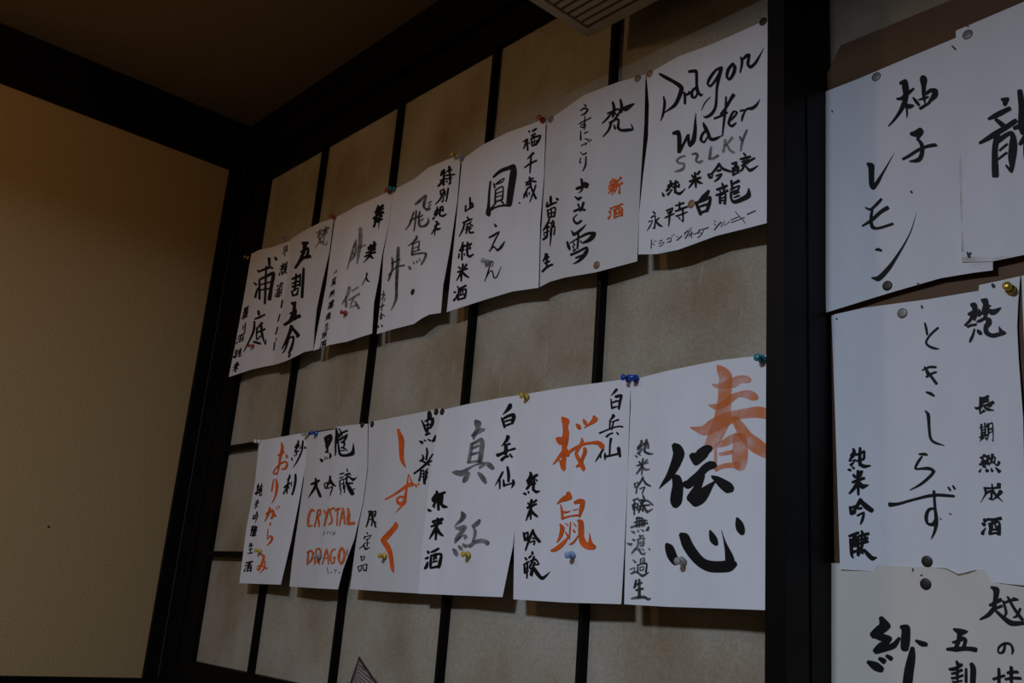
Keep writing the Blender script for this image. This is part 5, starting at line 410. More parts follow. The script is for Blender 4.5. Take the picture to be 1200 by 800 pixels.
 ('s4','character','grey_dark','''1550 789 22 15 1578 788 48 33 1866 779 76 52 2234 759 -54 34 2204 880 -99 -30 2200 1015 -78 -7 2417 1139 -2 37 2590 1138 45 40 2630 1137 19 17;2652 965 -9 -6 2640 966 -19 -14 2474 988 -32 -22 2453 990 -14 -10;2657 1047 -8 -6 2644 1049 -18 -14 2498 1065 -27 -19 2479 1067 -12 -9;1171 1367 14 7 1180 1361 32 15 1402 1241 65 28 1527 992 54 21 1533 982 24 10;1699 979 -31 -10 1701 993 -68 -21 1751 1264 -69 -21 1777 1541 -40 -12 1778 1550 -18 -6;1967 1079 -24 -8 1967 1091 -54 -17 1987 1281 -81 -22 2136 1505 -50 12 2480 1575 48 40 2654 1496 69 20 2563 1386 32 3 2555 1376 14 1;2302 1348 -13 -8 2288 1351 -30 -17 2165 1384 -31 -18 2152 1387 -15 -9;2224 1232 -13 -7 2212 1236 -29 -15 2094 1264 -33 -19 2080 1266 -15 -9;1340 1158 15 12 1366 1160 33 27 1953 1202 41 33 1987 1205 18 15|
1992 1708 -24 -6 1997 1721 -52 -13 2028 1797 -91 -33 1817 1860 -46 -29 1486 1875 -15 -12;1827 1894 -28 -8 1827 1909 -63 -17 1824 2160 -87 -22 1823 2180 -39 -10;1801 1907 11 11 1827 1909 24 23 2220 1929 -35 17 2204 2106 -57 -13 2202 2120 -25 -5;1833 2028 7 8 1853 2029 17 17 2193 2050 15 16 2211 2050 7 7;1846 2123 10 10 1873 2125 21 23 2322 2151 22 22 2349 2153 10 10;1792 2178 7 12 1829 2184 16 27 2460 2269 5 29 2724 2347 -73 5 2674 2472 -80 -30 2502 2570 -57 -25 2486 2579 -26 -11;1638 2431 -17 1 1657 2445 -39 3 1791 2540 -78 6 1829 2567 -35 2;1953 2383 -15 -1 1963 2393 -34 -2 2022 2451 -45 -2 2035 2464 -20 -1;2147 2392 -15 -1 2157 2402 -33 -1 2224 2466 -41 1 2237 2478 -18 1;2305 2362 -16 -1 2314 2372 -35 -3 2393 2457 -47 -4 2406 2470 -21 -2|
435 2613 26 9 446 2602 58 20 636 2397 58 16 645 2112 81 12 575 2002 44 4 566 1988 20 2;919 1782 -36 -8 924 1804 -79 -17 949 2073 -109 -23 960 2454 -100 -19 991 2835 -90 -16 1033 3221 -92 -23 782 3477 -17 -5;440 2466 17 9 459 2460 38 21 887 2323 31 27 1361 2361 18 28 1396 2365 8 12;578 2177 11 10 602 2175 25 22 1060 2140 24 22 1081 2139 11 10'''),
 ('s4','character','black','''3068 245 -25 -9 3061 259 -56 -19 3000 372 -56 -19 2993 386 -25 -9;3024 340 10 12 3051 340 21 26 3255 345 21 24 3282 345 9 11;3147 246 -26 -5 3149 262 -57 -12 3207 647 -62 -12 3209 664 -28 -6;2897 641 20 12 2918 634 44 26 3132 564 54 33 3158 555 24 15;2984 514 11 10 3005 512 25 22 3258 490 28 24 3282 487 12 11;3280 317 9 11 3307 317 20 24 3565 312 22 27 3595 312 10 12;3426 194 -34 -5 3430 216 -76 -11 3464 381 -61 -9 3467 398 -28 -4;3274 424 5 11 3302 427 11 24 3746 461 10 23 3773 463 4 10;3300 527 7 9 3323 527 15 20 3604 523 18 24 3630 523 8 11;3495 397 -24 -3 3498 413 -54 -7 3555 653 -55 -21 3463 668 -19 -16 3447 671 -9 -7;3318 560 -11 3 3332 569 -25 6 3397 613 -30 8 3413 624 -13 4|
3062 773 -18 -2 3068 786 -40 -5 3120 891 -47 -6 3126 905 -21 -2;3046 786 9 10 3068 786 20 21 3263 779 -31 15 3229 883 -47 -14 3225 895 -21 -6;3100 890 6 8 3119 891 13 17 3248 894 16 20 3270 894 7 9;3210 883 -17 -7 3203 892 -38 -15 3116 999 -43 -20 2888 1096 -17 -9 2881 1099 -8 -4;3146 968 8 8 3164 967 19 17 3272 957 -23 15 3258 1092 -27 -23 3187 1066 7 -10 3171 1061 3 -5;3329 819 -15 -2 3329 829 -33 -5 3334 938 -40 -7 3335 950 -18 -3;3487 767 -21 -4 3485 780 -46 -9 3460 940 -52 -10 3438 1099 -21 -23 3361 1064 10 -6 3351 1059 5 -3|
3028 1178 -19 -5 3027 1190 -42 -11 3024 1259 -53 -21 2932 1313 -43 -22 2917 1321 -19 -10;3118 1252 -17 -8 3106 1260 -37 -18 2996 1338 -50 -24 2928 1382 -44 -21 2914 1390 -20 -10;2970 1317 -1 7 2990 1323 -3 15 3112 1358 -36 0 2997 1422 -36 -19 2984 1428 -16 -8;2865 1493 20 10 2879 1485 44 21 2948 1441 37 18 2959 1434 17 8;3157 1231 10 10 3178 1230 21 22 3312 1223 27 27 3338 1220 12 12;3202 1207 -21 -5 3202 1221 -48 -12 3204 1389 -54 -9 3255 1466 -44 -2 3265 1481 -20 -1;3134 1325 10 10 3155 1324 22 22 3339 1310 24 23 3362 1307 11 11;3353 1260 -15 -3 3353 1270 -32 -6 3353 1353 -39 -7 3353 1365 -17 -3;3223 1445 -1 10 3251 1451 -2 22 3393 1482 19 30 3555 1443 22 16 3570 1440 9 7|
3026 1542 -15 1 3040 1554 -33 3 3117 1623 -39 3 3133 1638 -17 2;3165 1579 -18 -6 3160 1589 -40 -14 3119 1679 -44 -19 3064 1711 -30 -15 3054 1716 -13 -7;3008 1694 13 11 3030 1691 29 25 3264 1661 29 24 3285 1658 13 11;3129 1640 -21 -6 3126 1652 -47 -13 3106 1759 -54 -15 3082 1934 -27 -7 3081 1941 -12 -3;3075 1718 -15 -6 3068 1725 -32 -13 2988 1822 -37 -16 2920 1879 -26 -11 2913 1884 -11 -5;3074 1717 -13 5 3097 1730 -28 11 3229 1807 -5 34 3359 1796 22 23 3381 1793 10 10'''),
 ('s4','character','black','''31 2927 6 6 46 2927 14 13 279 2924 13 13 292 2924 6 6;161 2835 -13 -2 161 2842 -28 -5 182 3058 -28 -5 183 3065 -13 -2;297 2965 -11 -5 289 2969 -24 -11 82 3068 -24 -2 267 3136 10 11 336 3057 27 9 341 3052 12 4|
-14 3271 9 7 4 3270 20 16 306 3248 20 15 323 3247 9 7;157 3163 -16 -3 159 3172 -35 -6 198 3327 -29 -11 98 3338 -32 -6 214 3393 -21 7 230 3401 -9 3|
90 3527 11 7 105 3525 24 14 262 3495 -14 9 214 3619 -33 -8 212 3627 -15 -4;175 3433 -13 -3 173 3439 -28 -6 137 3609 -27 -6 137 3615 -12 -3;334 3510 -11 0 341 3517 -24 1 404 3579 -24 0 411 3586 -11 0|
19 3767 -16 1 30 3778 -36 1 94 3839 -36 1 105 3850 -16 1;237 3771 -15 2 251 3782 -32 4 338 3846 -32 4 351 3856 -14 2'''),
 ('s3','character','grey_light','''1997 1061 -33 -9 1993 1077 -73 -21 1917 1319 -102 -28 1757 1853 -36 -9 1754 1861 -16 -4;1865 1268 28 14 1889 1259 61 30 2050 1199 -20 29 2121 1489 -86 -23 1942 1657 -55 -19 1930 1668 -25 -9;1873 1388 -15 2 1890 1400 -33 4 2107 1542 -43 6 2130 1558 -19 3;2124 732 -57 -9 2136 766 -127 -21 2305 1154 -158 -29 2367 1554 -119 -26 2386 1804 -60 -13 2385 1817 -27 -6;2274 1352 19 15 2309 1350 45 34 2734 1341 55 41 2778 1340 25 19|
2098 2421 -50 -11 2091 2447 -110 -24 2039 2660 -109 -30 1737 2901 -34 -11;1961 2689 -31 -4 1967 2707 -70 -8 2065 2992 -98 -10 2073 3017 -44 -5;2296 2590 23 14 2329 2585 51 32 2711 2536 63 39 2751 2531 28 17;2189 2823 20 13 2222 2818 45 29 2866 2751 59 39 2907 2747 26 17;2550 2767 -34 -10 2540 2781 -75 -22 2362 3027 -68 9 2578 3059 30 32 2848 3046 26 20 2870 3045 12 9;2640 2918 -27 2 2669 2937 -60 5 3025 3181 -84 7 3058 3207 -38 3'''),
 ('s3','character','black','''3173 280 -31 -12 3159 293 -68 -26 3069 390 -40 -16 2978 436 -12 -6;3064 377 20 15 3098 374 46 34 3292 358 37 27 3484 341 57 43 3529 336 25 19;2963 466 15 13 2993 466 35 28 3263 456 28 22 3522 432 45 35 3558 429 20 16;3104 367 -25 -6 3103 380 -53 -13 3103 479 -43 -11 3105 588 -69 -17 3105 605 -31 -8;3193 376 -25 -6 3194 389 -53 -12 3209 487 -44 -11 3203 596 -70 -18 3202 612 -31 -8;3312 360 -31 -7 3312 377 -68 -15 3310 483 -55 -13 3301 580 -88 -20 3299 601 -40 -9;3415 347 -32 -8 3412 363 -69 -17 3392 474 -56 -12 3418 586 -89 -16 3422 608 -40 -7;2921 625 25 16 2953 620 57 35 3262 563 40 28 3556 545 53 45 3604 542 24 20;3117 622 -41 -15 3102 640 -91 -32 3061 690 -56 -18 3038 765 -13 -4;3038 661 18 13 3068 658 41 30 3214 647 -29 11 3075 867 -82 -27 3064 884 -37 -12;3247 676 16 12 3275 673 36 26 3406 659 30 21 3525 636 50 33 3556 629 23 15;3221 776 15 11 3248 773 33 25 3382 762 29 20 3547 730 48 31 3578 724 22 14;3391 570 -35 -8 3390 589 -76 -17 3383 765 -45 -10 3396 994 -13 -3;3295 659 -25 -3 3301 673 -55 -7 3311 696 -45 -8 3299 782 -73 -17 3296 800 -33 -8|
3115 1378 -36 -5 3156 1439 -113 -16 3177 1470 -50 -7;3344 1335 -43 -11 3340 1357 -97 -25 3330 1413 -56 -19 3291 1436 -13 -5;2960 1466 22 15 2995 1464 48 34 3247 1447 36 26 3467 1437 51 42 3511 1434 23 19;2976 1513 20 17 3021 1515 43 39 3221 1521 41 30 3437 1489 72 47 3482 1481 32 21;2890 1607 18 14 2924 1606 40 31 3219 1601 32 24 3509 1581 49 38 3548 1578 22 17;3213 1432 -24 -6 3213 1444 -53 -13 3216 1537 -44 -10 3228 1611 -70 -16 3230 1627 -31 -6;2864 1709 21 14 2897 1707 47 31 3224 1682 33 25 3552 1676 43 39 3595 1675 19 17;3234 1597 -50 -15 3225 1620 -112 -33 3169 1761 -64 -24 2850 1870 -12 -6;3233 1667 -15 0 3243 1677 -33 0 3359 1786 -69 14 3542 1860 -8 6|
3231 2214 -26 -6 3227 2227 -58 -14 3194 2350 -35 -11 2973 2535 -14 -5;3216 2330 -10 0 3223 2337 -22 0 3319 2437 -46 11 3509 2504 -5 4'''),
 ('s3','character','black','''737 1709 -12 -3 738 1714 -27 -6 749 1755 -22 -6 746 1805 -35 -9 746 1811 -16 -4;579 1758 -12 -3 581 1763 -25 -6 599 1810 -7 4 886 1802 23 13 900 1802 10 6;895 1741 -14 -4 894 1746 -30 -9 882 1778 -26 -6 897 1809 -39 -8 901 1817 -17 -4|
753 1926 -9 -2 754 1930 -20 -5 763 1963 -56 -13 765 1973 -25 -6;587 1978 9 5 601 1978 21 11 751 1977 17 9 928 1970 28 15 944 1969 12 7;626 1963 -28 -8 623 1973 -63 -17 610 2068 -39 -12 540 2182 -20 -6;666 2006 16 8 684 2004 35 17 751 2000 -16 5 673 2067 -58 -19 665 2075 -26 -9;886 1978 -19 -6 879 1983 -43 -14 851 2016 -27 -9 831 2032 -20 -7 828 2034 -9 -3;768 2007 -4 1 779 2012 -9 3 852 2042 -16 7 942 2073 -6 4 953 2077 -2 2;683 2083 9 6 701 2084 20 14 792 2092 21 11 886 2074 38 17 900 2072 18 8;665 2117 11 6 682 2118 25 14 794 2119 21 11 914 2109 35 18 930 2107 16 8;760 2079 -29 -9 756 2089 -65 -19 733 2146 -38 -13 640 2184 -19 -7;823 2078 -22 -6 824 2086 -48 -12 830 2154 -45 -7 868 2177 -1 13 932 2172 43 16 930 2131 20 5 930 2127 9 2|
701 2333 -17 -6 695 2338 -38 -13 667 2364 -23 -8 633 2385 -19 -7 630 2387 -9 -3;648 2364 10 6 663 2364 22 13 808 2364 18 10 956 2352 32 16 972 2350 14 7;569 2418 10 6 583 2418 23 13 794 2413 18 10 996 2409 28 16 1014 2408 12 7;664 2370 -17 -5 662 2376 -37 -10 649 2416 -30 -8 659 2460 -48 -11 660 2468 -22 -5;760 2367 -14 -4 758 2371 -31 -9 736 2409 -26 -7 743 2457 -41 -10 744 2464 -18 -4;831 2362 -13 -3 831 2367 -30 -7 834 2410 -24 -6 829 2458 -39 -10 829 2465 -17 -5;907 2358 -16 -4 907 2364 -35 -9 908 2413 -28 -7 905 2453 -45 -12 904 2461 -20 -5;565 2462 10 5 577 2462 21 11 789 2452 16 9 984 2451 24 14 1001 2451 11 6;624 2476 -9 -3 621 2478 -19 -6 572 2519 -42 -14 566 2525 -19 -6;721 2480 -8 -1 726 2485 -18 -2 754 2510 -47 -6 767 2522 -21 -3;816 2483 -7 0 823 2488 -15 0 863 2511 -36 0 881 2522 -16 0;931 2471 -7 0 937 2475 -15 -1 1001 2518 -42 -2 1018 2530 -19 -1|
656 2675 -19 0 715 2709 -60 0 746 2727 -27 0;595 2738 -1 2 607 2741 -2 5 683 2762 -5 13 712 2770 -2 6;627 2879 18 6 632 2873 41 13 655 2845 24 8 730 2797 18 6 734 2795 8 3;918 2654 -18 -6 914 2660 -40 -12 905 2671 -33 -8 916 2692 -52 -10 922 2702 -23 -5;896 2674 13 8 915 2674 29 17 968 2672 23 13 1011 2670 38 22 1035 2669 17 10;747 2700 13 7 764 2699 29 16 1073 2684 -16 5 1040 2715 -50 -16 1032 2722 -22 -7;806 2702 -29 -8 801 2713 -65 -18 772 2783 -39 -11 725 2875 -18 -5;818 2716 -16 -3 822 2723 -36 -7 838 2748 -7 7 1021 2726 35 18 1039 2724 16 8;848 2751 -15 -3 849 2757 -33 -8 852 2779 -27 -7 836 2807 -43 -12 832 2814 -19 -6;832 2760 9 5 844 2760 21 11 1027 2748 -10 4 999 2798 -36 -11 995 2804 -16 -5;826 2787 16 7 842 2785 34 16 922 2773 24 13 1010 2773 33 21 1035 2773 15 10;918 2750 -18 -3 924 2758 -39 -7 936 2775 -33 -7 930 2802 -52 -14 928 2811 -24 -6;839 2805 13 7 856 2804 29 15 923 2799 22 12 1000 2797 33 20 1023 2796 15 9;800 2837 -18 -5 775 2873 -55 -16 770 2882 -25 -7;864 2828 -17 -3 867 2836 -38 -8 885 2877 -15 7 1006 2880 30 14 1031 2833 18 5 1032 2830 8 2;927 2821 -20 -2 951 2841 -65 -5 972 2858 -29 -2;1032 2817 -11 2 1082 2841 -33 6 1107 2853 -15 3|
598 3020 -8 3 660 3044 -27 10 692 3057 -12 5;566 3092 9 5 577 3091 21 11 652 3081 -9 4 625 3145 -20 0 666 3158 -10 9 685 3164 -4 4;581 3209 7 3 586 3207 16 6 690 3165 14 11 804 3195 9 15 1006 3191 10 7 1014 3190 4 3;755 3008 -15 -4 756 3015 -34 -8 758 3044 -27 -6 773 3072 -44 -8 777 3081 -20 -4;749 3025 11 6 762 3024 24 12 926 3006 -11 5 908 3075 -41 -11 906 3082 -18 -5;834 3037 -14 -4 831 3042 -32 -9 819 3072 -12 4 896 3070 26 17 914 3070 12 7;710 3077 -13 -3 712 3083 -29 -6 725 3120 -24 -5 716 3163 -38 -10 713 3170 -17 -4;695 3094 11 6 710 3093 25 14 964 3075 -14 7 947 3166 -15 -13 917 3153 9 -3 909 3149 4 -1;805 3107 -15 -4 801 3112 -30 -9 794 3125 -25 -6 802 3144 -40 -8 806 3153 -18 -3;775 3119 12 6 788 3117 28 14 876 3104 -7 7 896 3140 -30 -10 793 3145 -32 -19 772 3145 -13 -8|
678 3314 -22 -6 673 3322 -48 -14 646 3360 -27 -9 566 3399 -14 -6;628 3366 7 5 642 3366 16 12 772 3364 15 9 881 3349 26 15 896 3347 12 7;760 3290 -15 -3 761 3297 -33 -7 767 3401 -27 -6 760 3508 -41 -9 760 3516 -18 -4;622 3437 9 5 634 3436 19 11 765 3423 15 9 867 3418 21 15 884 3418 10 7;565 3500 7 5 579 3500 16 12 750 3499 13 10 942 3491 20 15 959 3490 9 7|
484 3567 7 5 497 3566 17 11 666 3558 13 9 860 3555 18 15 877 3554 8 7;499 3551 -19 -4 501 3560 -43 -9 517 3650 -25 -6 451 3754 -15 -4 449 3757 -7 -2;676 3559 -23 -3 685 3571 -50 -6 695 3587 -31 -8 661 3597 -13 -6;593 3591 -16 -3 596 3600 -35 -6 608 3634 -29 -6 604 3666 -46 -11 603 3675 -20 -5;576 3606 8 6 591 3605 18 13 808 3597 -13 5 789 3666 -40 -10 787 3675 -18 -4;601 3633 8 6 615 3632 18 12 700 3627 13 10 783 3628 19 16 803 3628 8 7;598 3664 8 6 613 3663 18 13 700 3660 14 11 789 3656 22 17 809 3656 10 8;689 3657 -13 -3 689 3663 -28 -6 694 3751 -11 -12 656 3729 11 -2 649 3725 5 -1;630 3686 -17 -6 620 3692 -37 -14 582 3714 -23 -7 574 3734 -15 -4 573 3737 -7 -2;774 3688 -8 3 836 3716 -27 9 859 3727 -12 4|
480 3814 -14 2 535 3849 -44 6 559 3863 -19 3;433 3869 -1 2 442 3871 -3 5 508 3891 -9 13 531 3898 -4 6;465 3998 21 6 470 3988 47 14 487 3959 28 9 529 3923 14 5;557 3827 7 6 572 3827 16 13 727 3823 13 10 869 3814 22 17 888 3813 10 7;609 3871 -10 -2 608 3876 -23 -5 606 3929 -18 -3 629 3988 -29 -4 631 3995 -13 -2;600 3876 10 7 616 3875 22 15 843 3854 -13 7 824 3981 -44 -10 823 3991 -20 -4;693 3824 -15 -3 691 3831 -32 -8 685 3869 -26 -6 673 3917 -41 -10 671 3926 -19 -4;770 3819 -11 -2 769 3824 -23 -5 755 3909 -9 4 801 3907 16 13 816 3906 7 6;623 3934 7 7 642 3934 15 15 723 3936 13 12 820 3935 21 20 844 3934 10 9;624 3982 5 4 634 3982 11 9 736 3978 8 8 834 3979 12 12 849 3979 5 6'''),
 ('s2','character','grey_light','''2591 294 25 16 2635 292 56 35 2880 282 38 26 3161 277 52 41 3222 275 24 19;2918 212 -32 -5 2916 226 -71 -12 2900 338 -57 -9 2901 477 -94 -16 2901 495 -41 -6;2950 299 -58 -15 2926 320 -131 -35 2820 415 -73 -28 2633 441 -14 -7;2953 329 -25 4 3123 413 -80 13 3169 436 -36 6;3182 302 23 15 3227 299 52 32 3439 281 44 27 3686 256 72 42 3743 250 32 19;3403 172 -36 -6 3403 188 -81 -12 3397 330 -66 -9 3434 459 -105 -12 3440 480 -47 -5;3458 261 -59 -16 3427 283 -131 -36 3266 395 -76 -23 3146 451 -15 -5;3417 270 -16 0 3427 278 -36 0 3544 377 -87 10 3678 432 -14 4;3006 479 -58 -11 2997 503 -128 -24 2952 627 -74 -18 2668 788 -17 -6;2914 529 22 12 2950 525 49 27 3351 476 -33 18 3358 691 -73 -2 3467 753 -19 22 3685 751 65 23 3680 642 19 2;3073 584 -42 3 3198 663 -132 11 3252 696 -60 5'''),
 ('s2','character','black','''1192 363 5 17 1267 376 12 38 1881 479 19 47 1972 495 8 21;1584 425 -105 -23 1575 462 -236 -51 1508 727 -189 -48 869 1024 -124 -39 840 1038 -57 -18;1184 646 25 16 1238 647 56 35 1958 665 -85 27 1957 939 -191 -38 1957 969 -84 -17;714 1047 60 21 752 1037 135 48 1443 886 110 54 2301 961 65 58 2393 967 28 26|
541 1363 39 22 616 1368 85 50 1562 1430 99 51 1646 1436 44 23;967 1268 -67 -13 981 1292 -153 -30 1131 1566 -156 -30 1145 1590 -72 -14;665 1524 27 17 728 1529 60 39 1572 1606 70 40 1644 1614 31 18;1094 1506 -56 -12 1101 1525 -127 -27 1190 1820 -160 -32 1197 1843 -73 -15;733 1643 33 22 811 1649 75 48 1674 1729 69 40 1745 1735 30 18;804 1771 -48 -4 837 1794 -108 -10 1126 1982 -142 -14 1170 2010 -65 -6;932 1796 33 18 993 1799 73 39 1624 1838 -78 15 1643 2034 -177 -37 1645 2056 -80 -16;1058 1976 30 17 1125 1982 65 39 1729 2035 70 39 1800 2041 30 17;1805 1240 -71 -13 1820 1265 -161 -30 2083 1694 -179 -32 2341 2216 -156 -26 2352 2243 -67 -11;1513 1369 -61 -11 1527 1389 -135 -25 1801 1785 -134 -24 1815 1805 -59 -11|
1038 2216 38 25 1140 2226 84 55 1690 2282 74 47 1783 2292 31 21;1548 2262 -112 -22 1555 2294 -248 -48 1611 2578 -241 -54 1197 2822 -168 -42 1167 2842 -76 -19;1109 2540 35 17 1165 2540 79 37 1874 2553 -91 27 1894 2830 -184 -35 1891 2855 -80 -15;617 2823 51 24 693 2819 113 53 1461 2794 139 66 2435 2811 105 66 2531 2809 49 30|
1629 2963 -97 -22 1604 2988 -220 -50 1378 3224 -192 -45 804 3562 -60 -15 791 3570 -27 -7;1540 2992 -61 2 1621 3025 -134 5 2417 3380 -217 -25 2317 3433 -91 -26 2293 3445 -41 -12;1116 3331 20 15 1174 3333 45 33 1955 3380 -100 17 1787 3691 -152 -38 1526 3787 -71 -21 1505 3794 -32 -9;1425 3279 -67 -15 1409 3297 -144 -31 1159 3603 -94 -23 909 3711 -44 -13 896 3717 -20 -6'''),
 ('s1','character','black_soft','''1882 329 -65 -5 1901 361 -144 -10 2044 615 -112 -10 2058 639 -51 -5;966 657 -24 4 997 672 -53 10 1146 743 -80 15 1191 765 -35 7;807 1057 -18 7 845 1069 -35 16 1095 1149 -52 25 1152 1167 -23 11;1174 1584 47 8 1178 1563 106 18 1220 1363 87 18 1335 1257 50 12 1345 1248 23 6;1221 727 21 15 1268 724 46 33 2070 677 26 46 2405 744 -12 29 2461 755 -6 13;1307 1003 -40 -3 1315 1022 -88 -8 1567 1629 -102 -10 1577 1653 -46 -4;1343 1003 23 14 1386 998 51 32 2338 914 29 59 2561 968 -163 15 2519 1375 -163 -27 2501 1758 -178 -30 2500 1796 -80 -13;1424 1181 13 12 1462 1181 28 26 2361 1182 29 27 2402 1182 13 12;1465 1359 10 12 1504 1360 22 26 2445 1396 22 27 2486 1398 10 12;1761 658 -40 -4 1767 677 -88 -8 2115 1806 -108 -14 2122 1830 -48 -6;2467 373 -43 2 2504 398 -96 5 2644 491 -112 6 2686 520 -50 3|
1647 2037 -44 -3 1663 2062 -98 -7 1744 2190 -114 -8 1761 2219 -51 -4;1422 2310 15 12 1457 2309 34 27 1827 2288 55 39 2285 2248 40 27 2320 2245 18 12;1461 2380 -38 -6 1462 2398 -84 -13 1481 2756 -98 -22 935 3309 -32 -10;2178 2488 -39 -15 2144 2502 -87 -34 1847 2619 -56 -22 1825 2628 -25 -10;1759 2622 -37 -5 1765 2641 -82 -11 1875 3009 -32 30 2154 2948 49 26 2184 2943 22 11;1758 2795 16 12 1792 2792 36 26 2464 2745 44 33 2507 2742 20 15;2063 2504 -38 -3 2075 2524 -84 -7 2291 2904 -110 -3 2676 3243 28 52 2686 3096 32 5;1621 3063 -5 16 1680 3077 -12 35 2248 3197 -13 35 2307 3210 -6 16'''),
 ('s1','character','black','''3241 121 -21 -3 3240 130 -47 -8 3236 193 -38 -6 3250 264 -61 -8 3252 277 -29 -4;3202 142 14 8 3225 140 31 18 3527 117 -20 9 3515 258 -68 -12 3514 270 -31 -5;3223 203 13 8 3247 201 28 18 3369 195 25 15 3514 184 41 25 3547 182 18 11;3208 259 6 6 3227 259 13 13 3386 264 15 11 3521 251 30 17 3543 249 13 8;3104 347 12 7 3124 344 27 15 3378 314 21 13 3637 303 30 21 3665 302 14 9;3379 260 -21 -4 3379 269 -47 -8 3377 353 -38 -6 3384 446 -61 -10 3385 458 -28 -4|
3136 735 -24 3 3207 778 -78 8 3241 799 -35 4;3068 841 -8 9 3156 862 -26 29 3212 876 -12 13;3075 1056 38 9 3088 1040 84 20 3124 994 50 13 3206 927 17 5;3201 741 13 7 3225 739 26 18 3343 732 18 15 3420 735 23 24 3456 736 10 11;3238 775 -21 -2 3243 786 -48 -4 3267 837 -41 -6 3256 870 -64 -12 3251 883 -30 -6;3238 800 12 8 3262 797 29 18 3424 786 -22 8 3376 866 -63 -14 3369 878 -29 -6;3332 670 -27 -4 3333 683 -61 -10 3337 887 -49 -7 3359 1054 -78 -12 3360 1070 -35 -5;3231 884 13 9 3258 882 32 22 3354 877 33 17 3411 857 63 25 3437 849 28 11;3321 855 -30 -5 3318 868 -66 -12 3306 943 -39 -9 3244 988 -16 -5;3475 743 19 9 3497 738 43 19 3612 711 32 16 3743 696 47 27 3777 692 21 12;3522 753 -18 -3 3522 761 -41 -7 3518 872 -33 -5 3540 986 -53 -7 3541 996 -24 -3;3508 771 12 9 3534 770 27 19 3711 762 -22 9 3668 968 -66 -12 3666 981 -30 -5;3510 849 21 10 3535 844 47 22 3601 829 37 18 3676 815 59 29 3710 808 27 13;3536 919 16 6 3549 914 35 13 3614 889 23 12 3692 886 27 20 3720 885 12 9;3498 974 15 9 3522 971 34 19 3607 960 29 15 3678 947 48 24 3707 942 22 11;3549 971 -33 -8 3537 984 -74 -18 3497 1028 -44 -11 3468 1062 -17 -4;3630 989 -21 3 3746 1056 -67 8 3778 1074 -30 4|
3022 1344 -21 0 3086 1405 -66 0 3102 1422 -30 0;2985 1496 -21 2 3024 1522 -67 5 3050 1540 -30 3;2960 1740 30 7 2971 1727 66 16 3005 1684 40 10 3074 1594 17 4;3121 1399 13 8 3143 1395 30 18 3334 1371 18 15 3533 1381 17 24 3569 1383 8 11;3338 1299 -22 -4 3337 1309 -50 -8 3319 1531 -40 -6 3325 1761 -64 -10 3325 1776 -29 -4;3177 1457 -28 -4 3176 1470 -61 -10 3161 1612 -49 -7 3171 1759 -80 -11 3172 1777 -36 -5;3154 1486 13 8 3178 1483 31 19 3498 1447 -24 13 3486 1734 -21 -21 3436 1709 11 -3;3156 1560 5 7 3178 1560 15 16 3318 1562 15 13 3484 1553 27 21 3512 1551 13 10;3166 1636 5 9 3197 1638 11 21 3336 1649 20 17 3465 1626 46 27 3496 1621 21 11;3437 1316 -16 4 3515 1352 -53 12 3549 1369 -24 5|
3674 1914 -30 -5 3671 1929 -66 -12 3629 2153 -65 -12 3627 2167 -29 -5|
3597 2378 -21 -5 3592 2388 -48 -10 3490 2603 -47 -11 3486 2613 -21 -5|
3522 2781 -28 -6 3516 2795 -62 -13 3416 3009 -61 -13 3411 3022 -28 -6|
3493 3133 -24 -1 3500 3146 -53 -3 3594 3330 -53 -3 3601 3344 -24 -1|
3409 3271 -25 -3 3410 3284 -54 -7 3419 3518 -54 -7 3420 3531 -24 -3'''),
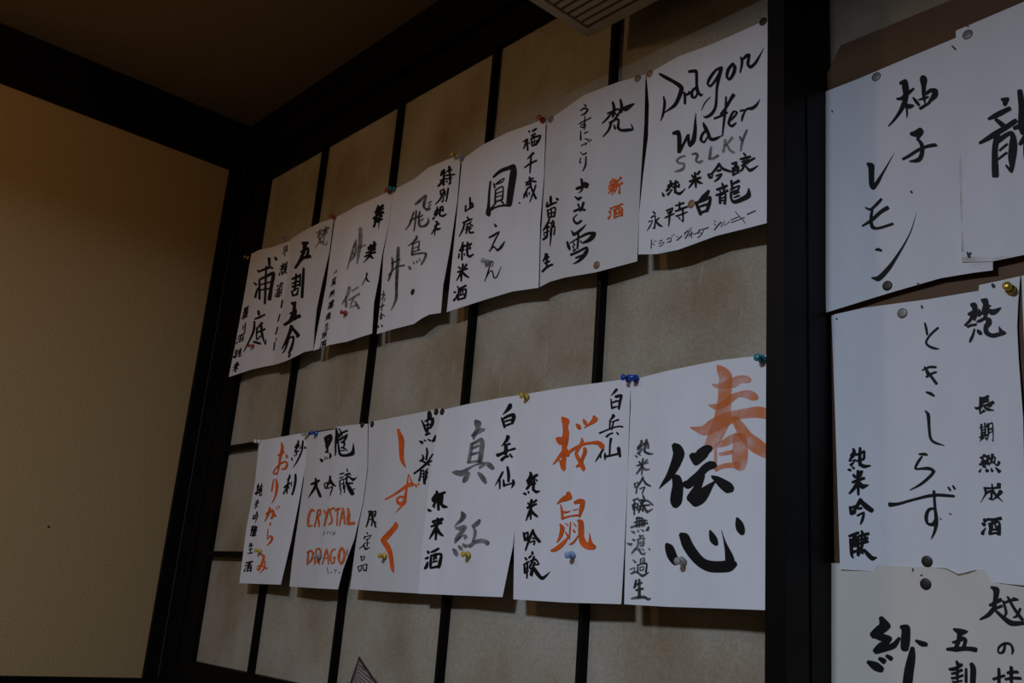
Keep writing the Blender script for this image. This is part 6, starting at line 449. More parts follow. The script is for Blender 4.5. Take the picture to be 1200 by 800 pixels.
 ('s1','character','black','''240 1808 -9 -1 245 1812 -19 -2 299 1865 -53 -5 311 1877 -24 -2;217 1921 -17 0 291 1971 -55 -1 312 1985 -25 0;211 2157 24 7 219 2149 54 15 260 2104 33 9 291 2025 20 5 293 2021 9 2;300 1844 19 8 318 1840 42 18 402 1822 35 15 477 1805 56 23 500 1800 25 11;358 1876 -23 -5 356 1885 -50 -11 346 1929 -41 -9 351 1982 -65 -13 352 1994 -29 -6;329 1888 17 9 351 1886 39 19 466 1873 -19 8 424 1963 -69 -17 418 1975 -31 -8;401 1786 -23 -5 401 1795 -52 -11 396 1971 -42 -9 418 2171 -66 -13 418 2182 -30 -6;335 1962 2 6 357 1965 5 12 405 1973 16 11 463 1959 41 17 479 1955 18 8;398 1964 -31 -7 394 1975 -69 -16 374 2036 -41 -11 311 2090 -19 -6;493 1818 14 7 511 1816 31 15 595 1807 26 12 682 1789 44 19 701 1784 20 9;531 1853 -17 -3 531 1860 -37 -7 545 1972 -30 -6 534 2091 -48 -10 533 2099 -21 -5;515 1875 18 8 532 1871 41 18 679 1840 -14 9 653 2067 -64 -14 651 2079 -29 -6;533 1928 13 5 544 1925 30 12 596 1910 18 11 651 1914 17 17 677 1916 8 7;519 2003 17 7 535 2000 37 16 589 1988 29 13 664 1979 43 22 688 1976 20 10;523 2067 12 7 543 2066 27 16 591 2063 27 13 661 2041 49 19 678 2036 22 9;558 2066 -30 -8 551 2077 -66 -17 519 2123 -40 -10 496 2167 -20 -5;626 2079 -22 -3 686 2163 -69 -9 696 2178 -31 -4|
482 2389 -19 -3 484 2398 -43 -8 516 2531 -42 -8 518 2539 -19 -3;661 2344 -24 -4 664 2354 -52 -9 733 2645 -51 -9 736 2656 -23 -4|
144 2670 -23 1 211 2709 -72 4 246 2730 -32 2;89 2757 -2 9 194 2780 -7 30 253 2794 -3 14;77 2932 33 12 98 2922 72 27 151 2900 45 14 218 2824 19 5;261 2693 14 9 288 2693 31 21 512 2689 26 17 728 2675 43 26 760 2673 19 11;352 2736 -20 -4 351 2745 -45 -9 351 2838 -37 -7 357 2915 -59 -11 357 2926 -26 -5;322 2757 12 7 341 2756 26 15 681 2735 -15 7 664 2913 -52 -11 663 2922 -24 -5;461 2681 -24 -6 457 2690 -52 -13 433 2749 -42 -10 411 2814 -68 -16 407 2826 -31 -7;544 2684 -17 -3 545 2691 -38 -7 564 2802 -13 6 644 2797 31 19 667 2796 14 8;350 2853 13 8 372 2852 29 18 511 2845 25 14 643 2831 41 23 669 2828 19 10;332 2918 16 9 357 2916 34 20 516 2906 27 17 653 2898 42 26 685 2896 19 12|
271 3137 -23 -8 257 3144 -50 -18 138 3204 -39 -1 241 3232 -13 21 283 3243 -6 9;363 3180 -19 -7 351 3186 -43 -16 157 3279 -23 5 350 3272 36 25 379 3271 16 11;244 3263 -30 -5 247 3277 -66 -12 261 3338 -54 -10 264 3407 -86 -17 265 3425 -39 -8;143 3323 -34 -8 122 3379 -108 -27 114 3399 -48 -12;342 3319 -22 -4 356 3365 -69 -12 360 3380 -31 -5;406 3226 15 9 428 3223 33 19 538 3213 26 16 685 3201 41 25 713 3199 18 11;457 3245 -23 -4 459 3256 -50 -9 474 3326 -18 9 669 3323 34 26 700 3322 16 12;656 3232 -22 -5 655 3242 -49 -11 650 3290 -39 -6 680 3321 -59 -3 695 3336 -26 -2;579 3138 -22 -5 579 3148 -49 -10 571 3391 -48 -8 593 3425 -14 13 726 3411 40 17 767 3361 17 4 769 3357 8 2|
360 3612 -31 -3 425 3688 -98 -8 445 3713 -44 -3;632 3605 -30 -9 576 3670 -97 -28 561 3688 -44 -13;254 3726 15 10 280 3724 33 22 487 3712 25 18 714 3706 36 29 748 3705 17 13;509 3582 -27 -6 507 3594 -59 -13 482 3742 -47 -10 504 3892 -76 -14 506 3908 -34 -6;480 3708 -27 -9 469 3719 -60 -19 392 3788 -34 -12 232 3857 -14 -6;508 3710 -11 0 516 3717 -24 0 596 3788 -53 8 748 3846 -9 4'''),
 ('r14','character','black','''1873 420 7 25 1984 434 -45 44 2010 530 -78 -15 2023 664 -65 -22 1995 807 -57 -24 1990 832 -26 -11;1800 686 1 10 1816 690 3 21 1913 712 14 32 2051 673 27 35 2208 623 15 19 2219 620 7 8;2010 787 -23 -16 1995 806 -52 -36 1883 944 -35 -27 1742 1053 -20 -19 1600 1130 -9 -9;2034 894 -10 -3 2035 905 -23 -5 2048 1016 -20 -6 2042 1099 -9 -3 2042 1103 -4 -1;1941 840 -4 14 1967 852 -9 31 2104 916 0 45 2206 930 4 19 2220 932 2 9;2440 447 -30 -6 2444 478 -67 -14 2453 535 -87 -21 2457 666 -54 -15 2456 815 -42 -10 2484 972 -15 -3;2190 776 -7 2 2198 786 -16 5 2264 866 -34 9 2335 961 -27 6 2346 976 -12 3;2493 813 8 10 2508 809 18 23 2621 779 11 36 2719 819 -56 20 2718 893 -69 -38 2634 952 -30 -30 2563 974 -9 -11;2325 864 2 6 2336 865 5 14 2451 873 7 22 2564 879 7 19 2577 880 3 9;2346 1035 8 12 2363 1033 17 26 2478 1013 17 26 2605 991 12 19 2617 989 6 8|
2116 1416 0 15 2143 1424 0 33 2244 1451 22 56 2359 1420 -12 45 2387 1460 -60 -15 2315 1533 -34 -20 2294 1569 -28 -15 2288 1580 -13 -7;2288 1547 -10 4 2300 1560 -23 8 2384 1656 -41 3 2411 1766 -48 -12 2381 1881 -46 -28 2294 1930 -24 -38 2093 1899 -2 -11;1927 1818 6 9 1941 1816 12 21 2095 1796 17 25 2297 1756 17 27 2496 1748 10 27 2693 1770 1 30 2753 1792 -4 16 2767 1797 -2 7|
1073 1651 -15 13 1174 1728 -72 11 1180 1877 -69 -17 1185 2073 -61 -2 1227 2133 -2 37 1307 2073 41 31 1461 1921 23 17 1615 1769 12 8 1740 1640 2 1|
1420 2374 -10 -10 1407 2381 -23 -22 1298 2439 -24 -26 1144 2494 -5 -24 1027 2432 7 -11 1017 2427 3 -5;937 2732 5 8 949 2730 12 17 1161 2688 24 30 1379 2602 26 33 1551 2567 26 37 1577 2561 12 17;1191 2494 -12 -4 1188 2506 -27 -10 1154 2640 -37 -10 1180 2803 -37 15 1329 2865 0 23 1653 2871 9 24 1672 2871 4 11|
1230 3215 1 6 1240 3216 3 13 1309 3223 -5 25 1380 3261 -11 15 1395 3269 -5 7;1138 3663 -1 7 1151 3666 -2 15 1300 3709 20 46 1516 3607 40 33 1699 3478 30 20 1927 3283 16 10 2108 3080 9 4 2248 2807 2 1'''),
 ('r15','character','black','''963 1430 -4 15 1070 1470 -72 15 1041 1542 -39 -18 1035 1557 -17 -8;668 1682 5 10 683 1680 12 22 876 1660 25 45 1149 1631 20 36 1173 1629 9 16;829 1717 -12 7 848 1734 -26 16 1010 1876 -37 23 1036 1899 -17 10;471 2047 7 10 486 2043 14 21 761 1975 29 44 1037 1923 30 43 1282 1866 28 38 1308 1860 13 17;878 1976 -29 -10 871 2002 -63 -23 812 2229 -64 -18 817 2626 -76 -15 817 2658 -34 -7;867 2094 13 19 897 2088 29 43 1172 2036 -22 33 1225 2206 -86 -15 1196 2434 -86 -25 1167 2622 -24 -53 1057 2520 17 -8;912 2257 6 7 923 2254 15 16 1089 2193 15 16 1099 2190 7 7;882 2389 6 7 893 2386 14 16 1076 2328 14 16 1087 2325 6 7;1374 1392 -25 -5 1378 1417 -55 -11 1418 1704 -70 -17 1406 1976 -70 -13 1443 2103 -55 -4 1451 2129 -25 -2;1233 1979 7 14 1254 1977 16 31 1501 1961 26 44 1536 1960 12 20;1359 2269 12 10 1372 2261 27 22 1531 2163 60 45 1559 2147 27 20;1529 2211 -34 -7 1531 2240 -74 -16 1542 2512 -80 -8 1651 2726 -42 36 2010 2764 68 54 2039 2584 18 5;1420 1673 8 16 1444 1672 19 36 1770 1659 26 44 1804 1657 12 20;1477 1805 7 14 1501 1805 16 31 1800 1803 -36 19 1741 1963 -49 -19 1735 1980 -22 -9;1566 2216 7 14 1591 2216 16 30 1831 2215 15 30 1855 2215 7 13;1566 2370 7 13 1591 2370 16 30 1831 2368 15 30 1856 2367 7 13'''),
 ('r16','character','black','''2794 464 7 5 2803 459 15 11 2888 407 19 14 2960 355 27 18 3147 375 20 17 3214 354 6 6;2889 178 -2 14 2955 192 -37 29 2994 255 -56 -1 2992 343 -46 -8 2986 409 -17 -3;2847 307 1 12 2924 315 19 39 3008 286 17 23 3214 347 4 6;3212 209 -4 10 3295 234 -49 25 3323 295 -60 -5 3319 366 -73 -12 3319 452 -30 -4 3319 464 -14 -2;3161 426 7 6 3172 421 16 13 3252 387 16 18 3365 372 10 15 3378 370 5 7;3251 354 4 5 3260 352 9 10 3416 314 9 10 3425 312 4 5;3320 346 -6 8 3341 354 -14 18 3458 404 -5 37 3549 400 21 30 3658 364 2 2;2844 489 8 12 2957 466 12 16 3187 495 15 18 3302 472 3 21 3395 504 -49 16 3397 547 -59 -17 3343 598 -48 -10 3367 672 -44 16 3479 719 -8 26 3604 717 7 25 3739 709 21 14 3745 689 14 3;3698 725 24 -5 3683 704 53 -11 3653 658 28 -5 3624 613 7 -1;3002 523 -6 -2 3000 528 -14 -4 2976 600 -20 -6 2935 663 -23 -9 2904 702 -8 -3 2902 705 -4 -1;3157 607 -11 4 3206 648 -37 16 3240 673 -20 10 3251 681 -9 4'''),
 ('r16','character','black','''1945 338 -8 1 1948 346 -17 2 1980 433 -27 2 2002 519 -23 0 2005 528 -10 0;2240 437 -8 -7 2229 443 -18 -14 2077 525 -20 -13 1987 614 -25 -4 2019 675 -22 11 2142 726 -10 18 2253 746 -2 8 2260 748 -1 4|
1893 1028 3 5 1901 1026 6 10 2041 992 5 17 2183 1000 -1 17 2198 1001 0 8;1963 1133 4 5 1973 1129 9 12 2099 1086 10 16 2193 1070 5 13 2204 1069 2 6;1943 980 -7 3 1949 987 -15 7 2055 1104 -25 10 2183 1235 -27 11 2194 1246 -12 5;1972 1028 -10 2 1977 1038 -23 5 2017 1123 -25 4 2021 1133 -11 2;1951 1346 -3 5 1962 1349 -6 12 2052 1373 -17 21 2124 1409 -13 12 2135 1415 -6 5|
1925 1610 -6 3 1930 1615 -13 6 1985 1678 -35 7 1993 1865 -28 2 2021 2017 -26 9 2111 2083 -15 17 2310 2128 -2 4|
1767 2255 0 5 1776 2255 0 11 1896 2254 -4 20 1943 2262 -5 13 1954 2264 -2 6;1840 2283 -6 -3 1835 2289 -13 -6 1742 2384 -22 -8 1696 2471 -22 11 1830 2469 -1 16 1979 2466 -11 24 2071 2508 -39 5 1976 2593 -20 -13 1791 2703 -12 -13 1560 2794 -3 -4|
1107 3012 1 14 1134 3010 3 31 1327 2995 4 18 1627 2932 5 15 2060 2852 2 20 2474 2855 -2 17 2489 2855 -1 8;2073 2791 -12 1 2074 2801 -26 2 2086 3009 -26 2 2110 3214 -39 1 2074 3359 -25 -4 1988 3485 -6 -1;2096 3040 -2 -6 2085 3042 -3 -13 1961 3062 -18 -14 1896 3161 -35 -1 1922 3263 -20 15 2046 3266 19 22 2111 3173 23 6 2118 3163 11 3;2375 2727 -7 3 2381 2733 -16 7 2416 2774 -19 8 2422 2782 -9 4;2472 2705 -7 3 2477 2711 -16 7 2512 2752 -19 8 2519 2759 -9 4;2194 3174 -4 1 2197 3178 -9 3 2209 3194 -12 4 2212 3198 -5 2;2389 3104 -2 2 2394 3106 -4 6 2418 3113 -6 8 2425 3115 -3 4'''),
 ('r16','character','black','''373 2130 -13 2 379 2143 -29 5 396 2184 -38 -6 330 2248 -28 -15 317 2260 -13 -7;445 2204 -9 -7 432 2213 -21 -17 336 2276 -28 -16 296 2328 -25 12 409 2320 -27 10 312 2396 -26 -17 298 2407 -12 -8;241 2458 -3 7 253 2461 -8 15 309 2477 -11 20 326 2482 -5 9;340 2418 -7 5 348 2425 -16 10 385 2453 -19 12 395 2461 -9 6;437 2244 4 7 449 2241 8 15 617 2196 13 23 636 2191 6 11;528 2124 -13 -1 527 2137 -30 -3 514 2285 -39 -2 517 2405 -39 0 517 2422 -17 0;433 2337 2 7 445 2335 5 15 594 2315 6 21 612 2313 3 10;618 2212 -11 -1 616 2223 -25 -3 606 2302 -30 -3 604 2315 -13 -1;497 2383 -8 11 517 2392 -18 24 609 2428 -8 30 739 2421 2 12 749 2420 1 5|
353 2537 -9 5 362 2546 -21 11 405 2587 -28 14 418 2599 -12 7;557 2486 -14 -4 550 2499 -32 -9 510 2577 -28 -8 504 2589 -13 -3;323 2669 4 8 338 2665 8 18 470 2634 11 23 601 2607 9 21 619 2603 4 9;469 2481 -16 -1 469 2496 -34 -1 462 2655 -39 -1 461 2853 -26 0 461 2864 -12 0;461 2656 -13 -6 450 2668 -30 -13 372 2759 -31 -17 267 2836 -16 -11 257 2843 -7 -5;457 2644 -12 7 470 2656 -27 15 559 2737 -19 40 690 2714 3 9|
269 3035 -14 2 272 3048 -30 4 297 3153 -35 5 301 3167 -16 2;279 3065 4 8 294 3061 8 17 397 3035 -24 18 367 3127 -30 -4 362 3139 -13 -2;290 3157 4 7 305 3153 10 17 374 3132 10 17 388 3128 4 7;526 2918 -15 -6 514 2932 -33 -14 435 3023 -33 -15 337 3114 -17 -9 329 3121 -8 -4;478 2933 -13 9 494 2945 -28 19 620 3038 -40 32 748 3102 -31 29 773 3114 -14 13;431 3077 2 7 444 3075 4 15 527 3063 5 18 542 3060 2 8;416 3183 4 6 428 3179 8 14 560 3141 -25 21 538 3231 -29 -5 486 3313 -12 -3|
221 3495 4 8 236 3491 9 17 435 3437 10 19 452 3433 5 9;259 3530 -14 1 260 3543 -31 2 277 3748 -40 3 278 3764 -18 2;264 3559 4 7 279 3555 9 17 424 3514 -21 20 413 3744 -31 1 412 3757 -14 0;328 3481 -10 0 327 3490 -22 0 313 3619 -26 0 312 3630 -12 0;378 3455 -10 0 377 3464 -22 0 370 3618 -26 1 370 3628 -12 0;280 3647 1 7 293 3645 3 15 407 3630 3 15 420 3628 1 7;262 3738 3 8 278 3735 7 17 404 3706 7 17 419 3703 3 8;260 3765 -10 5 268 3774 -22 10 304 3811 -19 9 311 3818 -8 4;505 3401 -11 3 511 3411 -24 7 539 3457 -32 10 547 3469 -14 5;436 3491 3 8 451 3488 6 17 658 3447 7 20 675 3444 3 9;455 3541 2 6 468 3539 4 14 636 3511 5 17 652 3509 2 8;507 3479 -10 1 507 3488 -22 1 511 3577 -26 1 511 3587 -12 1;583 3465 -10 0 583 3474 -22 0 578 3563 -26 0 578 3573 -12 0;412 3607 3 8 427 3604 6 17 634 3562 7 20 652 3558 3 9;527 3605 -11 -3 520 3615 -24 -6 419 3769 -28 -7 412 3781 -13 -3;499 3632 -10 1 500 3640 -22 2 514 3741 -26 3 516 3752 -12 1;543 3681 -11 6 554 3690 -24 14 661 3775 -36 26 733 3810 -11 32 826 3792 1 6'''),
 ('r16','character','black','''3152 1510 -10 -2 3151 1517 -33 -13 3123 1584 -31 -13 3129 1646 -48 -19 3130 1655 -22 -8;3128 1527 3 6 3149 1534 3 11 3243 1526 3 9 3326 1513 6 14 3339 1511 3 6;3147 1562 0 7 3161 1562 1 15 3228 1561 4 12 3307 1543 11 18 3324 1539 5 8;3133 1606 10 10 3153 1608 10 13 3232 1585 7 11 3310 1573 8 18 3327 1570 4 8;2970 1616 3 7 2984 1614 6 16 3222 1635 5 12 3415 1603 9 20 3434 1599 4 9;3103 1624 -19 -8 3103 1631 -42 -17 3110 1724 -15 3 3220 1700 15 13 3233 1695 7 6;3205 1629 -4 2 3209 1632 -9 5 3280 1685 -17 17 3424 1706 -1 4;3386 1637 -5 -6 3374 1640 -9 -12 3334 1652 -6 -7 3275 1675 -2 -2|
3040 1893 3 6 3058 1899 7 13 3180 1923 3 8 3256 1910 6 13 3268 1908 3 6;3119 1863 -19 -7 3120 1872 -42 -16 3128 1959 -33 -12 3135 2051 -51 -18 3136 2062 -23 -8;3209 1864 -9 0 3210 1872 -20 0 3220 1958 -17 -1 3204 2044 -27 -3 3202 2055 -12 -1;3120 1963 7 8 3139 1967 12 14 3176 1960 3 10 3212 1961 -1 16 3227 1962 0 7;3093 1996 7 8 3113 1999 16 18 3173 1999 5 10 3211 1996 3 17 3226 1996 2 8;3030 2030 5 6 3047 2033 14 16 3172 2045 4 9 3266 2038 4 15 3279 2037 2 7;3159 2053 -11 -4 3151 2063 -43 -23 3105 2080 -28 -15 3054 2093 -6 -3;3204 2058 -7 3 3240 2091 -21 9 3249 2099 -9 4;3278 1875 -13 0 3278 1887 -30 -1 3282 2021 -18 -2 3249 2123 -4 -1;3278 1897 2 5 3289 1895 4 13 3375 1887 -12 9 3377 2114 -9 -11 3344 2099 3 -3;3278 1971 4 5 3289 1967 10 12 3323 1956 5 11 3361 1955 2 18 3378 1955 1 8;3281 2016 3 4 3288 2014 7 9 3334 2000 5 7 3365 1994 6 12 3375 1991 3 5|
3177 2296 -14 2 3185 2322 -47 4 3191 2339 -20 3;3041 2318 5 7 3060 2322 10 15 3177 2332 3 10 3286 2326 3 17 3302 2325 1 7;3132 2338 -19 -4 3139 2350 -41 -8 3156 2387 -13 10 3249 2381 18 10 3249 2343 34 0 3249 2330 15 0;3078 2388 2 8 3102 2394 3 17 3270 2400 -19 3 3187 2422 -18 -6 3205 2476 -14 -13 3150 2456 16 -18 3126 2444 12 -5;3022 2408 1 7 3037 2409 6 17 3186 2430 1 12 3281 2429 1 19 3299 2428 0 9;3283 2367 2 7 3297 2364 6 16 3410 2348 -14 10 3392 2422 -19 4 3450 2455 -1 14 3477 2442 21 9 3490 2412 32 5 3494 2400 14 2;3361 2295 -14 -2 3358 2307 -32 -3 3340 2385 -18 -4 3274 2463 -4 -1;3307 2381 -7 4 3353 2415 -23 12 3365 2424 -10 6;3090 2480 -14 -7 3037 2510 -30 -10 3026 2520 -13 -4;3217 2499 -13 3 3238 2530 -40 11 3249 2546 -18 5;3320 2489 -9 2 3344 2533 -29 7 3351 2545 -13 3;3410 2481 -9 5 3494 2541 -30 17 3510 2553 -13 8|
3149 2761 0 7 3164 2761 -1 15 3344 2762 1 12 3496 2749 3 19 3514 2747 2 9;3187 2756 -14 0 3186 2768 -31 0 3181 2853 -18 -3 3051 2943 -5 -2;3179 2834 4 8 3197 2830 9 18 3307 2806 -18 16 3304 2904 -20 -14 3239 2900 1 -5;3329 2704 -5 1 3331 2709 -11 2 3368 2825 -29 10 3555 2944 -5 3;3534 2794 -15 -8 3516 2807 -34 -18 3432 2870 -19 -12 3321 2929 -3 -2;3440 2700 -11 8 3482 2724 -34 25 3505 2736 -15 11|
3126 3168 -15 4 3166 3196 -44 18 3185 3210 -18 9;3073 3222 -9 7 3144 3250 -27 21 3168 3258 -10 11;3076 3379 19 6 3086 3366 43 13 3114 3335 24 10 3183 3288 3 1;3202 3180 0 8 3218 3179 -1 17 3344 3177 1 14 3500 3161 4 21 3521 3158 2 10;3254 3223 -13 1 3256 3234 -28 3 3267 3301 -23 1 3261 3370 -37 0 3260 3383 -17 0;3237 3249 3 8 3254 3246 6 17 3458 3211 -15 12 3450 3368 -38 1 3449 3382 -17 0;3316 3172 -11 0 3315 3181 -24 0 3311 3239 -20 -1 3296 3287 -32 -3 3292 3299 -14 -1;3380 3168 -11 0 3380 3177 -23 1 3382 3272 -14 9 3442 3270 0 19 3460 3269 0 9;3267 3317 1 7 3281 3316 2 15 3351 3310 0 12 3441 3309 -2 19 3460 3308 -1 9;3257 3369 2 7 3273 3367 3 16 3363 3356 0 13 3460 3357 -2 21 3481 3357 -1 10'''),
 ('r17','character','black','''1095 906 -32 18 1185 1039 -110 -7 1081 1137 -62 -57 940 1238 -40 -43 908 1260 -18 -19;908 1199 -9 21 939 1207 -21 46 1118 1258 -22 62 1259 1279 -70 22 1120 1410 -51 -44 997 1509 -37 -34 971 1530 -17 -15;987 1517 6 17 1015 1508 14 37 1192 1451 18 41 1366 1379 34 36 1467 1251 20 12 1476 1240 9 5;833 1693 -8 13 853 1700 -18 29 999 1757 -40 66 1125 1803 -29 51 1160 1816 -13 23;1068 1616 -9 13 1087 1625 -19 28 1177 1664 -28 43 1206 1677 -13 19;1211 1562 -8 12 1229 1570 -17 26 1317 1609 -23 35 1341 1620 -10 16;1480 1052 -8 23 1583 1076 -71 51 1587 1259 -86 2 1574 1426 -72 -1 1571 1464 -32 0;1782 1272 -5 9 1796 1277 -11 20 1904 1318 -15 43 2000 1328 -7 34 2024 1331 -3 16;1729 1382 -17 -1 1728 1401 -37 -1 1714 1553 -72 -4 1668 1795 -89 -6 1639 2036 -90 -4 1608 2245 -70 -13 1489 2460 -23 -8'''),
 ('r17','character','black','''2523 994 -4 10 2538 994 -9 23 2629 1009 -12 43 2771 1043 -60 1 2702 1064 -19 -34 2680 1071 -9 -15;2669 1004 -22 -6 2665 1029 -49 -14 2634 1208 -44 -13 2566 1337 -31 -4 2557 1354 -14 -2;2512 1235 5 8 2526 1226 10 17 2704 1156 -1 42 2775 1195 -40 11 2742 1312 -36 -12 2737 1330 -16 -5;2394 1378 0 11 2412 1374 0 25 2602 1327 2 43 2812 1335 0 38 2984 1371 -6 41 3013 1374 -3 19|
2601 1515 -8 6 2607 1525 -18 11 2643 1589 -36 12 2654 1609 -16 6;2450 1699 0 9 2465 1696 1 21 2538 1677 9 28 2713 1595 15 26 2730 1589 7 12;2507 1764 4 8 2521 1756 9 17 2715 1685 10 24 2731 1682 5 11;2626 1618 -13 -1 2627 1633 -29 -1 2630 1829 -28 -2 2631 1843 -13 -1;2509 1837 3 8 2523 1831 7 19 2734 1777 6 21 2748 1775 3 9;2530 1890 1 7 2542 1886 2 17 2718 1865 2 17 2730 1865 1 8;2801 1665 -11 -1 2801 1678 -24 -2 2804 1886 -28 -2 2805 1900 -13 -1;2895 1577 -17 3 2903 1598 -37 7 2938 1690 -55 2 2931 1953 -51 -5 2930 1980 -23 -2;2542 1933 -11 4 2544 1945 -25 8 2565 2089 -33 10 2567 2105 -15 5;2545 1963 3 10 2562 1956 7 22 2719 1924 -18 17 2715 2073 -28 -3 2714 2087 -13 -1'''),
 ('r17','character','black','''3257 295 -6 10 3272 301 -13 21 3365 345 -57 28 3349 512 -43 -4 3316 665 -35 -5 3312 683 -16 -2;3234 613 5 9 3248 606 11 20 3451 509 16 28 3470 500 7 13;3268 686 4 9 3283 681 9 21 3469 614 9 21 3483 609 4 9;3332 648 -14 -10 3316 665 -30 -22 3215 773 -25 -26 3062 854 -7 -11 3054 858 -3 -5;3339 685 -7 8 3351 694 -17 17 3520 823 -25 31 3653 891 -16 47 3806 840 0 38 3941 782 1 25 3960 774 1 11;3499 527 -9 2 3502 538 -21 5 3553 717 -25 -1 3519 793 -13 -4 3516 800 -6 -2;3524 555 3 8 3536 552 6 18 3734 468 7 18 3750 458 3 8;3580 450 -8 4 3586 460 -19 10 3693 606 -28 25 3885 743 -30 29 3897 752 -14 13;3856 561 -10 0 3849 573 -22 0 3770 727 -20 -8 3692 787 -5 -6 3686 792 -2 -3;3683 455 -4 8 3694 454 -8 18 3793 444 -10 22 3807 442 -4 10|
3539 1230 -8 -1 3537 1239 -17 -3 3504 1373 -18 -14 3421 1400 10 -13 3414 1318 16 6 3520 1240 5 18 3635 1250 -15 18 3681 1326 -27 11 3659 1416 -8 1|
3422 1657 -11 1 3422 1670 -24 1 3422 1903 -27 -1 3390 2050 -20 -3 3388 2060 -9 -1;3312 1839 3 8 3324 1835 7 17 3520 1767 6 17 3532 1763 3 8;3571 1722 1 10 3585 1720 2 21 3776 1665 2 21 3792 1659 1 9;3651 1613 -14 2 3651 1629 -31 2 3650 1862 -27 2 3650 1876 -12 1;3540 1825 1 8 3553 1824 1 18 3828 1753 1 21 3844 1747 1 10;3556 1940 1 8 3569 1939 2 18 3827 1865 2 21 3842 1860 1 9'''),
 ('r17','mark','stain','''1638 -7 0 8 1916 -6 0 12 2125 -1 0 10 2331 4 -4 16 2485 2 -9 22 2618 11 -3 26 2780 20 7 24 2958 10 3 10 2965 9 2 4;3200 -10 0 4 3205 -10 0 8 3518 -5 -3 13 3697 19 -9 19 3921 21 -16 27 3936 21 -7 12'''),
 ('r15','mark','faint_stain','''7 1854 -13 -3 7 1867 -30 -6 6 2504 -48 -6 13 3139 -42 -3 15 3775 -54 -1 15 3799 -24 0;-27 3963 0 20 9 3963 0 44 548 3959 1 33 1172 4000 2 20 1190 4001 1 9'''),
 ('r14','mark','faint_stain','''3438 3903 2 22 3480 3906 4 48 3710 3916 3 59 3983 3933 2 47 4026 3935 1 21'''),
 ('r14','mark','pen','''3130 116 -5 2 3136 124 -11 5 3215 211 -15 7 3224 220 -7 3;2121 2411 -9 0 2125 2420 -21 -1 2137 2453 -21 -1 2140 2462 -9 0;2243 3972 -9 0 2246 3981 -21 -1 2255 4010 -21 -1 2258 4019 -9 0;235 417 -5 3 242 424 -12 6 262 447 -12 6 269 455 -5 3'''),
 ('r15','mark','pen','''149 3839 -9 2 153 3847 -19 5 190 3920 -29 8 197 3932 -13 3;207 3883 6 2 211 3877 14 5 232 3849 14 5 236 3844 6 2;275 -99 -9 -3 275 -89 -20 -6 281 17 -20 -6 281 27 -9 -2'''),
 ('r16','mark','pen','''3421 18 -10 3 3431 28 -23 7 3471 68 -30 9 3485 82 -14 4;1864 75 -8 1 1867 82 -17 3 1886 122 -17 3 1890 130 -7 1;93 67 -5 3 99 72 -10 6 116 89 -14 8 124 96 -6 4;2300 3978 -6 -3 2292 3983 -13 -8 2273 3996 -13 -8 2265 4002 -6 -3'''),
 ('r17','mark','pen','''3430 188 -7 3 3435 196 -15 7 3451 225 -19 9 3457 235 -9 4;1839 148 1 5 1847 147 2 12 1881 143 2 12 1889 142 1 5;1691 24 -6 0 1691 31 -12 1 1693 76 -12 1 1693 83 -6 0'''),
]
PINS = [
 ('push','brass',-2.0842,0.9390,2.0255), # None
 ('push','clear',-1.8997,0.9390,2.0299), # None
 ('push','red',-1.6851,0.9353,2.0230), # s3
 ('push','red',-1.4806,0.9351,2.0246), # s3
 ('push','teal',-1.4665,0.9352,2.0251), # s4
 ('push','yellow',-1.2729,0.9349,2.0331), # s4
 ('push','clear',-1.2562,0.9354,2.0236), # s5
 ('push','red',-1.0469,0.9351,2.0246), # s5
 ('tack','steel',-1.0282,0.9348,2.0200), # s6
 ('tack','brassdull',-0.8446,0.9346,2.0216), # s6
 ('tack','brassdull',-0.8218,0.9351,2.0205), # s7
 ('tack','dark',-0.6285,0.9346,2.0196), # s7
 ('tack','brassdull',-0.7279,0.9212,1.7823), # s7
 ('tack','brassdull',-0.8953,0.9221,1.7348), # s6
 ('tack','dark',-1.3443,0.9201,1.7842), # s4
 ('tack','dark',-1.7662,0.9180,1.7292), # s2
 ('push','red',-1.5659,0.9216,1.7852), # s3
 ('push','red',-1.9678,0.9313,1.7832), # s1
 ('push','clear',-1.1431,0.9232,1.7947), # s5
 ('push','white',-1.8765,0.9352,1.5575), # s13
 ('push','clear',-1.6733,0.9349,1.5563), # s12
 ('push','blue',-1.6374,0.9332,1.5547), # s12
 ('tack','dark',-1.4801,0.9345,1.5584), # s12
 ('tack','dark',-1.4514,0.9373,1.5571), # s11
 ('tack','dark',-1.2615,0.9369,1.5607), # s11
 ('tack','dark',-1.2411,0.9341,1.5585), # s10
 ('push','yellow',-1.0306,0.9306,1.5587), # s9
 ('push','blue',-0.8292,0.9290,1.5600), # s8
 ('push','blue',-0.8167,0.9284,1.5588), # s8
 ('push','teal',-0.6214,0.9278,1.5568), # s8
 ('push','clear',-0.7210,0.9158,1.3231), # s8
 ('push','paleblue',-0.9064,0.9193,1.3286), # s9
 ('push','yellow',-1.1260,0.9231,1.3268), # s10
 ('push','yellow',-1.3467,0.9257,1.3229), # s11
 ('push','yellow',-1.7770,0.9234,1.3273), # s13
 ('push','clear',-1.5418,0.9196,1.3203), # s12
 ('tack','steel',-0.5037,0.9900,1.9134), # r14
 ('tack','dark',-0.4965,0.9866,1.6396), # r14
 ('tack','steel',-0.3929,0.9896,1.9233), # r15
 ('tack','steel',-0.4816,0.9897,1.6047), # r16
 ('push','gold',-0.3660,0.9920,1.6092), # r16
 ('tack','dark',-0.4643,0.9884,1.3329), # r16
 ('tack','dark',-0.4655,0.9859,1.3100), # r17
]

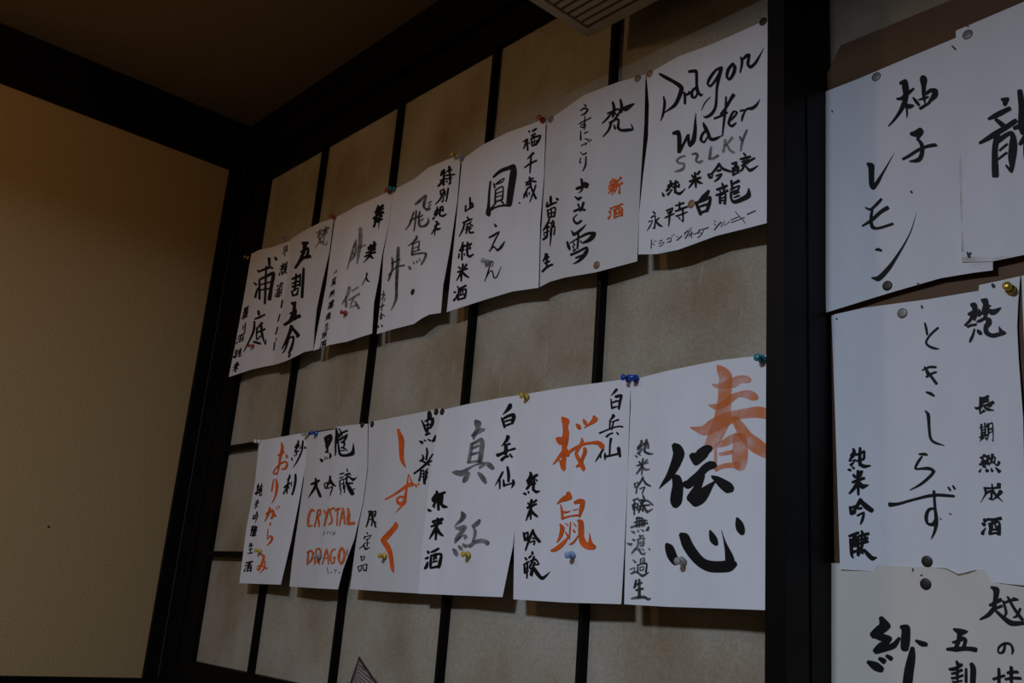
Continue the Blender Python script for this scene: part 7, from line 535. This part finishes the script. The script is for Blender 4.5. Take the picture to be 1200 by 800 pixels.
# ---------------------------------------------------------------- paper sheets and their ink
def ev(e, t):
    for i in range(len(e) - 1):
        if t <= e[i + 1][0] or i == len(e) - 2:
            a, b = e[i], e[i + 1]; k = (t - a[0]) / max(1e-6, b[0] - a[0])
            return Vector([(a[j] + (b[j] - a[j]) * k) * 1e-4 for j in (1, 2, 3)])
def surf(s):
    bulge, fold, ph, T, B, L, R = SHEETS[s]
    c00, c10, c01, c11 = ev(T, 0), ev(T, 1), ev(B, 0), ev(B, 1)
    def P(u, v):
        p = (1 - v) * ev(T, u) + v * ev(B, u) + (1 - u) * ev(L, v) + u * ev(R, v) \
            - ((1 - u) * (1 - v) * c00 + u * (1 - v) * c10 + (1 - u) * v * c01 + u * v * c11)
        p.y -= bulge * math.sin(math.pi * u) * math.sin(math.pi * v) + fold * (math.sin(2 * math.pi * 1.6 * u + ph) - math.sin(ph)) * math.sin(math.pi * v) * u * (1 - u) * 4
        return p
    return P
def make_sheet(s, m, label):
    P = surf(s); T, B, L, R = SHEETS[s][3:]
    us = sorted(set([i / 26 for i in range(27)] + [p[0] for p in T] + [p[0] for p in B]))
    vs = sorted(set([i / 32 for i in range(33)] + [p[0] for p in L] + [p[0] for p in R]))
    root = P(.5, 0)
    bm = bmesh.new()
    rows = [[bm.verts.new(P(u, v) - root) for u in us] for v in vs]
    for j in range(len(vs) - 1):
        for i in range(len(us) - 1):
            bm.faces.new((rows[j][i], rows[j + 1][i], rows[j + 1][i + 1], rows[j][i + 1]))
    o = link('paper_sign', bm, m, None, True); o.location = root
    so = o.modifiers.new('thickness', 'SOLIDIFY'); so.thickness = .0003; so.offset = -1
    es = o.modifiers.new('sharp_rim', 'EDGE_SPLIT'); es.split_angle = math.radians(50)
    tag(o, label, 'paper sign', 'handwritten signs on the lattice screen' if s[0] == 's' else 'signs on the brown board'); return o
def cr(p0, p1, p2, p3, t):
    return [.5 * (2 * b + (c - a) * t + (2 * a - 5 * b + 4 * c - d) * t * t + (3 * b - a - 3 * c + d) * t ** 3) for a, b, c, d in zip(p0, p1, p2, p3)]
def lettering(s, part, ink, data, parent, layer):
    P = surf(s); bm = bmesh.new(); root = parent.location
    for k, st in enumerate(data.split(';')):
        a = [int(x) / 4000 for x in st.split()]
        pts = [a[i:i + 4] for i in range(0, len(a), 4)]; n = len(pts); sm = []
        for i in range(n - 1):
            q = [pts[max(i - 1, 0)], pts[i], pts[i + 1], pts[min(i + 2, n - 1)]]
            for t in (0, .25, .5, .75): sm.append(cr(*q, t))
        sm.append(pts[-1])
        off = Vector((0, -(.00030 + .000006 * k + .0002 * layer), 0)); prev = None
        for u, v, du, dv in sm:
            cl = lambda x: min(.9985, max(.0015, x))
            e = [bm.verts.new(P(cl(u + f * du), cl(v + f * dv)) + off - root) for f in (-1, 0, 1)]
            if prev:
                for j in (0, 1):
                    f = bm.faces.new((prev[j], prev[j + 1], e[j + 1], e[j]))
                    f.normal_update()
                    if f.normal.y > 0: f.normal_flip()
            prev = e
    o = link(part, bm, M[ink], parent); return o
INFO = {
 's1': ('paper', 'narrow white paper sign at the far left end of the upper row'),
 's2': ('paper_cream', 'cream paper sign second from left in the upper row, bold black column of characters'),
 's3': ('paper', 'white paper sign with two large grey characters and a red pin'),
 's4': ('paper', 'white paper sign with three large dark grey characters above a dark tack'),
 's5': ('paper', 'white paper sign with one big boxed character above two kana'),
 's6': ('paper_cream', 'cream paper sign in the upper row with two small orange characters'),
 's7': ('paper', 'white paper sign with handwritten black English words at its top'),
 's8': ('paper', 'white paper sign beside the dark post with a big washed orange character'),
 's9': ('paper', 'white paper sign with two large orange kanji and a pale blue pin'),
 's10': ('paper', 'white paper sign with two large grey kanji and a yellow pin, lower row'),
 's11': ('paper_cream', 'cream paper sign with three flowing orange kana down its middle'),
 's12': ('paper_cream', 'cream paper sign with two lines of orange capital letters'),
 's13': ('paper', 'narrow white paper sign at the left end of the lower row'),
 'r14': ('paper', 'white paper sign right of the post, two kanji above three katakana'),
 'r15': ('paper', 'white paper sign at upper right, one huge black character cut by the picture edge'),
 'r16': ('paper', 'white paper sign right of the post with a long column of black kana'),
 'r17': ('paper_aged', 'yellowed paper sign at the bottom right with a worn top edge'),
 'r18': ('paper', 'blank sliver of white paper at the right edge behind a gold pin'),
}
PARTLABEL = {'orange': 'orange brushed character', 'orange_wash': 'washed orange character', 'grey': 'grey brushed character',
             'orange_mix': 'orange capital letter', 'grey_dark': 'dark grey brushed character', 'grey_light': 'faint grey brushed character',
             'stain': 'brown worn edge', 'faint_stain': 'faint yellow stain'}
sheet = {}
for s, (m, lab) in INFO.items(): sheet[s] = make_sheet(s, M[m], lab)
layer = 0
for s, part, ink, chars in INK:
    for data in chars.split('|'):
        layer = (layer + 1) % 5
        o = lettering(s, part, ink, data, sheet[s], layer)
        if ink in PARTLABEL: o['label'] = PARTLABEL[ink]

# brown board behind the right-hand signs
bm = bmesh.new()
outline = [(-0.5536, 1.9817), (1.2, 1.9790), (1.2, 0.90), (-0.5730, 0.90), (-0.5730, 1.9486)]
f0 = bm.faces.new([bm.verts.new((x, 0.9955, z)) for x, z in outline])
ex = bmesh.ops.extrude_face_region(bm, geom=[f0])
bmesh.ops.translate(bm, vec=(0, 0.0085, 0), verts=[v for v in ex['geom'] if isinstance(v, bmesh.types.BMVert)])
bmesh.ops.recalc_face_normals(bm, faces=bm.faces)
tag(link('backing_board', bm, M['board']), 'brown wooden board with a clipped corner behind the signs right of the post', 'board')

# ---------------------------------------------------------------- slatted unit over the screen
M['vent'] = mat('beige_plastic', (0.46, 0.345, 0.21), .5, .3, (30, .06, (1, 1, 1)))
M['vent_dark'] = mat('slot_shadow', (0.02, 0.016, 0.012), .8, .1)
unit = empty('air_conditioner', (-0.62, 0.72, 2.1045))
tag(unit, 'beige slatted air conditioner hanging at the top of the picture over the screen', 'air conditioner')
def upart(name, lst, m, bev=.0012):
    o = boxes(name, lst, m, None, bev); o.parent = unit; o.matrix_parent_inverse = Matrix.Translation(unit.location).inverted(); return o
X0, X1, YB, YF, ZB = -0.9178, -0.33, 0.898, 0.56, 2.1045
upart('casing', [(X0, X1, YF, YB, ZB + .030, 2.30)], M['vent'], .004)
upart('grille_frame', [(X0, X0 + .016, YF, YB, ZB, ZB + .030), (X1 - .016, X1, YF, YB, ZB, ZB + .030), (X0 + .016, X1 - .016, YF, YF + .018, ZB, ZB + .030), (X0 + .016, X1 - .016, YB - .018, YB, ZB, ZB + .030)], M['vent'], .001)
upart('grille_backing', [(X0 + .016, X1 - .016, YF + .018, YB - .018, ZB + .024, ZB + .030)], M['vent_dark'], 0)
y = YB - .018 - .0045
while y - .0097 > YF + .02:
    upart('slat', [(X0 + .0195, X1 - .0195, y - .0097, y, ZB + .001, ZB + .022)], M['vent'], .0008)
    y -= .0142
upart('hanging_bracket', [(X0 + .05, X0 + .09, YB - .06, 0.93, 2.30, 2.415), (X1 - .09, X1 - .05, YB - .06, 0.93, 2.30, 2.415)], M['vent_dark'], .001)

# ---------------------------------------------------------------- pendant lamp that lights the wall
def pendant():
    root = empty('pendant_lamp', (LAMP[0], LAMP[1], 2.415))
    tag(root, 'round shaded pendant lamp hanging over the table behind the viewer', 'lamp')
    def part(name, prof, m, seg=48):
        bm = bmesh.new(); rings = []
        for r, z in prof: rings.append([bm.verts.new((r * math.cos(2 * math.pi * i / seg), r * math.sin(2 * math.pi * i / seg), z - 2.415)) for i in range(seg)])
        for a, b in zip(rings, rings[1:]):
            for i in range(seg): bm.faces.new((a[i], a[(i + 1) % seg], b[(i + 1) % seg], b[i]))
        return link(name, bm, m, root, True)
    part('lamp_shade', [(.305, 2.184), (.29, 2.25), (.19, 2.305), (.03, 2.325), (.03, 2.321), (.188, 2.301), (.287, 2.248), (.301, 2.184), (.305, 2.184)], mat('enamel_shade', (.08, .075, .07), .4, .4))
    part('cord', [(.004, 2.32), (.004, 2.415)], M['wood'], 10)
    part('ceiling_rose', [(.0045, 2.39), (.03, 2.392), (.035, 2.415)], M['wood'], 24)
pendant()

# ---------------------------------------------------------------- cushion leaning in the corner of the bench
def cushion():
    bm = bmesh.new(); n = 24; S = .40
    u1 = Vector((-.38, 0, -.925)).normalized(); u2 = Vector((.86, 0, -.51)).normalized()
    base = Vector((-1.359, .905, 1.160))
    gr = {}
    for side in (0, 1):
        for i in range(n + 1):
            for j in range(n + 1):
                a, b = i / n, j / n
                edge = i in (0, n) or j in (0, n)
                if side and edge: gr[1, i, j] = gr[0, i, j]; continue
                h = .028 * (max(0, math.sin(math.pi * a) * math.sin(math.pi * b))) ** .45
                p = base + u1 * S * a + u2 * S * b + Vector((0, (h if side else -h), 0))
                gr[side, i, j] = bm.verts.new(p - base)
        for i in range(n):
            for j in range(n):
                bm.faces.new([gr[side, i, j], gr[side, i + 1, j], gr[side, i + 1, j + 1], gr[side, i, j + 1]])
    bmesh.ops.recalc_face_normals(bm, faces=bm.faces)
    m = bpy.data.materials.new('checked_weave'); m.use_nodes = True; nt = m.node_tree; b = nt.nodes['Principled BSDF']
    b.inputs['Roughness'].default_value = .95; b.inputs['Specular IOR Level'].default_value = .05
    tc = nt.nodes.new('ShaderNodeTexCoord'); mp = nt.nodes.new('ShaderNodeMapping'); mp.inputs['Rotation'].default_value = (0, math.radians(26), 0)
    mp.inputs['Scale'].default_value = (330, 0.001, 330)
    ck = nt.nodes.new('ShaderNodeTexChecker'); ck.inputs['Scale'].default_value = 1
    ck.inputs['Color1'].default_value = (0.40, 0.30, 0.28, 1); ck.inputs['Color2'].default_value = (0.055, 0.035, 0.035, 1)
    nt.links.new(tc.outputs['Object'], mp.inputs['Vector']); nt.links.new(mp.outputs[0], ck.inputs['Vector']); nt.links.new(ck.outputs['Color'], b.inputs['Base Color'])
    o = link('cushion', bm, m, None, True); o.location = base
    tag(o, 'woven checked cushion with its corner poking up at the bottom picture edge', 'cushion')
    pb = bmesh.new(); ring = [Vector((0, 0, 0)), u1 * S, u1 * S + u2 * S, u2 * S]
    for k in range(4):
        a, b2 = ring[k], ring[(k + 1) % 4]; d = (b2 - a)
        r = bmesh.ops.create_cone(pb, segments=8, radius1=.0017, radius2=.0017, depth=d.length + .004, cap_ends=True)
        q = d.to_track_quat('Z', 'Y').to_matrix().to_4x4(); q.translation = (a + b2) / 2
        bmesh.ops.transform(pb, matrix=q, verts=r['verts'])
    pi = link('piping', pb, mat('dark_piping', (0.05, 0.034, 0.03), .9, .1), o, True); pi['label'] = 'dark piping along the cushion edge'
cushion()

# ---------------------------------------------------------------- push pins and flat tacks
PC = {'brass': (0.45, 0.33, 0.10), 'clear': (0.62, 0.62, 0.60), 'red': (0.40, 0.045, 0.035), 'teal': (0.02, 0.24, 0.28), 'yellow': (0.62, 0.42, 0.05),
      'white': (0.75, 0.75, 0.72), 'blue': (0.012, 0.07, 0.42), 'paleblue': (0.28, 0.42, 0.66), 'gold': (0.60, 0.40, 0.06),
      'steel': (0.20, 0.19, 0.165), 'brassdull': (0.26, 0.18, 0.10), 'dark': (0.035, 0.027, 0.018)}
PM = {}
for k, c in PC.items():
    if k == 'clear': PM[k] = mat('clear_plastic', c, .15, .5, trans=.55)
    elif k in ('brass', 'gold'): PM[k] = mat(k + '_pin', c, .3, .5, metal=.6)
    elif k in ('steel', 'brassdull', 'dark'): PM[k] = mat(k + '_tack', c, .45, .4, metal=.35)
    else: PM[k] = mat(k + '_plastic', c, .25, .5)
PM['needle'] = mat('steel_needle', (.5, .5, .5), .3, .5, metal=1)
def lathe(prof, seg=20):
    bm = bmesh.new(); rings = []
    for r, h in prof:
        if r < 1e-6: rings.append([bm.verts.new((0, -h, 0))])
        else: rings.append([bm.verts.new((r * math.cos(2 * math.pi * i / seg), -h, r * math.sin(2 * math.pi * i / seg))) for i in range(seg)])
    for a, b in zip(rings, rings[1:]):
        for i in range(seg):
            j = (i + 1) % seg
            if len(a) == 1: bm.faces.new((a[0], b[i], b[j]))
            elif len(b) == 1: bm.faces.new((a[i], a[j], b[0]))
            else: bm.faces.new((a[i], a[j], b[j], b[i]))
    bmesh.ops.recalc_face_normals(bm, faces=bm.faces)
    return bm
mm = .001
def mesh_of(bm, name):
    me = bpy.data.meshes.new(name); bm.to_mesh(me); bm.free()
    for p in me.polygons: p.use_smooth = True
    return me
GRIP = [(0, 1.2), (3.2, 1.2), (5.0, 1.9), (5.5, 3.0), (5.0, 4.3), (3.4, 5.2), (2.6, 6.2), (2.3, 8.0), (2.6, 9.6), (3.8, 10.4), (4.5, 11.5), (4.4, 12.7), (3.2, 13.7), (0, 14.1)]
NEEDLE = [(0, -4.0), (.45, -3.0), (.5, 1.6), (0, 1.6)]
DISC = [(0, .1), (5.4, .1), (5.8, .35), (5.7, .75), (5.0, 1.05), (2.4, 1.2), (0, 1.22)]
grip_me, needle_me, disc_me = (mesh_of(lathe([(r * mm, h * mm) for r, h in p]), n) for p, n in ((GRIP, 'grip'), (NEEDLE, 'needle'), (DISC, 'disc')))
PINLAB = [
 'small brass push pin in the dark post left of the top row', 'clear push pin where the two leftmost upper signs overlap',
 'red push pin holding the top between the second and third upper signs', 'red push pin beside a teal one on the upper row',
 'teal push pin beside a red one on the upper row', 'yellow push pin beside a clear one on the upper row',
 'clear push pin beside a yellow one on the upper row', 'red push pin at the top right of the boxed character sign',
 'grey flat tack next to the red push pin on the upper row', 'dull brass tack at the top right of the upper sign with small orange characters',
 'dull brass tack at the top left of the sign with English words', 'dark tack at the top right corner of the sign with English words',
 'brown flat tack among the lower lines of the sign with English words', 'brown flat tack at the foot of the upper sign with small orange characters',
 'dark flat tack under the grey bird and well characters', 'dark flat tack at the foot of the four character sign',
 'red push pin on the sign with two grey characters', 'red push pin low on the leftmost upper sign',
 'clear push pin over the last kana below the boxed character',
 'white push pin at the top left of the lowest leftmost sign', 'clear push pin left of a blue one on the lower row',
 'blue push pin right of a clear one at the left of the lower row', 'dark tack at the top right of the orange capitals sign',
 'dark tack at the top left of the orange kana sign', 'small dark tack at the top right of the orange kana sign', 'dark tack at the top left of the sign with grey kanji',
 'yellow push pin at the top right of the sign with grey kanji', 'left one of two dark blue push pins on the lower row',
 'right one of two dark blue push pins on the lower row', 'teal push pin at the top of the sign beside the post',
 'clear push pin on the lower large black character beside the post', 'pale blue push pin under the lower orange kanji',
 'yellow push pin on the lower grey kanji', 'yellow push pin left of the last orange kana stroke',
 'yellow push pin near the foot of the leftmost lower sign', 'clear push pin on the second line of orange capitals',
 'grey flat tack at the top of the first sign right of the post', 'dark tack at the foot of the katakana sign',
 'grey tack at the top left of the huge character sign', 'grey tack at the top of the long kana sign',
 'gold push pin at the right end of the long kana sign', 'dark tack at the foot of the long kana sign', 'dark tack near the top of the yellowed sign',
]
for i, (kind, col, x, y, z) in enumerate(PINS):
    if kind == 'push':
        t = empty('push_pin', (x, y, z))
        g = bpy.data.objects.new('grip', grip_me if False else grip_me.copy()); g.data.materials.append(PM[col])
        n = bpy.data.objects.new('needle', needle_me.copy()); n.data.materials.append(PM['needle'])
        t.rotation_euler = (random.uniform(-.14, .14), 0, random.uniform(-.14, .14)); cat = 'push pin'
        grp = 'push pins on the signs'
    else:
        t = empty('thumb_tack', (x, y - .0004, z))
        g = bpy.data.objects.new('head', disc_me.copy()); g.data.materials.append(PM[col])
        n = bpy.data.objects.new('needle', needle_me.copy()); n.data.materials.append(PM['needle']); cat = 'thumb tack'
        grp = 'flat tacks on the signs'
    for c in (g, n): C.objects.link(c); c.parent = t
    tag(t, PINLAB[i], cat, grp)
